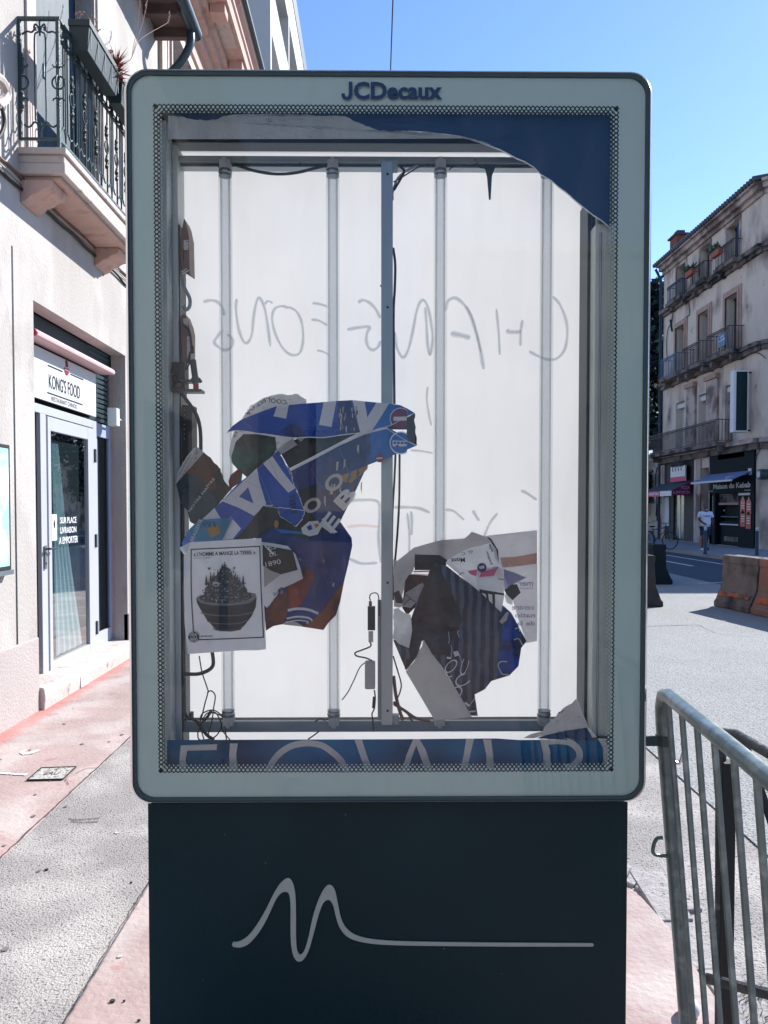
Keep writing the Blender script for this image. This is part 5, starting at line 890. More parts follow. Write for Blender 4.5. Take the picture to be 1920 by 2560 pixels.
# rolled awning
aw = thing('awning', 'rolled pinkish white awning with red end cap above the restaurant sign', 'awning', (-2.85, 7.2, 3.03)); yy0, yy1 = s0 + .02, yv(280, -2.82, 947); za = zv(112, 858, -2.83)
pr = [(-2.96, .02), (-2.81, .01), (-2.79, .02), (-2.785, .04), (-2.80, .065), (-2.83, .082), (-2.9, .095), (-2.96, .10)]
k = MB(); m_awn = M('pinkish_fabric', (200, 168, 170), .7, .05, 6); k.prism([(x, yy0 + .03, za + z) for x, z in pr], (0, yy1 - yy0 - .03, 0), m_awn); k.build('roll', aw); k = MB(); k.prism([(x, yy0, za + z) for x, z in pr], (0, .029, 0), m_red); k.prism([(x * .2 - 2.3, yy1, za + z) for x, z in pr], (0, .004, 0), m_red); k.build('end_cap', aw)
bx_ = PX(284, 1045, -2.86); ab = MB(); ab.box((-2.9, bx_.y - .08, bx_.z - .09), (-2.80, bx_.y + .02, bx_.z + .10), m_prof); ab.cyl((-2.85, bx_.y + .02, bx_.z), (-2.85, bx_.y + .3, bx_.z), .012, m_prof, 8); o = ab.build('alarm_box', bevel=.006); props(o, 'small grey box fixed to the jamb right of the louvre', 'junction box')
# framed map case at the left edge
mc = thing('poster_case', 'black framed notice case with pale blue print on the cream wall', 'notice case', (-2.77, 5.2, 1.2)); yb_ = yv(27, -2.75); z0, z1 = zv(20, 1425, -2.75), zv(20, 1112, -2.75)
k = MB(); k.box((XW, yb_ - .8, z0), (-2.75, yb_, z1), m_black); k.build('frame', mc, bevel=.004); k = MB(); k.box((-2.7495, yb_ - .77, z0 + .03), (-2.748, yb_ - .03, z1 - .03), M('aqua_print', (150, 214, 226), .5, .1, 5, col2=(220, 226, 220), c2scale=3)); k.build('print', mc); k = MB(); k.box((XW, yb_ - .82, z0 - .035), (-2.735, yb_ + .01, z0 - .001), m_alu); k.build('ledge', mc)
# wall lantern bracket at the left edge
lb = thing('wall_bracket', 'pale scrolled stone bracket with curved black arm at the extreme left edge', 'wall bracket', (-2.7, 5.6, 4.6)); k = MB(); P = [PX(x, y, -2.66) for x, y in ((-30, 180), (0, 198), (14, 222), (16, 238), (8, 252), (-10, 262))]; k.tube(P, .035, m_stonel, 8, 4); k.build('scroll', lb)
k = MB(); P = [PX(x, y, -2.64) for x, y in ((-12, 252), (3, 268), (11, 300), (8, 322), (-4, 345), (-20, 352))]; k.tube(P, .014, m_black, 8, 4); k.build('arm', lb)

# ---------------- ornate building further on ----------------
B_ = thing('ornate_building', 'taller stone building with rich salmon cornice beyond the stucco house', 'building', (-5, 15, 0))
b = MB(); wallX(b, XW, -1, 9.92, 20.3, 0, 8.7, [(10.35, 11.5, 5.9, 8.0), (13.0, 14.1, 5.9, 8.0), (15.8, 16.9, 5.9, 8.0), (18.2, 19.2, 5.9, 8.0), (11, 19, .3, 3.2)], .2, m_stonel); b.box((-11, 9.92, 0), (-3.2, 20.3, 9.2), m_dark); b.build('wall', B_)
for ya in (10.35, 13.0, 15.8, 18.2):
    k = MB(); k.box((XW - .15, ya, 5.9), (XW - .1, ya + 1.15, 8.0), m_shut); k.build('shutter', B_); k = MB()
    for yq, wq, e in ((ya - .17, .17, .06), (ya - .08, .05, .09), (ya + 1.15, .17, .06)): k.box((XW, yq, 5.9), (XW + e, yq + wq - .002, 8.05), m_stonel)
    k.box((XW, ya - .2, 8.052), (XW + .12, ya + 1.35, 8.2), m_stonel); k.build('window_surround', B_)
pro = [(XW - .02, 8.22), (XW + .06, 8.24), (XW + .06, 8.34), (XW + .10, 8.37), (XW + .10, 8.45), (XW + .03, 8.47), (XW + .03, 8.78), (XW + .12, 8.82), (XW + .12, 8.92), (XW + .22, 8.96), (XW + .22, 9.06), (XW + .30, 9.10), (XW + .30, 9.20), (XW + .58, 9.215), (XW + .58, 9.40), (XW + .61, 9.43), (XW + .61, 9.5), (XW + .68, 9.56), (XW + .68, 9.64), (XW + .72, 9.68), (XW - .02, 9.72)]
k = MB(); k.prism([(x, 9.75, z) for x, z in pro], (0, 10.5, 0), m_stone); k.build('cornice', B_)
y = 10.1
while y < 20: k = MB(); k.box((XW + .31, y, 9.06), (XW + .54, y + .24, 9.213), m_stone); k.build('modillion', B_, bevel=.01); k = MB(); k.box((XW + .30, y + .42, 9.19), (XW + .52, y + 1.1, 9.2135), m_stonel); k.build('soffit_panel', B_); y += 1.45
k = MB(); k.box((XW + .69, 9.75, 9.642), (XW + .76, 20.2, 9.70), m_zinc); k.build('gutter', B_)
for yq in (9.95, 12.2, 14.9, 17.6): k = MB(); k.box((XW, yq, .0), (XW + .05, yq + .28, 8.215), m_stonel); k.build('pilaster', B_)
C_ = thing('modern_building', 'white modern block with deep horizontal parapets and slate grey side wall', 'building', (-6, 25, 0)); m_slate = M('slate_grey_render', (84, 98, 106), .9, .25, 1.2, .3, 12, col2=(138, 150, 160), c2scale=.9, c2lo=.52, c2hi=.7)
b = MB(); b.box((-12, 20.35, 0), (XW - .9, 33, 19.2), m_slate); b.build('wall', C_)
b = MB(); mw = M('bright_render', (178, 180, 180), .8, .03, 3); zz = 1.0
for z0, z1 in ((3.4, 4.5), (6.4, 7.5), (9.2, 10.5), (11.8, 13.1), (14.35, 15.7), (17.2, 18.5)): b.box((XW - .9, 20.36, z0), (XW, 33, z1), mw)
for y in (20.33, 24.5, 28.9): b.box((XW - .9, y, 0), (XW + .012, y + .22, 19.0), mw)
b.box((XW - 1, 20.34, 18.503), (XW + .02, 33, 19.25), m_profd); b.build('parapet', C_)
for z in (15.72, 13.12):
    k = MB(); k.box((XW - .85, 21.2, z), (XW - .80, 24.0, z + 1.4), M('grey_blind', (150, 146, 144), .7) if z > 15 else bpy.data.materials['grey_blind']); k.build('blind', C_)
# ---------------- right side: corner building with shops ----------------
XR2 = 14.7; yr = lambda px, py=1200, X=XR2: PX(px, py, X).y; zr = lambda px, py, X=XR2: PX(px, py, X).z
m_far = M('weathered_ochre_render', (204, 190, 178), .93, .14, .9, .4, 14, col2=(96, 84, 84), c2scale=.9, c2lo=.5, c2hi=.72, stretch=(1, 1, .6), speck=((60, 60, 66), 2.2, .66, .8)); m_far2 = M('pinkish_pilaster', (174, 160, 154), .9, .12, 2, .3, 20, col2=(110, 94, 92), c2scale=1.2)
m_sfr = M('rose_stone_surround', (168, 140, 130), .9, .15, 4); m_mold = M('sooty_moulding', (112, 102, 100), .9, .35, 3, .3, 20, col2=(36, 40, 46), c2scale=1.6, c2lo=.48, c2hi=.62)
m_bsh = M('steel_blue_shutter', (32, 56, 82), .6, .15, 3); m_teal2 = M('teal_window', (30, 46, 60), .3, .2, 4); m_rsh = M('white_roller_shutter', (196, 200, 204), .6, .04, 5); m_riron = M('rusty_iron', (74, 62, 62), .6, .3, 9)
D_ = thing('corner_building', 'weathered four storey corner building with shops below on the far right', 'building', (20, 33, 0))
ycor = yr(1903); yend = yr(1655); ZR = 14.0
cols = [(yr(1715, 700), yr(1693, 700)), (yr(1775, 700), yr(1750, 700)), (yr(1848, 700), yr(1817, 700))]
z4 = (11.78, zr(1847, 549)); z3 = (8.12, zr(1850, 727)); z2 = (4.45, zr(1774, 979))
ops = []
for a, c in cols: ops += [(a, c, *z4), (a, c, *z3), (a, c, *z2)]
shop1 = (yr(1735), yr(1660)); shop2 = (yr(1890), yr(1778))
ops += [(shop2[0], shop2[1], .12, 3.9), (shop1[0], shop1[1], .12, 4.1), (yr(1775), yr(1754), .15, 3.5)]
b = MB(); wallX(b, XR2, 1, ycor, yend, 0, ZR, ops, .38, m_far); b.box((XR2 + .9, ycor + .2, 0), (34, yend, ZR), m_dark); cx = XR2 + .95; cy = ycor - .95
b.quad([(XR2, ycor, 0), (cx, cy, 0), (cx, cy, ZR), (XR2, ycor, ZR)], m_far); b.quad([(cx, cy, 0), (38, cy, 0), (38, cy, ZR), (cx, cy, ZR)], m_far); b.quad([(38, cy, 0), (38, yend, 0), (38, yend, ZR), (38, cy, ZR)], m_far); b.quad([(XR2, yend, 0), (38, yend, 0), (38, yend, ZR), (XR2, yend, ZR)], m_far)
b.quad([(XR2 + .0, ycor, ZR), (cx, cy, ZR), (38, cy, ZR), (38, yend, ZR), (XR2, yend, ZR)], m_far); b.build('wall', D_)
# roof edge with tiles, cornices
def along(mb, z0, z1, e, mat, y0=None, y1=None, ch=True):
    mb.box((XR2 - e, y0 if y0 is not None else ycor, z0), (XR2 + .02, y1 or yend, z1), mat)
    if ch and y0 is None:
        d = Vector((cx - XR2, cy - ycor, 0)).normalized(); n = Vector((d.y, -d.x, 0)) * e; a = Vector((XR2, ycor, z0)); c = Vector((cx, cy, z0)); n = -n if n.x > 0 else n
        mb.prism([a + n + Vector((0, 0, .002)), a + Vector((.05, .0, .002)), c + Vector((.05, .05, .002)), c + n + Vector((0, 0, .002))], (0, 0, z1 - z0 - .004), mat); mb.box((cx, cy - e, z0 + .001), (38, cy + .02, z1 - .001), mat)
k = MB(); along(k, ZR - .42, ZR - .25, .10, m_far2); along(k, ZR - .249, ZR - .05, .28, m_far2); along(k, ZR - .049, ZR + .06, .42, m_far2); k.build('cornice', D_)
k = MB(); along(k, 11.42, 11.56, .12, m_mold); along(k, 11.561, 11.74, .26, m_mold); k.build('string_course', D_); k = MB(); along(k, 7.72, 7.9, .14, m_mold); along(k, 7.901, 8.06, .26, m_mold); k.build('string_course', D_); k = MB(); along(k, 3.95, 4.2, .18, m_mold); along(k, 4.201, 4.38, .34, m_far2); k.build('string_course', D_)
m_tile = M('grey_brown_tile', (70, 74, 82), .8, .3, 8); k = MB(); y = ycor - .1
while y < yend + .2:
    k.tube([(XR2 - .52, y, ZR + .10), (XR2 + 2.2, y, ZR + .62)], [.1, .1], m_tile, 8); y += .235
k.prism([(XR2 - .4, ycor, ZR + .065), (XR2 + 2.2, ycor, ZR + .55), (38, ycor, ZR + .6), (38, ycor, ZR + .065)], (0, yend - ycor, 0), m_tile); k.build('roof', D_)
ch = MB(); p = PX(1697, 595, XR2 + .8); ch.box((p.x - .3, p.y - .5, ZR), (p.x + .3, p.y + .4, p.z), M('brick_red', (122, 66, 62), .9, .2, 9)); ch.box((p.x - .4, p.y - .6, p.z), (p.x + .4, p.y + .5, p.z + .08), m_tile); ch.box((p.x - .2, p.y - .3, p.z + .08), (p.x + .2, p.y + .1, p.z + .3), m_tile); ch.build('chimney', D_)
# windows
for i, (a, c) in enumerate(cols):
    for j, (z0, z1) in enumerate((z2, z3, z4)):
        k = MB(); xi = XR2 + .34
        if j == 0:
            m_ = (a + c) / 2; k.box((xi, a, z0), (xi + .05, c, z1 - .3), m_rsh); 
            for q in range(14): k.box((xi - .012, a, z0 + q * .15), (xi - .001, c, z0 + q * .15 + .11), m_rsh)
            o = k.build('roller_shutter', D_); k = MB(); k.prism([(xi - .25, a - .001, z1 - .28), (xi, a - .001, z1 - .28), (xi, a - .001, z1 - .02), (xi - .2, a - .001, z1 - .02), (xi - .28, a - .001, z1 - .12)], (0, c - a + .002, 0), m_rsh); k.build('shutter_box', o)
        else:
            k.box((xi, a, z0), (xi + .04, c, z1), m_teal2 if (i + j) % 2 else m_bsh); k.box((xi - .06, (a + c) / 2 - .03, z0), (xi - .001, (a + c) / 2 + .03, z1), m_bsh); k.box((xi - .04, a, z1 - .1), (xi - .001, c, z1), m_bsh); k.box((xi - .04, a, z0), (xi - .001, a + .07, z1 - .1), m_bsh); o = k.build('window', D_)
            if i != 1: k = MB(); k.box((xi - .2, a + .001, z0), (xi - .16, a + .5, z1 - .02), m_bsh); k.build('open_shutter', D_)
        if j == 1:
            k = MB()
            for e, wd in ((.05, .26), (.09, .12)): k.box((XR2 - e, a - wd, z0), (XR2, a - .001, z1 + wd), m_sfr); k.box((XR2 - e, c + .001, z0), (XR2, c + wd, z1 + wd), m_sfr); k.box((XR2 - e, a, z1 + .001), (XR2, c, z1 + wd), m_sfr)
            k.build('window_surround', D_)
        if j == 2: k = MB(); k.box((XR2 - .04, a - .14, z0), (XR2, a - .001, z1 + .14), m_far2); k.box((XR2 - .04, c + .001, z0), (XR2, c + .14, z1 + .14), m_far2); k.box((XR2 - .04, a, z1 + .001), (XR2, c, z1 + .14), m_far2); k.build('window_surround', D_)
for i, (yp, wq) in enumerate(((yr(1722, 1000) - .9, 1.0), (yr(1778, 950) - .8, 1.1))):
    k = MB(); k.box((XR2 - .1, yp, 4.4), (XR2, yp + wq, 7.3), m_far2); k.box((XR2 - .2, yp - .05, 7.3), (XR2, yp + wq + .05, 7.5), m_sfr); k.build('pilaster', D_)
def iron_bal(ya, yb, zb, h, e, mat, slab=True, pitch=.13):
    k = MB(); xo = XR2 - e
    if slab: k.box((xo - .06, ya - .1, zb - .16), (XR2, yb + .1, zb), m_mold); k.box((xo + .12, ya, zb - .4), (XR2, ya + .22, zb - .161), m_mold); k.box((xo + .12, yb - .22, zb - .4), (XR2, yb, zb - .161), m_mold)
    k.box((xo - .02, ya, zb + h - .03), (xo + .02, yb, zb + h), mat); k.box((xo - .015, ya, zb + .06), (xo + .015, yb, zb + .09), mat); k.box((xo - .01, ya, zb + h * .8), (xo + .01, yb, zb + h * .8 + .02), mat)
    for yq in (ya, yb): k.box((xo, yq - .015, zb + h - .03), (XR2, yq + .015, zb + h), mat); k.box((xo, yq - .01, zb + .06), (XR2, yq + .01, zb + .08), mat)
    y = ya
    while y <= yb + .001: k.box((xo - .008, y - .011, zb), (xo + .008, y + .011, zb + h - .03), mat); k.sphere((xo, y + pitch / 2, zb + h * .9), .03, mat, 5, 4); y += pitch
    x = xo + pitch
    while x < XR2:
        for yq in (ya, yb): k.box((x - .01, yq - .008, zb + .06), (x + .01, yq + .008, zb + h - .03), mat)
        x += pitch
    return k.build('balcony', D_)
m_bir = M('bluish_iron', (70, 96, 130), .6, .2, 9)
for i, (a, c) in enumerate(cols):
    iron_bal(a - .25, c + .25, 11.76, .78, .38, m_bsh if i == 0 else m_riron); iron_bal(a - .45, c + .45, 8.07, .95, .6, m_bir if i == 0 else m_riron)
iron_bal(yr(1830), yend - .1, 4.42, .95, .7, m_riron)
# drainpipe, cables on the wall
k = MB(); k.tube([(XR2 - .45, yend - .02, ZR - .1), (XR2 - .15, yend + .05, ZR - .6), (XR2 - .12, yend + .05, 3.5), (XR2 - .12, yend + .05, .1)], .07, m_bsh, 8); k.build('downpipe', D_)
def hang(pts, r=.018, X=XR2 - .04):
    k = MB(); k.tube([PX(x, y, X) for x, y in pts], r, m_black, 5, 4); return k.build('facade_cable', D_)
hang([(1668, 900), (1666, 860), (1670, 822), (1678, 808), (1682, 780)]); hang([(1785, 1175), (1810, 1158), (1830, 1163), (1855, 1152), (1878, 1150), (1892, 1145)]); hang([(1870, 1095), (1876, 1120), (1888, 1142), (1896, 1130), (1902, 1118)]); hang([(1722, 755), (1724, 785), (1716, 792), (1708, 800)])
hang([(1680, 828), (1678, 815), (1676, 800)], .05); hang([(1640, 1290), (1642, 1250), (1638, 1200), (1645, 1168), (1660, 1160)], .03); hang([(1855, 898), (1880, 882), (1902, 886), (1915, 896)], .015)
for x in (1808, 1818, 1828, 1840): hang([(x, 1154), (x + 1, 1172)], .012)
# plants and boxes on the top balconies
m_terr = M('terracotta', (150, 84, 66), .8, .15, 9); m_leaf = M('dusty_leaf', (40, 70, 54), .7, .4, 9)
for i, (a, c) in enumerate(cols[1:]):
    t = thing('balcony_planter', ('terracotta box with a spiky plant on the middle top balcony', 'terracotta box with a cactus on the top balcony nearest the corner')[i], 'planter', (XR2 - .5, c, 12.4)); k = MB(); k.box((XR2 - .6, c - .5, 12.2), (XR2 - .42, c + .25, 12.45), m_terr); k.build('box', t, bevel=.02); k = MB()
    for _ in range(70):
        o = Vector((XR2 - .5 + rnd(-.05, .05), c + rnd(-.4, .4), 12.45)); d = Vector((rnd(-.5, .3), rnd(-.3, 1.2), rnd(.2, 1))).normalized() * rnd(.15, .42); s_ = d.cross(Vector((rnd(-1, 1), 0, rnd(-1, 1)))).normalized() * .04; k.quad([o + s_, o + d * .6 + s_ * 1.5, o + d, o + d * .6 - s_ * 1.5], m_leaf)
    k.build('leaves', t)
# for-rent sign on the balcony
fr_ = thing('rental_sign', 'blue A LOUER board tied to the third floor balcony', 'sign', PX(1804, 850, XR2 - .66)); q = [PX(x, y, XR2 - .66) for x, y in ((1796, 871), (1814, 862), (1815, 830), (1797, 842))]
k = MB(); k.prism(q, (-.02, 0, 0), M('sign_blue', (20, 96, 140), .5)); k.build('board', fr_); k = MB()
def on(qd, u0, u1, v0, v1, off=-.025): return lambda u, v: (lambda U, V: (qd[0] * (1 - U) + qd[1] * U) * (1 - V) + (qd[3] * (1 - U) + qd[2] * U) * V + Vector((off, 0, 0)))(u0 + (u1 - u0) * u, v0 + (v1 - v0) * v)
k.text('Link', on(q, .3, .8, .72, .95), m_white, .02); k.text('A LOUER', on(q, .06, .94, .42, .64), m_white, .03); k.text('04 67 07', on(q, .08, .9, .2, .34), M('lime_print', (150, 190, 60), .6), .02); k.text('agence du lez', on(q, .08, .9, .05, .14), m_white, .0); k.build('lettering', fr_)
# blank projecting sign
Y_ = 29.75; q0, q1 = PY(1835, 925, Y_), PY(1870, 1080, Y_); ls = thing('projecting_sign', 'tall blank dark double-sided sign in pale frame on the building corner', 'sign', (q0.x, Y_, q1.z))
k = MB(); k.box((q0.x, Y_, q1.z), (q1.x, Y_ + .3, q0.z), m_white); k.build('frame', ls, bevel=.01); k = MB(); k.box((q0.x + .1, Y_ - .004, q1.z + .06), (q1.x - .05, Y_ - .001, q0.z - .06), m_panel); k.build('dark_face', ls); k = MB(); k.box((q1.x, Y_ + .1, q0.z - .1), (q1.x + .5, Y_ + .15, q0.z - .05), m_black); k.box((q1.x, Y_ + .1, q1.z + .05), (q1.x + .5, Y_ + .15, q1.z + .1), m_black); k.build('bracket', ls)
# pizza shop
m_pd = M('dark_plum_paint', (26, 24, 34), .6, .1, 5); m_plum = M('plum_fabric', (104, 30, 72), .8, .1, 5); m_shade = M('charcoal_awning', (62, 74, 88), .8, .06, 5); m_mag = M('magenta_print', (200, 60, 110), .6)
S1 = thing('pizza_shop_front', 'dark pizza takeaway front with glass double door at the left of the corner building', 'shop front', (XR2 + .2, shop1[0] + 2, .12)); X1 = XR2 + .12
k = MB(); k.box((X1 + .1, shop1[0], .12), (X1 + .14, shop1[1], 4.1), m_pd); ya, yb = yr(1712, 1300, X1), yr(1686, 1300, X1); k.box((X1 - .05, shop1[0] + .001, .12), (X1 + .1, ya, 4.1), m_pd); k.box((X1 - .05, yb, .12), (X1 + .1, shop1[1] - .001, 4.1), m_pd); k.box((X1 - .05, ya, 2.75), (X1 + .1, yb, 4.1), m_pd); k.build('cladding', S1)
k = MB(); m_gl2 = M('pale_reflecting_glass', (96, 110, 112), .15, .6, 3, spec=.8); k.box((X1 + .04, ya, .2), (X1 + .06, yb, 2.7), m_gl2); k.box((X1 + .02, (ya + yb) / 2 - .05, .2), (X1 + .039, (ya + yb) / 2 + .05, 2.7), m_white); k.build('glass_door', S1)
k = MB(); p = PX(1658, 1314, X1 - .1); q = PX(1672, 1243, X1 - .1); k.box((X1 - .09, q.y, p.z), (X1 - .055, p.y, q.z), m_rsh); k.build('menu_board', S1)
k = MB(); pa, pb = PX(1679, 1205, XR2 - .1), PX(1716, 1163, XR2 - .1); k.box((XR2 - .16, pb.y, pa.z), (XR2 - .1, pa.y, pb.z), m_white); k.box((XR2 - .166, pb.y, pa.z), (XR2 - .161, pa.y, pa.z + .22), m_mag)
for i in range(4): k.tube([(XR2 - .165, pa.y - .3 - i * .35, pa.z + .5), (XR2 - .165, pa.y - .2 - i * .35, pa.z + 1.0), (XR2 - .165, pa.y - .45 - i * .35, pa.z + .7), (XR2 - .165, pa.y - .55 - i * .35, pa.z + 1.05)], .025, m_bsh, 5, 4)
k.build('picture_sign', S1)
A1 = thing('awning', 'charcoal awning with plum side panel lettered PIZZA A EMPORTER', 'awning', (XR2 - .8, shop1[0] + 2, 2.9))
ay0, ay1 = yr(1727, 1220), yend + .1; zt1 = zr(1727, 1204); zb1 = zr(1727, 1232); xo = PY(1620, 1236, ay0 + 0.0).x; XO1 = XR2 - .9
k = MB(); k.prism([(XR2 - .02, ay0, zt1), (XO1, ay0, zb1 + .12), (XO1, ay0, zb1 + .08), (XR2 - .02, ay0, zt1 - .05)], (0, ay1 - ay0, 0), m_shade); k.build('canopy', A1)
k = MB(); k.prism([(XR2 - .03, ay0 - .03, zt1 - .01), (XO1, ay0 - .03, zb1 + .10), (XO1, ay0 - .03, zb1 - .12), (XR2 - .03, ay0 - .03, zb1 - .12)], (0, .025, 0), m_plum); k.build('side_panel', A1)
k = MB(); k.text('PIZZA', plane_map((XR2 - .46, ay0 - .035, zb1 + .17), (.40, 0, 0), (0, 0, .15)), M('lilac_print', (190, 150, 190), .6), .0); k.text('A EMPORTER', plane_map((XR2 - .86, ay0 - .035, zb1 - .06), (.80, 0, 0), (0, 0, .15)), bpy.data.materials['lilac_print'], .0); k.build('lettering', A1)
k = MB(); k.box((XO1 - .02, ay0, zb1 - .14), (XO1, ay0 + 1.4, zb1 + .1), m_white); k.box((XO1 - .02, ay0 + 1.4, zb1 - .14), (XO1, ay1, zb1 + .1), m_mag); k.text('LIVRAISON', plane_map((XO1 - .025, ay0 + 3.6, zb1 - .08), (0, -2, 0), (0, 0, .14)), m_white, .02); k.build('valance', A1)
# kebab shop
m_kb = M('black_teal_panel', (16, 28, 36), .7, .1, 4, spec=.1); S2 = thing('kebab_shop_front', 'black kebab shop front with pale lettering and a half raised roller shutter', 'shop front', (XR2, shop2[0] + 2, .12)); X2 = XR2 - .06
k = MB(); zf0, zf1 = zr(1830, 1232), zr(1880, 1165); k.box((X2 - .02, shop2[0] - .0, zf0), (XR2 + .3, shop2[1], 4.0), m_kb); yo0, yo1 = yr(1849, 1300), yr(1791, 1300); k.box((X2, shop2[0], .12), (XR2 + .3, yo0, zf0), m_kb); k.box((X2, yo1, .12), (XR2 + .3, shop2[1], zf0), m_kb); k.box((XR2 + .36, yo0, .12), (XR2 + .37, yo1, zf0), m_dark); k.build('cladding', S2)
k = MB(); za_, zb_ = zr(1820, 1257, XR2 + .2), zf0
for i in range(5): k.box((XR2 + .1, yo0, za_ + i * (zb_ - za_) / 5), (XR2 + .14, yo1, za_ + (i + .8) * (zb_ - za_) / 5), m_mold)
k.box((XR2 + .08, yo0, za_ - .09), (XR2 + .16, yo1, za_ - .002), m_sfr); k.build('roller_shutter', S2)
k = MB(); pa, pb = PX(1783, 1222, X2 - .03), PX(1876, 1218, X2 - .03); hh = zr(1784, 1206, X2) - zr(1784, 1221, X2); k.text('Maison du Kebab', plane_map((X2 - .03, pa.y, pb.z), (0, pb.y - pa.y, 0), (0, 0, hh * .85)), m_rsh, .03); k.text('A emporter', plane_map((X2 - .03, yr(1867), zr(1867, 1229)), (0, yr(1883) - yr(1867), 0), (0, 0, .1)), m_rsh, .0); k.text('et sur place', plane_map((X2 - .03, yr(1777), zr(1777, 1231)), (0, yr(1788) - yr(1777), 0), (0, 0, .09)), m_rsh, .0); k.build('lettering', S2)
k = MB(); pts = [(1853, 1262), (1868, 1266), (1853, 1300), (1867, 1306), (1856, 1285), (1868, 1282)]
for (x, y) in ((1857, 1265), (1872, 1268), (1857, 1298), (1871, 1303)):
    p = PX(x, y, X2 - .012); k.prism([(X2 - .012, p.y + a, p.z + c) for a, c in ((-.2, -.3), (.2, -.3), (.2, .2), (.1, .3), (0, .42), (-.1, .3), (-.2, .2))], (-.008, 0, 0), m_red); 
    for r_ in range(4): k.box((X2 - .024, p.y - .14, p.z - .2 + r_ * .1), (X2 - .0205, p.y + .12, p.z - .16 + r_ * .1), m_terr if r_ < 1 else m_rsh)
k.box((X2 - .015, yr(1880), zr(1866, 1238)), (X2 - .004, yr(1851), zr(1866, 1238) + .09), m_rsh); k.build('menu_panel', S2)
k = MB(); yv1 = yr(1783, 1300); k.text('KEBAB TACOS BURGER', (lambda p: (lambda u, v: Vector((X2 - .012, p.y - v * .09, zr(1783, 1313) + u * 1.3))))(PX(1781, 1300, X2)), m_rsh, .0); k.build('side_lettering', S2)
k = MB(); pc = PX(1822, 1345, XR2 + .25); k.box((XR2 + .1, yo0 + .05, .12), (XR2 + .34, yo0 + 1.9, 1.15), m_kb); k.box((XR2 + .08, yo0 + .05, 1.3), (XR2 + .34, yo0 + 1.9, 1.36), m_bsh); k.box((XR2 + .06, yo0 + .05, .98), (XR2 + .09, yo0 + 1.9, 1.03), m_rsh); k.box((XR2 + .06, yo0 + .1, .3), (XR2 + .09, yo0 + 1.5, .5), m_mold); k.build('counter', S2)
for x in (1804, 1811): p = PX(x, 1276, XR2 + .3); k = MB(); k.box((p.x - .02, p.y - .07, p.z - .03), (p.x, p.y + .07, p.z + .03), m_rsh); k.build('notice', S2)
k = MB(); p = PX(1898, 1186, XR2 - .3); k.tube([(p.x + .3, p.y, p.z), (p.x - .02, p.y, p.z)], .2, m_profd, 16); k.tube([(p.x - .03, p.y, p.z), (p.x - .04, p.y, p.z)], .13, m_rsh, 16); k.build('round_lamp', D_)
A2 = thing('awning', 'blue grey extended awning over the kebab shop sign', 'awning', (XR2 - .8, shop2[0] + 2, 3.3))
P = [PX(1883, 1174, XR2 - .05), PX(1778, 1186, XR2 - .05)]; zt2 = P[0].z; e0, e1 = yr(1884, 1175), yr(1778, 1185); XO2 = XR2 - .85; zo = PY(1828, 1197, e0).z
k = MB(); k.prism([(XR2 - .02, e0, zt2), (XO2, e0, zo), (XO2, e0, zo - .04), (XR2 - .02, e0, zt2 - .04)], (0, e1 - e0, 0), M('blue_grey_fabric', (112, 124, 164), .8, .05, 5)); k.build('canopy', A2); k = MB(); k.box((XO2 - .05, e0, zo - .09), (XO2 + .02, e1, zo - .02), m_rsh); k.build('front_bar', A2); k = MB(); k.box((XR2 - .12, e0 - .02, zt2 - .2), (XR2 - .021, e0 + .2, zt2 + .06), m_rsh)
k.build('bracket', A2)
for yq in (e0 + .4, e1 - .4): k = MB(); k.tube([(XR2 - .05, yq, zt2 - .15), (XR2 - .8, yq + .25, (zt2 + zo) / 2 - .1), (XO2 + .02, yq, zo - .06)], .022, m_rsh, 6); k.build('folding_arm', A2)
dr = MB(); a, c = yr(1775), yr(1754); dr.box((XR2 + .3, a, .15), (XR2 + .34, c, 3.5), m_bsh)
for z0, z1 in ((.3, 1.1), (1.25, 2.35), (2.6, 3.4)):
    for f0, f1 in ((.1, .45), (.55, .9)): dr.box((XR2 + .285, a + (c - a) * f0, z0), (XR2 + .2995, a + (c - a) * f1, z1), m_bsh)
dr.build('door', D_, bevel=.01); k = MB(); k.box((XR2 - .06, c + .001, 0), (XR2, c + .5, 3.9), m_far2); k.box((XR2 - .06, a - .35, 0), (XR2, a - .001, 3.9), m_far2); k.build('door_surround', D_)
k = MB()
for a_ in range(14): t = math.pi * a_ / 13
cy_ = (shop2[0] + shop2[1]) / 2
k.prism([(XR2 - .03, cy_ + 1.2 * math.cos(math.pi * i / 12), 3.75 + .55 * math.sin(math.pi * i / 12)) for i in range(13)], (-.05, 0, 0), m_far2); k.build('arch', D_)
# low wing left of the building, trees behind
E_ = thing('low_wing', 'low cream stone building with string course behind the pizza awning', 'building', (18, 48, 0)); xw = 15.2
k = MB(); yl = yend + .25; ztop = zr(1640, 1140, xw); k.box((xw, yl, 0), (26, 75, ztop), m_far2); k.box((xw - .12, yl, ztop - .25), (26, 75.1, ztop + .02), m_sfr); k.box((xw - .06, yl, ztop - 1.0), (xw - .001, 75, ztop - .9), m_sfr)
k.build('wall', E_)
for x0 in (42.5, 46, 50): k = MB(); k.box((xw - .03, x0, 1.2), (xw - .002, x0 + 1.1, 3.6), m_mold); k.build('window', E_)
k = MB(); p = PX(1633, 1283, xw - .1); k.box((xw - .1, p.y - .5, p.z - .4), (xw - .031, p.y + .4, p.z + .5), m_teal2); k.build('meter_box', E_)
m_tree = M('dark_evergreen', (26, 50, 52), .8, .5, 2); m_tree2 = M('lit_evergreen', (58, 96, 78), .7, .4, 2); m_bark = M('bark', (70, 60, 54), .9, .2, 6)
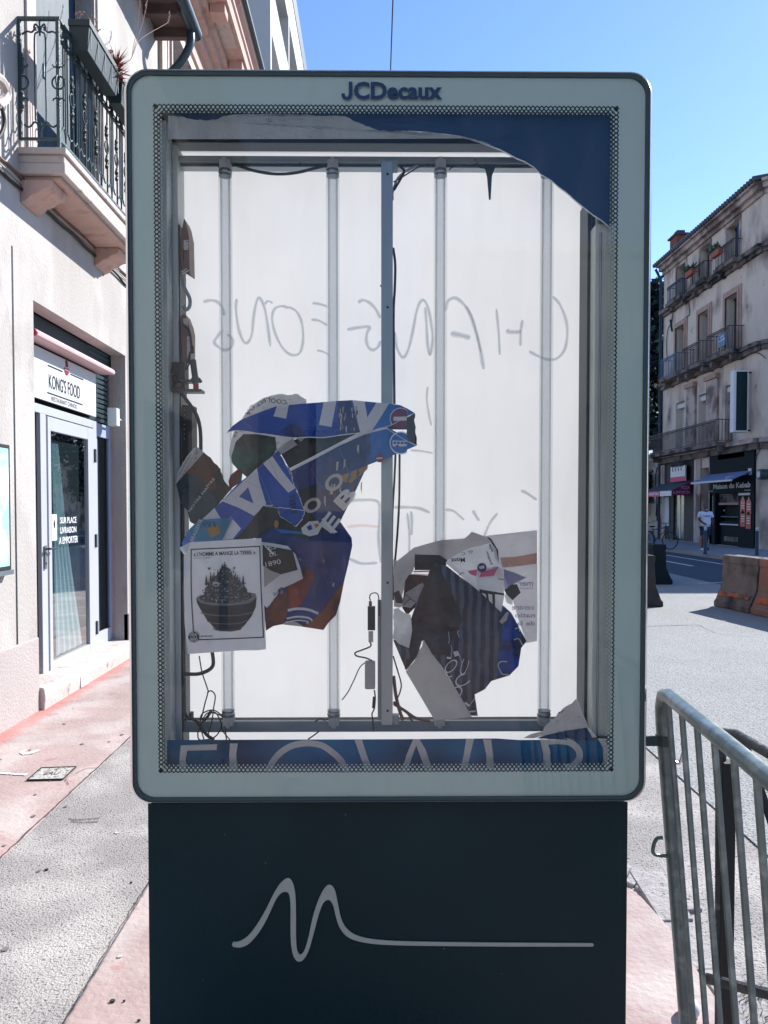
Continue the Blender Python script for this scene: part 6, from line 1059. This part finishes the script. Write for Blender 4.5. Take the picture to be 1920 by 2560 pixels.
def tree(label, x, y, h, rad, seed, n=5200):
    random.seed(seed); t = thing('evergreen_tree', label, 'tree', (x, y, 0), 'trees behind the low wing'); k = MB(); k.tube([(x, y, 0), (x + .2, y, h * .3), (x - .1, y + .1, h * .7), (x, y, h * .9)], [.4, .32, .2, .06], m_bark, 8)
    for i in range(7): a = rnd(0, 6.28); z = h * rnd(.25, .7); k.tube([(x, y, z), (x + math.cos(a) * rad * .5, y + math.sin(a) * rad * .5, z + 1.2)], [.12, .04], m_bark, 6)
    k.build('trunk', t, smooth=True); k = MB(); cl = []
    for i in range(64):
        z = h * rnd(.12, .97); r = rad * min(1, (1.05 - z / h) * 2.2) * math.sqrt(rnd(.15, 1)); a = rnd(0, 6.28); cl.append((Vector((x + r * math.cos(a), y + r * math.sin(a), z)), rnd(.7, 1.3)))
    for i in range(n):
        c, r = random.choice(cl); d = Vector((random.gauss(0, 1), random.gauss(0, 1), random.gauss(0, .8))).normalized() * r * rnd(.55, 1.0); p = c + d; u = Vector((rnd(-1, 1), rnd(-1, 1), rnd(-.6, 1))).normalized() * rnd(.22, .42); v = u.orthogonal().normalized() * rnd(.14, .26)
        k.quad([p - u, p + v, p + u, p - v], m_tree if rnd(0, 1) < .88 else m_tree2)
    k.build('crown', t); return t
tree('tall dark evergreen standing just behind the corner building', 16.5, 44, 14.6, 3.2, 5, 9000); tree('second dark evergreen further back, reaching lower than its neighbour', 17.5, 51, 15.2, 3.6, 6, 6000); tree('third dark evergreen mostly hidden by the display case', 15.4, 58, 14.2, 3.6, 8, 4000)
# ---------------- bollards, barriers, cycle, person ----------------
m_bol = M('navy_bollard_paint', (30, 52, 82), .45, .05, 9); m_ball = M('pale_ball_cap', (180, 190, 196), .3)
def bollard(p, label, h=.95):
    t = thing('bollard', label, 'bollard', (p.x, p.y, p.z), 'navy bollards with pale ball caps'); k = MB(); k.tube([p, p + Vector((0, 0, .06)), p + Vector((0, 0, .08)), p + Vector((0, 0, h - .13))], [.07, .07, .055, .055], m_bol, 14); k.build('post', t, smooth=True)
    k = MB(); k.tube([p + Vector((0, 0, h - .129)), p + Vector((0, 0, h - .1))], .045, m_ball, 14); k.sphere(p + Vector((0, 0, h - .055)), .055, m_ball, 12, 8); k.build('ball_cap', t, smooth=True); return t
bollard(PG(1763, 1386, .11), 'navy bollard standing directly in front of the walking person'); bollard(PG(1892, 1389, .11), 'navy bollard at the right, before the kebab shop corner')
for i, y in enumerate((-1.2, -3.2, -5.4)): bollard(Vector((-1.9 + .0 * i, y, .01)), ('navy bollard behind the viewer, nearest the display', 'second navy bollard behind the viewer', 'third navy bollard behind the viewer, farthest from the display')[i], 1.1)
m_conc = M('grimy_concrete', (112, 102, 97), .9, .2, 3, .5, 20, col2=(52, 52, 56), c2scale=2.2, c2lo=.45, c2hi=.65, speck=((40, 42, 46), 8, .62, .72)); m_conc2 = M('brown_concrete', (128, 100, 90), .9, .15, 3, .5, 20, col2=(160, 92, 64), c2scale=2, c2lo=.5, c2hi=.7, stretch=(1, 1, 2)); m_band = M('orange_worn_paint', (176, 98, 66), .9, .2, 6, .4, 30, col2=(104, 84, 76), c2scale=7, c2lo=.5, c2hi=.62); m_conc3 = M('dark_concrete', (64, 62, 64), .9, .2, 3, .5, 20, col2=(90, 44, 40), c2scale=2, c2lo=.5, c2hi=.66)  # second material: brown base with random orange mottling
def jersey(label, x, y, L, rot, mat, h=.88, top=.13, bot=.3, seed=1):
    t = thing('concrete_barrier', label, 'barrier', (x, y, 0), 'concrete traffic barriers in the road'); k = MB()
    pr = [(-bot, 0), (-bot, .09), (-bot + .03, .12), (-.165, .36), (-top - .015, .68), (-top, h - .14), (-top - .02, h - .12), (-top - .02, h - .015), (-top, h)]; pr = pr + [(-a, c) for a, c in pr[::-1]]
    n = 8; vs = []; c_, s_ = math.cos(rot), math.sin(rot)
    for i in range(n + 1):
        yy = L * i / n
        for a, z in pr: e = .012 * noise.noise(Vector((a * 4 + seed, yy * 3, z * 4))); X = a + e; vs.append((x + c_ * X - s_ * yy, y + s_ * X + c_ * yy, z + e * .6))
    m_ = len(pr); fs = [tuple(range(m_)), tuple(n * m_ + i for i in range(m_))] + [(i * m_ + j, i * m_ + (j + 1) % m_, (i + 1) * m_ + (j + 1) % m_, (i + 1) * m_ + j) for i in range(n) for j in range(m_)]; k.add(vs, fs, mat); k.build('block', t, bevel=.012)
    if seed in (1, 4):
        k = MB(); vs = []
        for i in range(13):
            yy = L * (.06 + .86 * i / 12)
            for a, z in ((-.253 - .008, .20 + rnd(-.02, .02)), (-.222 - .008, .262 + rnd(-.03, .03))): vs.append((x + c_ * a - s_ * yy, y + s_ * a + c_ * yy, z))
        k.add(vs, [(2 * i, 2 * i + 1, 2 * i + 3, 2 * i + 2) for i in range(12)], m_band); k.build('painted_band', t)
    for f in (.12, .88): k = MB(); yy = L * f; k.box((x - s_ * yy - .03, y + c_ * yy - .03, h - .02), (x - s_ * yy + .03, y + c_ * yy + .03, h + .008), m_black); k.build('lifting_eye', t)
    return t
g1, g2, g3 = PG(1782, 1514), PG(1868, 1533), PG(1925, 1548); rt = math.atan2(-(g1.x - g2.x), g1.y - g2.y)
ob_ = jersey('grimy concrete barrier with an orange band at its foot, left of the brown one', g2.x + .3, g2.y + .02, (g1 - g2).length, rt, m_conc, seed=1); gd = (g2 - g1).normalized(); q = g2 + gd * 1.25; jersey('brown orange-mottled concrete barrier cut off by the right edge of the photo', q.x + .3, q.y, 1.22, rt, m_conc2, seed=4)
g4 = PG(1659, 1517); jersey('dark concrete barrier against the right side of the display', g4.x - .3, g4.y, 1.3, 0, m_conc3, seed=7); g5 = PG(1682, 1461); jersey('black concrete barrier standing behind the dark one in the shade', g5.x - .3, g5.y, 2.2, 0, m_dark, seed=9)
def cycle(label, x, y, rot, mat):
    t = thing('bicycle', label, 'bicycle', (x, y, .11), 'bicycles before the pizza shop'); c_, s_ = math.cos(rot), math.sin(rot); f = lambda u, z, v=0: Vector((x + c_ * u - s_ * v, y + s_ * u + c_ * v, .11 + z))
    for u in (-.52, .52):
        k = MB(); k.tube([f(u + .33 * math.cos(a * math.pi / 12), .34 + .33 * math.sin(a * math.pi / 12)) for a in range(24)], .02, m_black, 6, closed=True); w_ = k.build('wheel', t); k = MB()
        for a in range(8): k.tube([f(u, .34), f(u + .32 * math.cos(a * math.pi / 4), .34 + .32 * math.sin(a * math.pi / 4))], .004, m_alu, 4)
        k.build('spoke', w_)
    k = MB()
    for p in ([(-.52, .34), (-.15, .32), (-.25, .8)], [(-.52, .34), (-.22, .72)], [(-.15, .32), (.38, .76)], [(-.22, .74), (.36, .84)], [(.52, .34), (.36, .86), (.33, .98)]): k.tube([f(*q) for q in p], .018, mat, 6)
    k.build('frame', t); k = MB(); k.tube([f(.30, 1.0, -.25), f(.36, 1.0, -.1), f(.33, 1.0, 0), f(.36, 1.0, .1), f(.30, 1.0, .25)], .014, m_black, 6); k.build('handlebar', t); k = MB(); k.sphere(f(-.27, .86), .12, m_black, 8, 6, (1, .6, .3)); k.build('saddle', t)
p = PG(1645, 1372, .11); cycle('dark bicycle parked before the pizza shop, front wheel toward the person', p.x, p.y, R(-55), m_bol); cycle('second bicycle leaning behind the first at the pizza shop', p.x - .3, p.y + 1.1, R(-70), m_black)
# person
ps = thing('person', 'person in white T-shirt, navy shorts and lowered blue mask walking on the far pavement', 'person', PG(1763, 1376, .115)); pb_ = ps.location.copy(); m_skin = M('dark_skin', (92, 62, 52), .6, .05); m_tee = M('white_tshirt', (205, 212, 232), .85, .08, 20, .3, 30); m_sho = M('navy_shorts', (34, 50, 76), .85, .1, 20)
def skin(name, nodes, edges, mat, parent, sub=2):
    me = bpy.data.meshes.new(name); me.from_pydata([n[:3] for n in nodes], edges, []); o = bpy.data.objects.new(name, me); C.objects.link(o); o.parent = parent; me.materials.append(mat)
    s = o.modifiers.new('skin', 'SKIN'); s.use_smooth_shade = True; sv = me.skin_vertices[0].data if me.skin_vertices else None
    if sv is None:
        bpy.context.view_layer.objects.active = o; bm = bmesh.new(); bm.from_mesh(me); bm.verts.layers.skin.verify(); bm.to_mesh(me); bm.free(); sv = me.skin_vertices[0].data
    for i, n in enumerate(nodes): sv[i].radius = (n[3], n[4] if len(n) > 4 else n[3])
    sv[0].use_root = True; u = o.modifiers.new('sub', 'SUBSURF'); u.levels = sub; u.render_levels = sub; return o
# local frame: person faces the viewer (-y), slightly left
nd = [(0, 0, .93, .15, .11), (0, .0, 1.12, .14, .11), (0, .01, 1.34, .16, .11), (0, 0, 1.47, .06, .06), (0, -.01, 1.55, .075, .09), (0, -.02, 1.66, .082, .10), (0, -.01, 1.72, .05, .06),
      (-.19, .01, 1.39, .055), (-.25, .0, 1.14, .045), (-.14, -.2, 1.0, .034), (-.08, -.24, 1.0, .03), (.19, .01, 1.39, .055), (.27, .03, 1.14, .045), (.2, -.12, .98, .034), (.17, -.18, .95, .03),
      (-.1, 0, .86, .09), (-.11, -.07, .50, .062), (-.11, .02, .10, .04), (-.11, -.1, .04, .035), (.1, 0, .86, .09), (.11, .06, .50, .062), (.12, .22, .13, .04), (.12, .12, .05, .035)]
body = skin('body', nd, [(0, 1), (1, 2), (2, 3), (3, 4), (4, 5), (5, 6), (2, 7), (7, 8), (8, 9), (9, 10), (2, 11), (11, 12), (12, 13), (13, 14), (0, 15), (15, 16), (16, 17), (17, 18), (0, 19), (19, 20), (20, 21), (21, 22)], m_skin, ps)
skin('tshirt', [(0, 0, .84, .20, .14), (0, -.02, 1.0, .20, .16), (0, 0, 1.2, .19, .14), (0, .01, 1.38, .17, .115), (0, 0, 1.45, .08, .075), (-.2, .01, 1.38, .085), (-.25, 0, 1.21, .08), (.2, .01, 1.38, .085), (.26, .02, 1.21, .08)], [(0, 1), (1, 2), (2, 3), (3, 4), (3, 5), (5, 6), (3, 7), (7, 8)], m_tee, ps)
skin('shorts', [(0, 0, .88, .17, .13), (-.1, 0, .80, .11), (-.115, -.05, .52, .10), (.1, 0, .80, .11), (.115, .04, .52, .10)], [(0, 1), (1, 2), (0, 3), (3, 4)], m_sho, ps)
k = MB()
for s_, yy in ((-1, -.1), (1, .14)):
    for q in range(5): k.sphere(pb_ + Vector(((-.09 if s_ < 0 else .17) + q * .012 - .03, -.25 if s_ < 0 else -.19, .985 - .012 * abs(q - 2))), .016, m_skin, 6, 4, (.8, 1.4, .8))
k.build('hand', ps); k = MB(); k.sphere(pb_ + Vector((0, -.085, 1.515)), .06, M('blue_face_mask', (110, 150, 190), .8), 10, 8, (1, .7, .55)); k.build('face_mask', ps)
k = MB(); k.sphere(pb_ + Vector((0, .01, 1.68)), .098, M('grey_cropped_hair', (86, 84, 88), .9), 12, 8, (.92, 1.05, .85)); k.build('hair', ps)
k = MB()
for x in (-.032, .032): k.sphere(pb_ + Vector((x, -.112, 1.655)), .010, m_white, 6, 4)
k.sphere(pb_ + Vector((0, -.125, 1.625)), .016, m_skin, 6, 4, (.8, 1, 1.3)); k.build('face_detail', ps)
k = MB(); k.box((pb_.x - .11, pb_.y - .165, 1.27 + .115), (pb_.x + .11, pb_.y - .150, 1.30 + .115), m_bol); k.build('shirt_print', ps)
k = MB(); k.box((pb_.x - .16, pb_.y - .2, pb_.z), (pb_.x - .06, pb_.y + .06, pb_.z + .09), m_rsh); k.box((pb_.x + .07, pb_.y + .02, pb_.z), (pb_.x + .17, pb_.y + .28, pb_.z + .1), m_profd); k.build('shoe', ps, bevel=.03)
# ---------------- crowd control fences by the display ----------------
m_galv = M('galvanised_tube', (104, 118, 120), .34, .14, 14, .1, 50, metal=.35, col2=(132, 144, 146), c2scale=24, c2lo=.5, c2hi=.66)
fn = thing('crowd_barrier', 'galvanised steel crowd barrier strapped to the right side of the display', 'crowd barrier', (.9, 1.9, .02))
YA, YB_ = 2.16, .35
T = PY(1652, 1745, YA); Bq = PY(1716, 2560, YA)        # leaning leg, top and lower point
dx = (Bq.x - T.x) / (Bq.z - T.z)
def fp(y, z, yaw=.085): return Vector((T.x + dx * (z - T.z) - (YA - y) * yaw, y, z))
ztop = PY(1660, 1722, YA).z; zbt = .16
k = MB(); r = .0205
path = [fp(YA, .04), fp(YA, .6), fp(YA, ztop - .10), fp(YA - .008, ztop - .05), fp(YA - .035, ztop - .012), fp(YA - .085, ztop), fp(1.5, ztop), fp(YB_ + .1, ztop), fp(YB_ + .03, ztop - .02), fp(YB_, ztop - .08), fp(YB_, .04)]
k.tube(path, r, m_galv, 14); k.build('tube_frame', fn, smooth=True)
k = MB(); k.tube([fp(YA, zbt), fp(YB_, zbt)], .014, m_galv, 10); k.build('lower_rail', fn, smooth=True)
y = YA - .075; i = 0
while y > YB_ + .05:
    k = MB(); k.tube([fp(y, zbt), fp(y, ztop - .01)], .0085, m_galv, 8); k.build('bar', fn, smooth=True); y -= .118
k = MB(); k.box((fp(YA, .02).x - .3, YA - .03, .018), (fp(YA, .02).x + .3, YA + .0, .05), m_galv); k.build('foot', fn, bevel=.004)
k = MB(); hk = PY(1637, 2115, YA); k.tube([fp(YA, hk.z - .03) , hk + Vector((.0, 0, -.025)), hk + Vector((-.004, 0, .0)), hk + Vector((.006, 0, .022)), hk + Vector((.022, 0, .024))], .0055, m_galv, 8, 3); k.tube([fp(YA, .62 + .35), fp(YA, .62 + .35) + Vector((.035, -.01, -.02)), fp(YA, .62 + .35) + Vector((.045, -.02, .02))], .005, m_chrome, 8, 3); k.build('hook', fn, smooth=True)
st = MB(); c = fp(YA, PY(1650, 1850, YA).z); st.tube([c + Vector((0, 0, -.014)), c + Vector((0, 0, .014))], .0245, m_iron, 16); st.box((XR - .02, YA - .012, c.z - .014), (c.x - .02, YA - .006, c.z + .014), m_iron); st.box((XR + .0, YA - .02, c.z - .012), (XR + .012, YA + .0, c.z + .02), m_iron); o = st.build('clamp_strap', smooth=True); props(o, 'dark metal strap clamping the barrier leg to the case rim', 'strap')
k = MB(); c = PG(1722, 2535, .02); ft_ = k.sphere(c + Vector((0, 0, .02)), .035, m_rsh, 12, 8, (1, 1, 1.0)); k.build('plastic_foot', fn, smooth=True)
f2 = thing('crowd_barrier', 'second darker crowd barrier standing behind the galvanised one', 'crowd barrier', (1.0, 1.7, 0)); m_dkst = M('dark_weathered_steel', (58, 64, 68), .6, .3, 20, .3, 60, col2=(120, 110, 104), c2scale=14, c2lo=.58, c2hi=.7)
a = PY(1812, 1822, 2.02); k = MB(); zq = a.z + .005
k.tube([(a.x + .0, 2.02, .03), (a.x - .01, 2.02, zq - .06), (a.x - .006, 2.0, zq - .01), (a.x, 1.95, zq), (a.x + .02, 1.5, zq), (a.x + .06, .6, zq)], .014, m_dkst, 10); k.build('tube_frame', f2, smooth=True)
k = MB(); k.box((a.x - .012, 1.99, .03), (a.x + .018, 2.03, zq - .09), m_black); k.build('post', f2)
k = MB(); k.tube([(a.x - .05, 1.995, .42), (a.x + .05, 1.75, .52), (a.x + .1, 1.4, .62)], .014, m_dkst, 8); k.build('brace', f2); k = MB(); k.tube([(a.x + .012, 1.95, zq), (a.x + .07, 1.9, zq - .22), (a.x + .1, 1.86, zq - .5)], .011, m_black, 8); k.build('strut', f2)
# dry weeds at the kerb near the fence foot
wd = MB(); random.seed(21); m_weed = M('dry_weed', (128, 116, 88), .9, .4, 40); c = PG(1888, 2530)
for i in range(140):
    o = Vector((c.x + rnd(-.07, .12), c.y + rnd(-.1, .1), .0)); d = Vector((rnd(-1, 1), rnd(-1, 1), rnd(.3, 1.6))) * rnd(.02, .05); s_ = Vector((rnd(-1, 1), rnd(-1, 1), 0)).normalized() * .003; wd.add([o + s_, o - s_, o + d], [(0, 1, 2)], m_weed)
props(wd.build('weeds'), 'tuft of dry weeds by the kerb at the foot of the fence', None, None, 'stuff')
# overhead cable along the street
k = MB(); yv2 = [i * 4 for i in range(-4, 13)]; k.tube([(.36 - .0015 * y, y, 12.2 + .0012 * (y - 16) ** 2) for y in yv2], .014, m_black, 6, 2); o = k.build('overhead_cable'); props(o, 'black overhead cable stretched above the street against the sky', 'cable')
# ---------------- street behind the viewer (seen in the reflections) ----------------
def block(name, label, x0, x1, y0, y1, h, mat, sgn, face):
    t = thing(name, label, 'building', ((x0 + x1) / 2, (y0 + y1) / 2, 0)); k = MB(); k.box((x0, y0, 0), (x1, y1, h), mat); k.box((x0 - .3, y0 - .3, h), (x1 + .3, y1 + .3, h + .35), m_far2); k.build('wall', t)
    for z in (1.0, 4.4, 7.8, 11.2):
        if z + 2.4 > h: break
        n = int(((x1 - x0) if face == 'y' else (y1 - y0)) / 3)
        for i in range(n):
            w_ = MB(); u = (x0 if face == 'y' else y0) + 1.1 + i * 3
            if face == 'y': w_.box((u, y1, z), (u + 1.2, y1 + .06, z + 2.2), m_shut if i % 2 else m_teal2)
            else: w_.box((x0 - .06, u, z), (x0, u + 1.2, z + 2.2), m_shut if i % 2 else m_teal2)
            w_.build('window', t)
    return t
block('town_house', 'pale town house closing the street behind the viewer', -16, -3.5, -40, -26, 11, M('warm_render', (118, 132, 132), .9, .1, 1), 1, 'y')
block('town_house', 'tall rose town house across the street behind the viewer', 2.5, 14, -46, -30, 13, M('rose_render', (128, 126, 122), .9, .1, 1), 1, 'y')
block('town_house', 'grey town house lining the right side behind the viewer', 16, 24, -28, -6, 12, M('grey_render', (112, 124, 128), .9, .1, 1), 1, 'x')
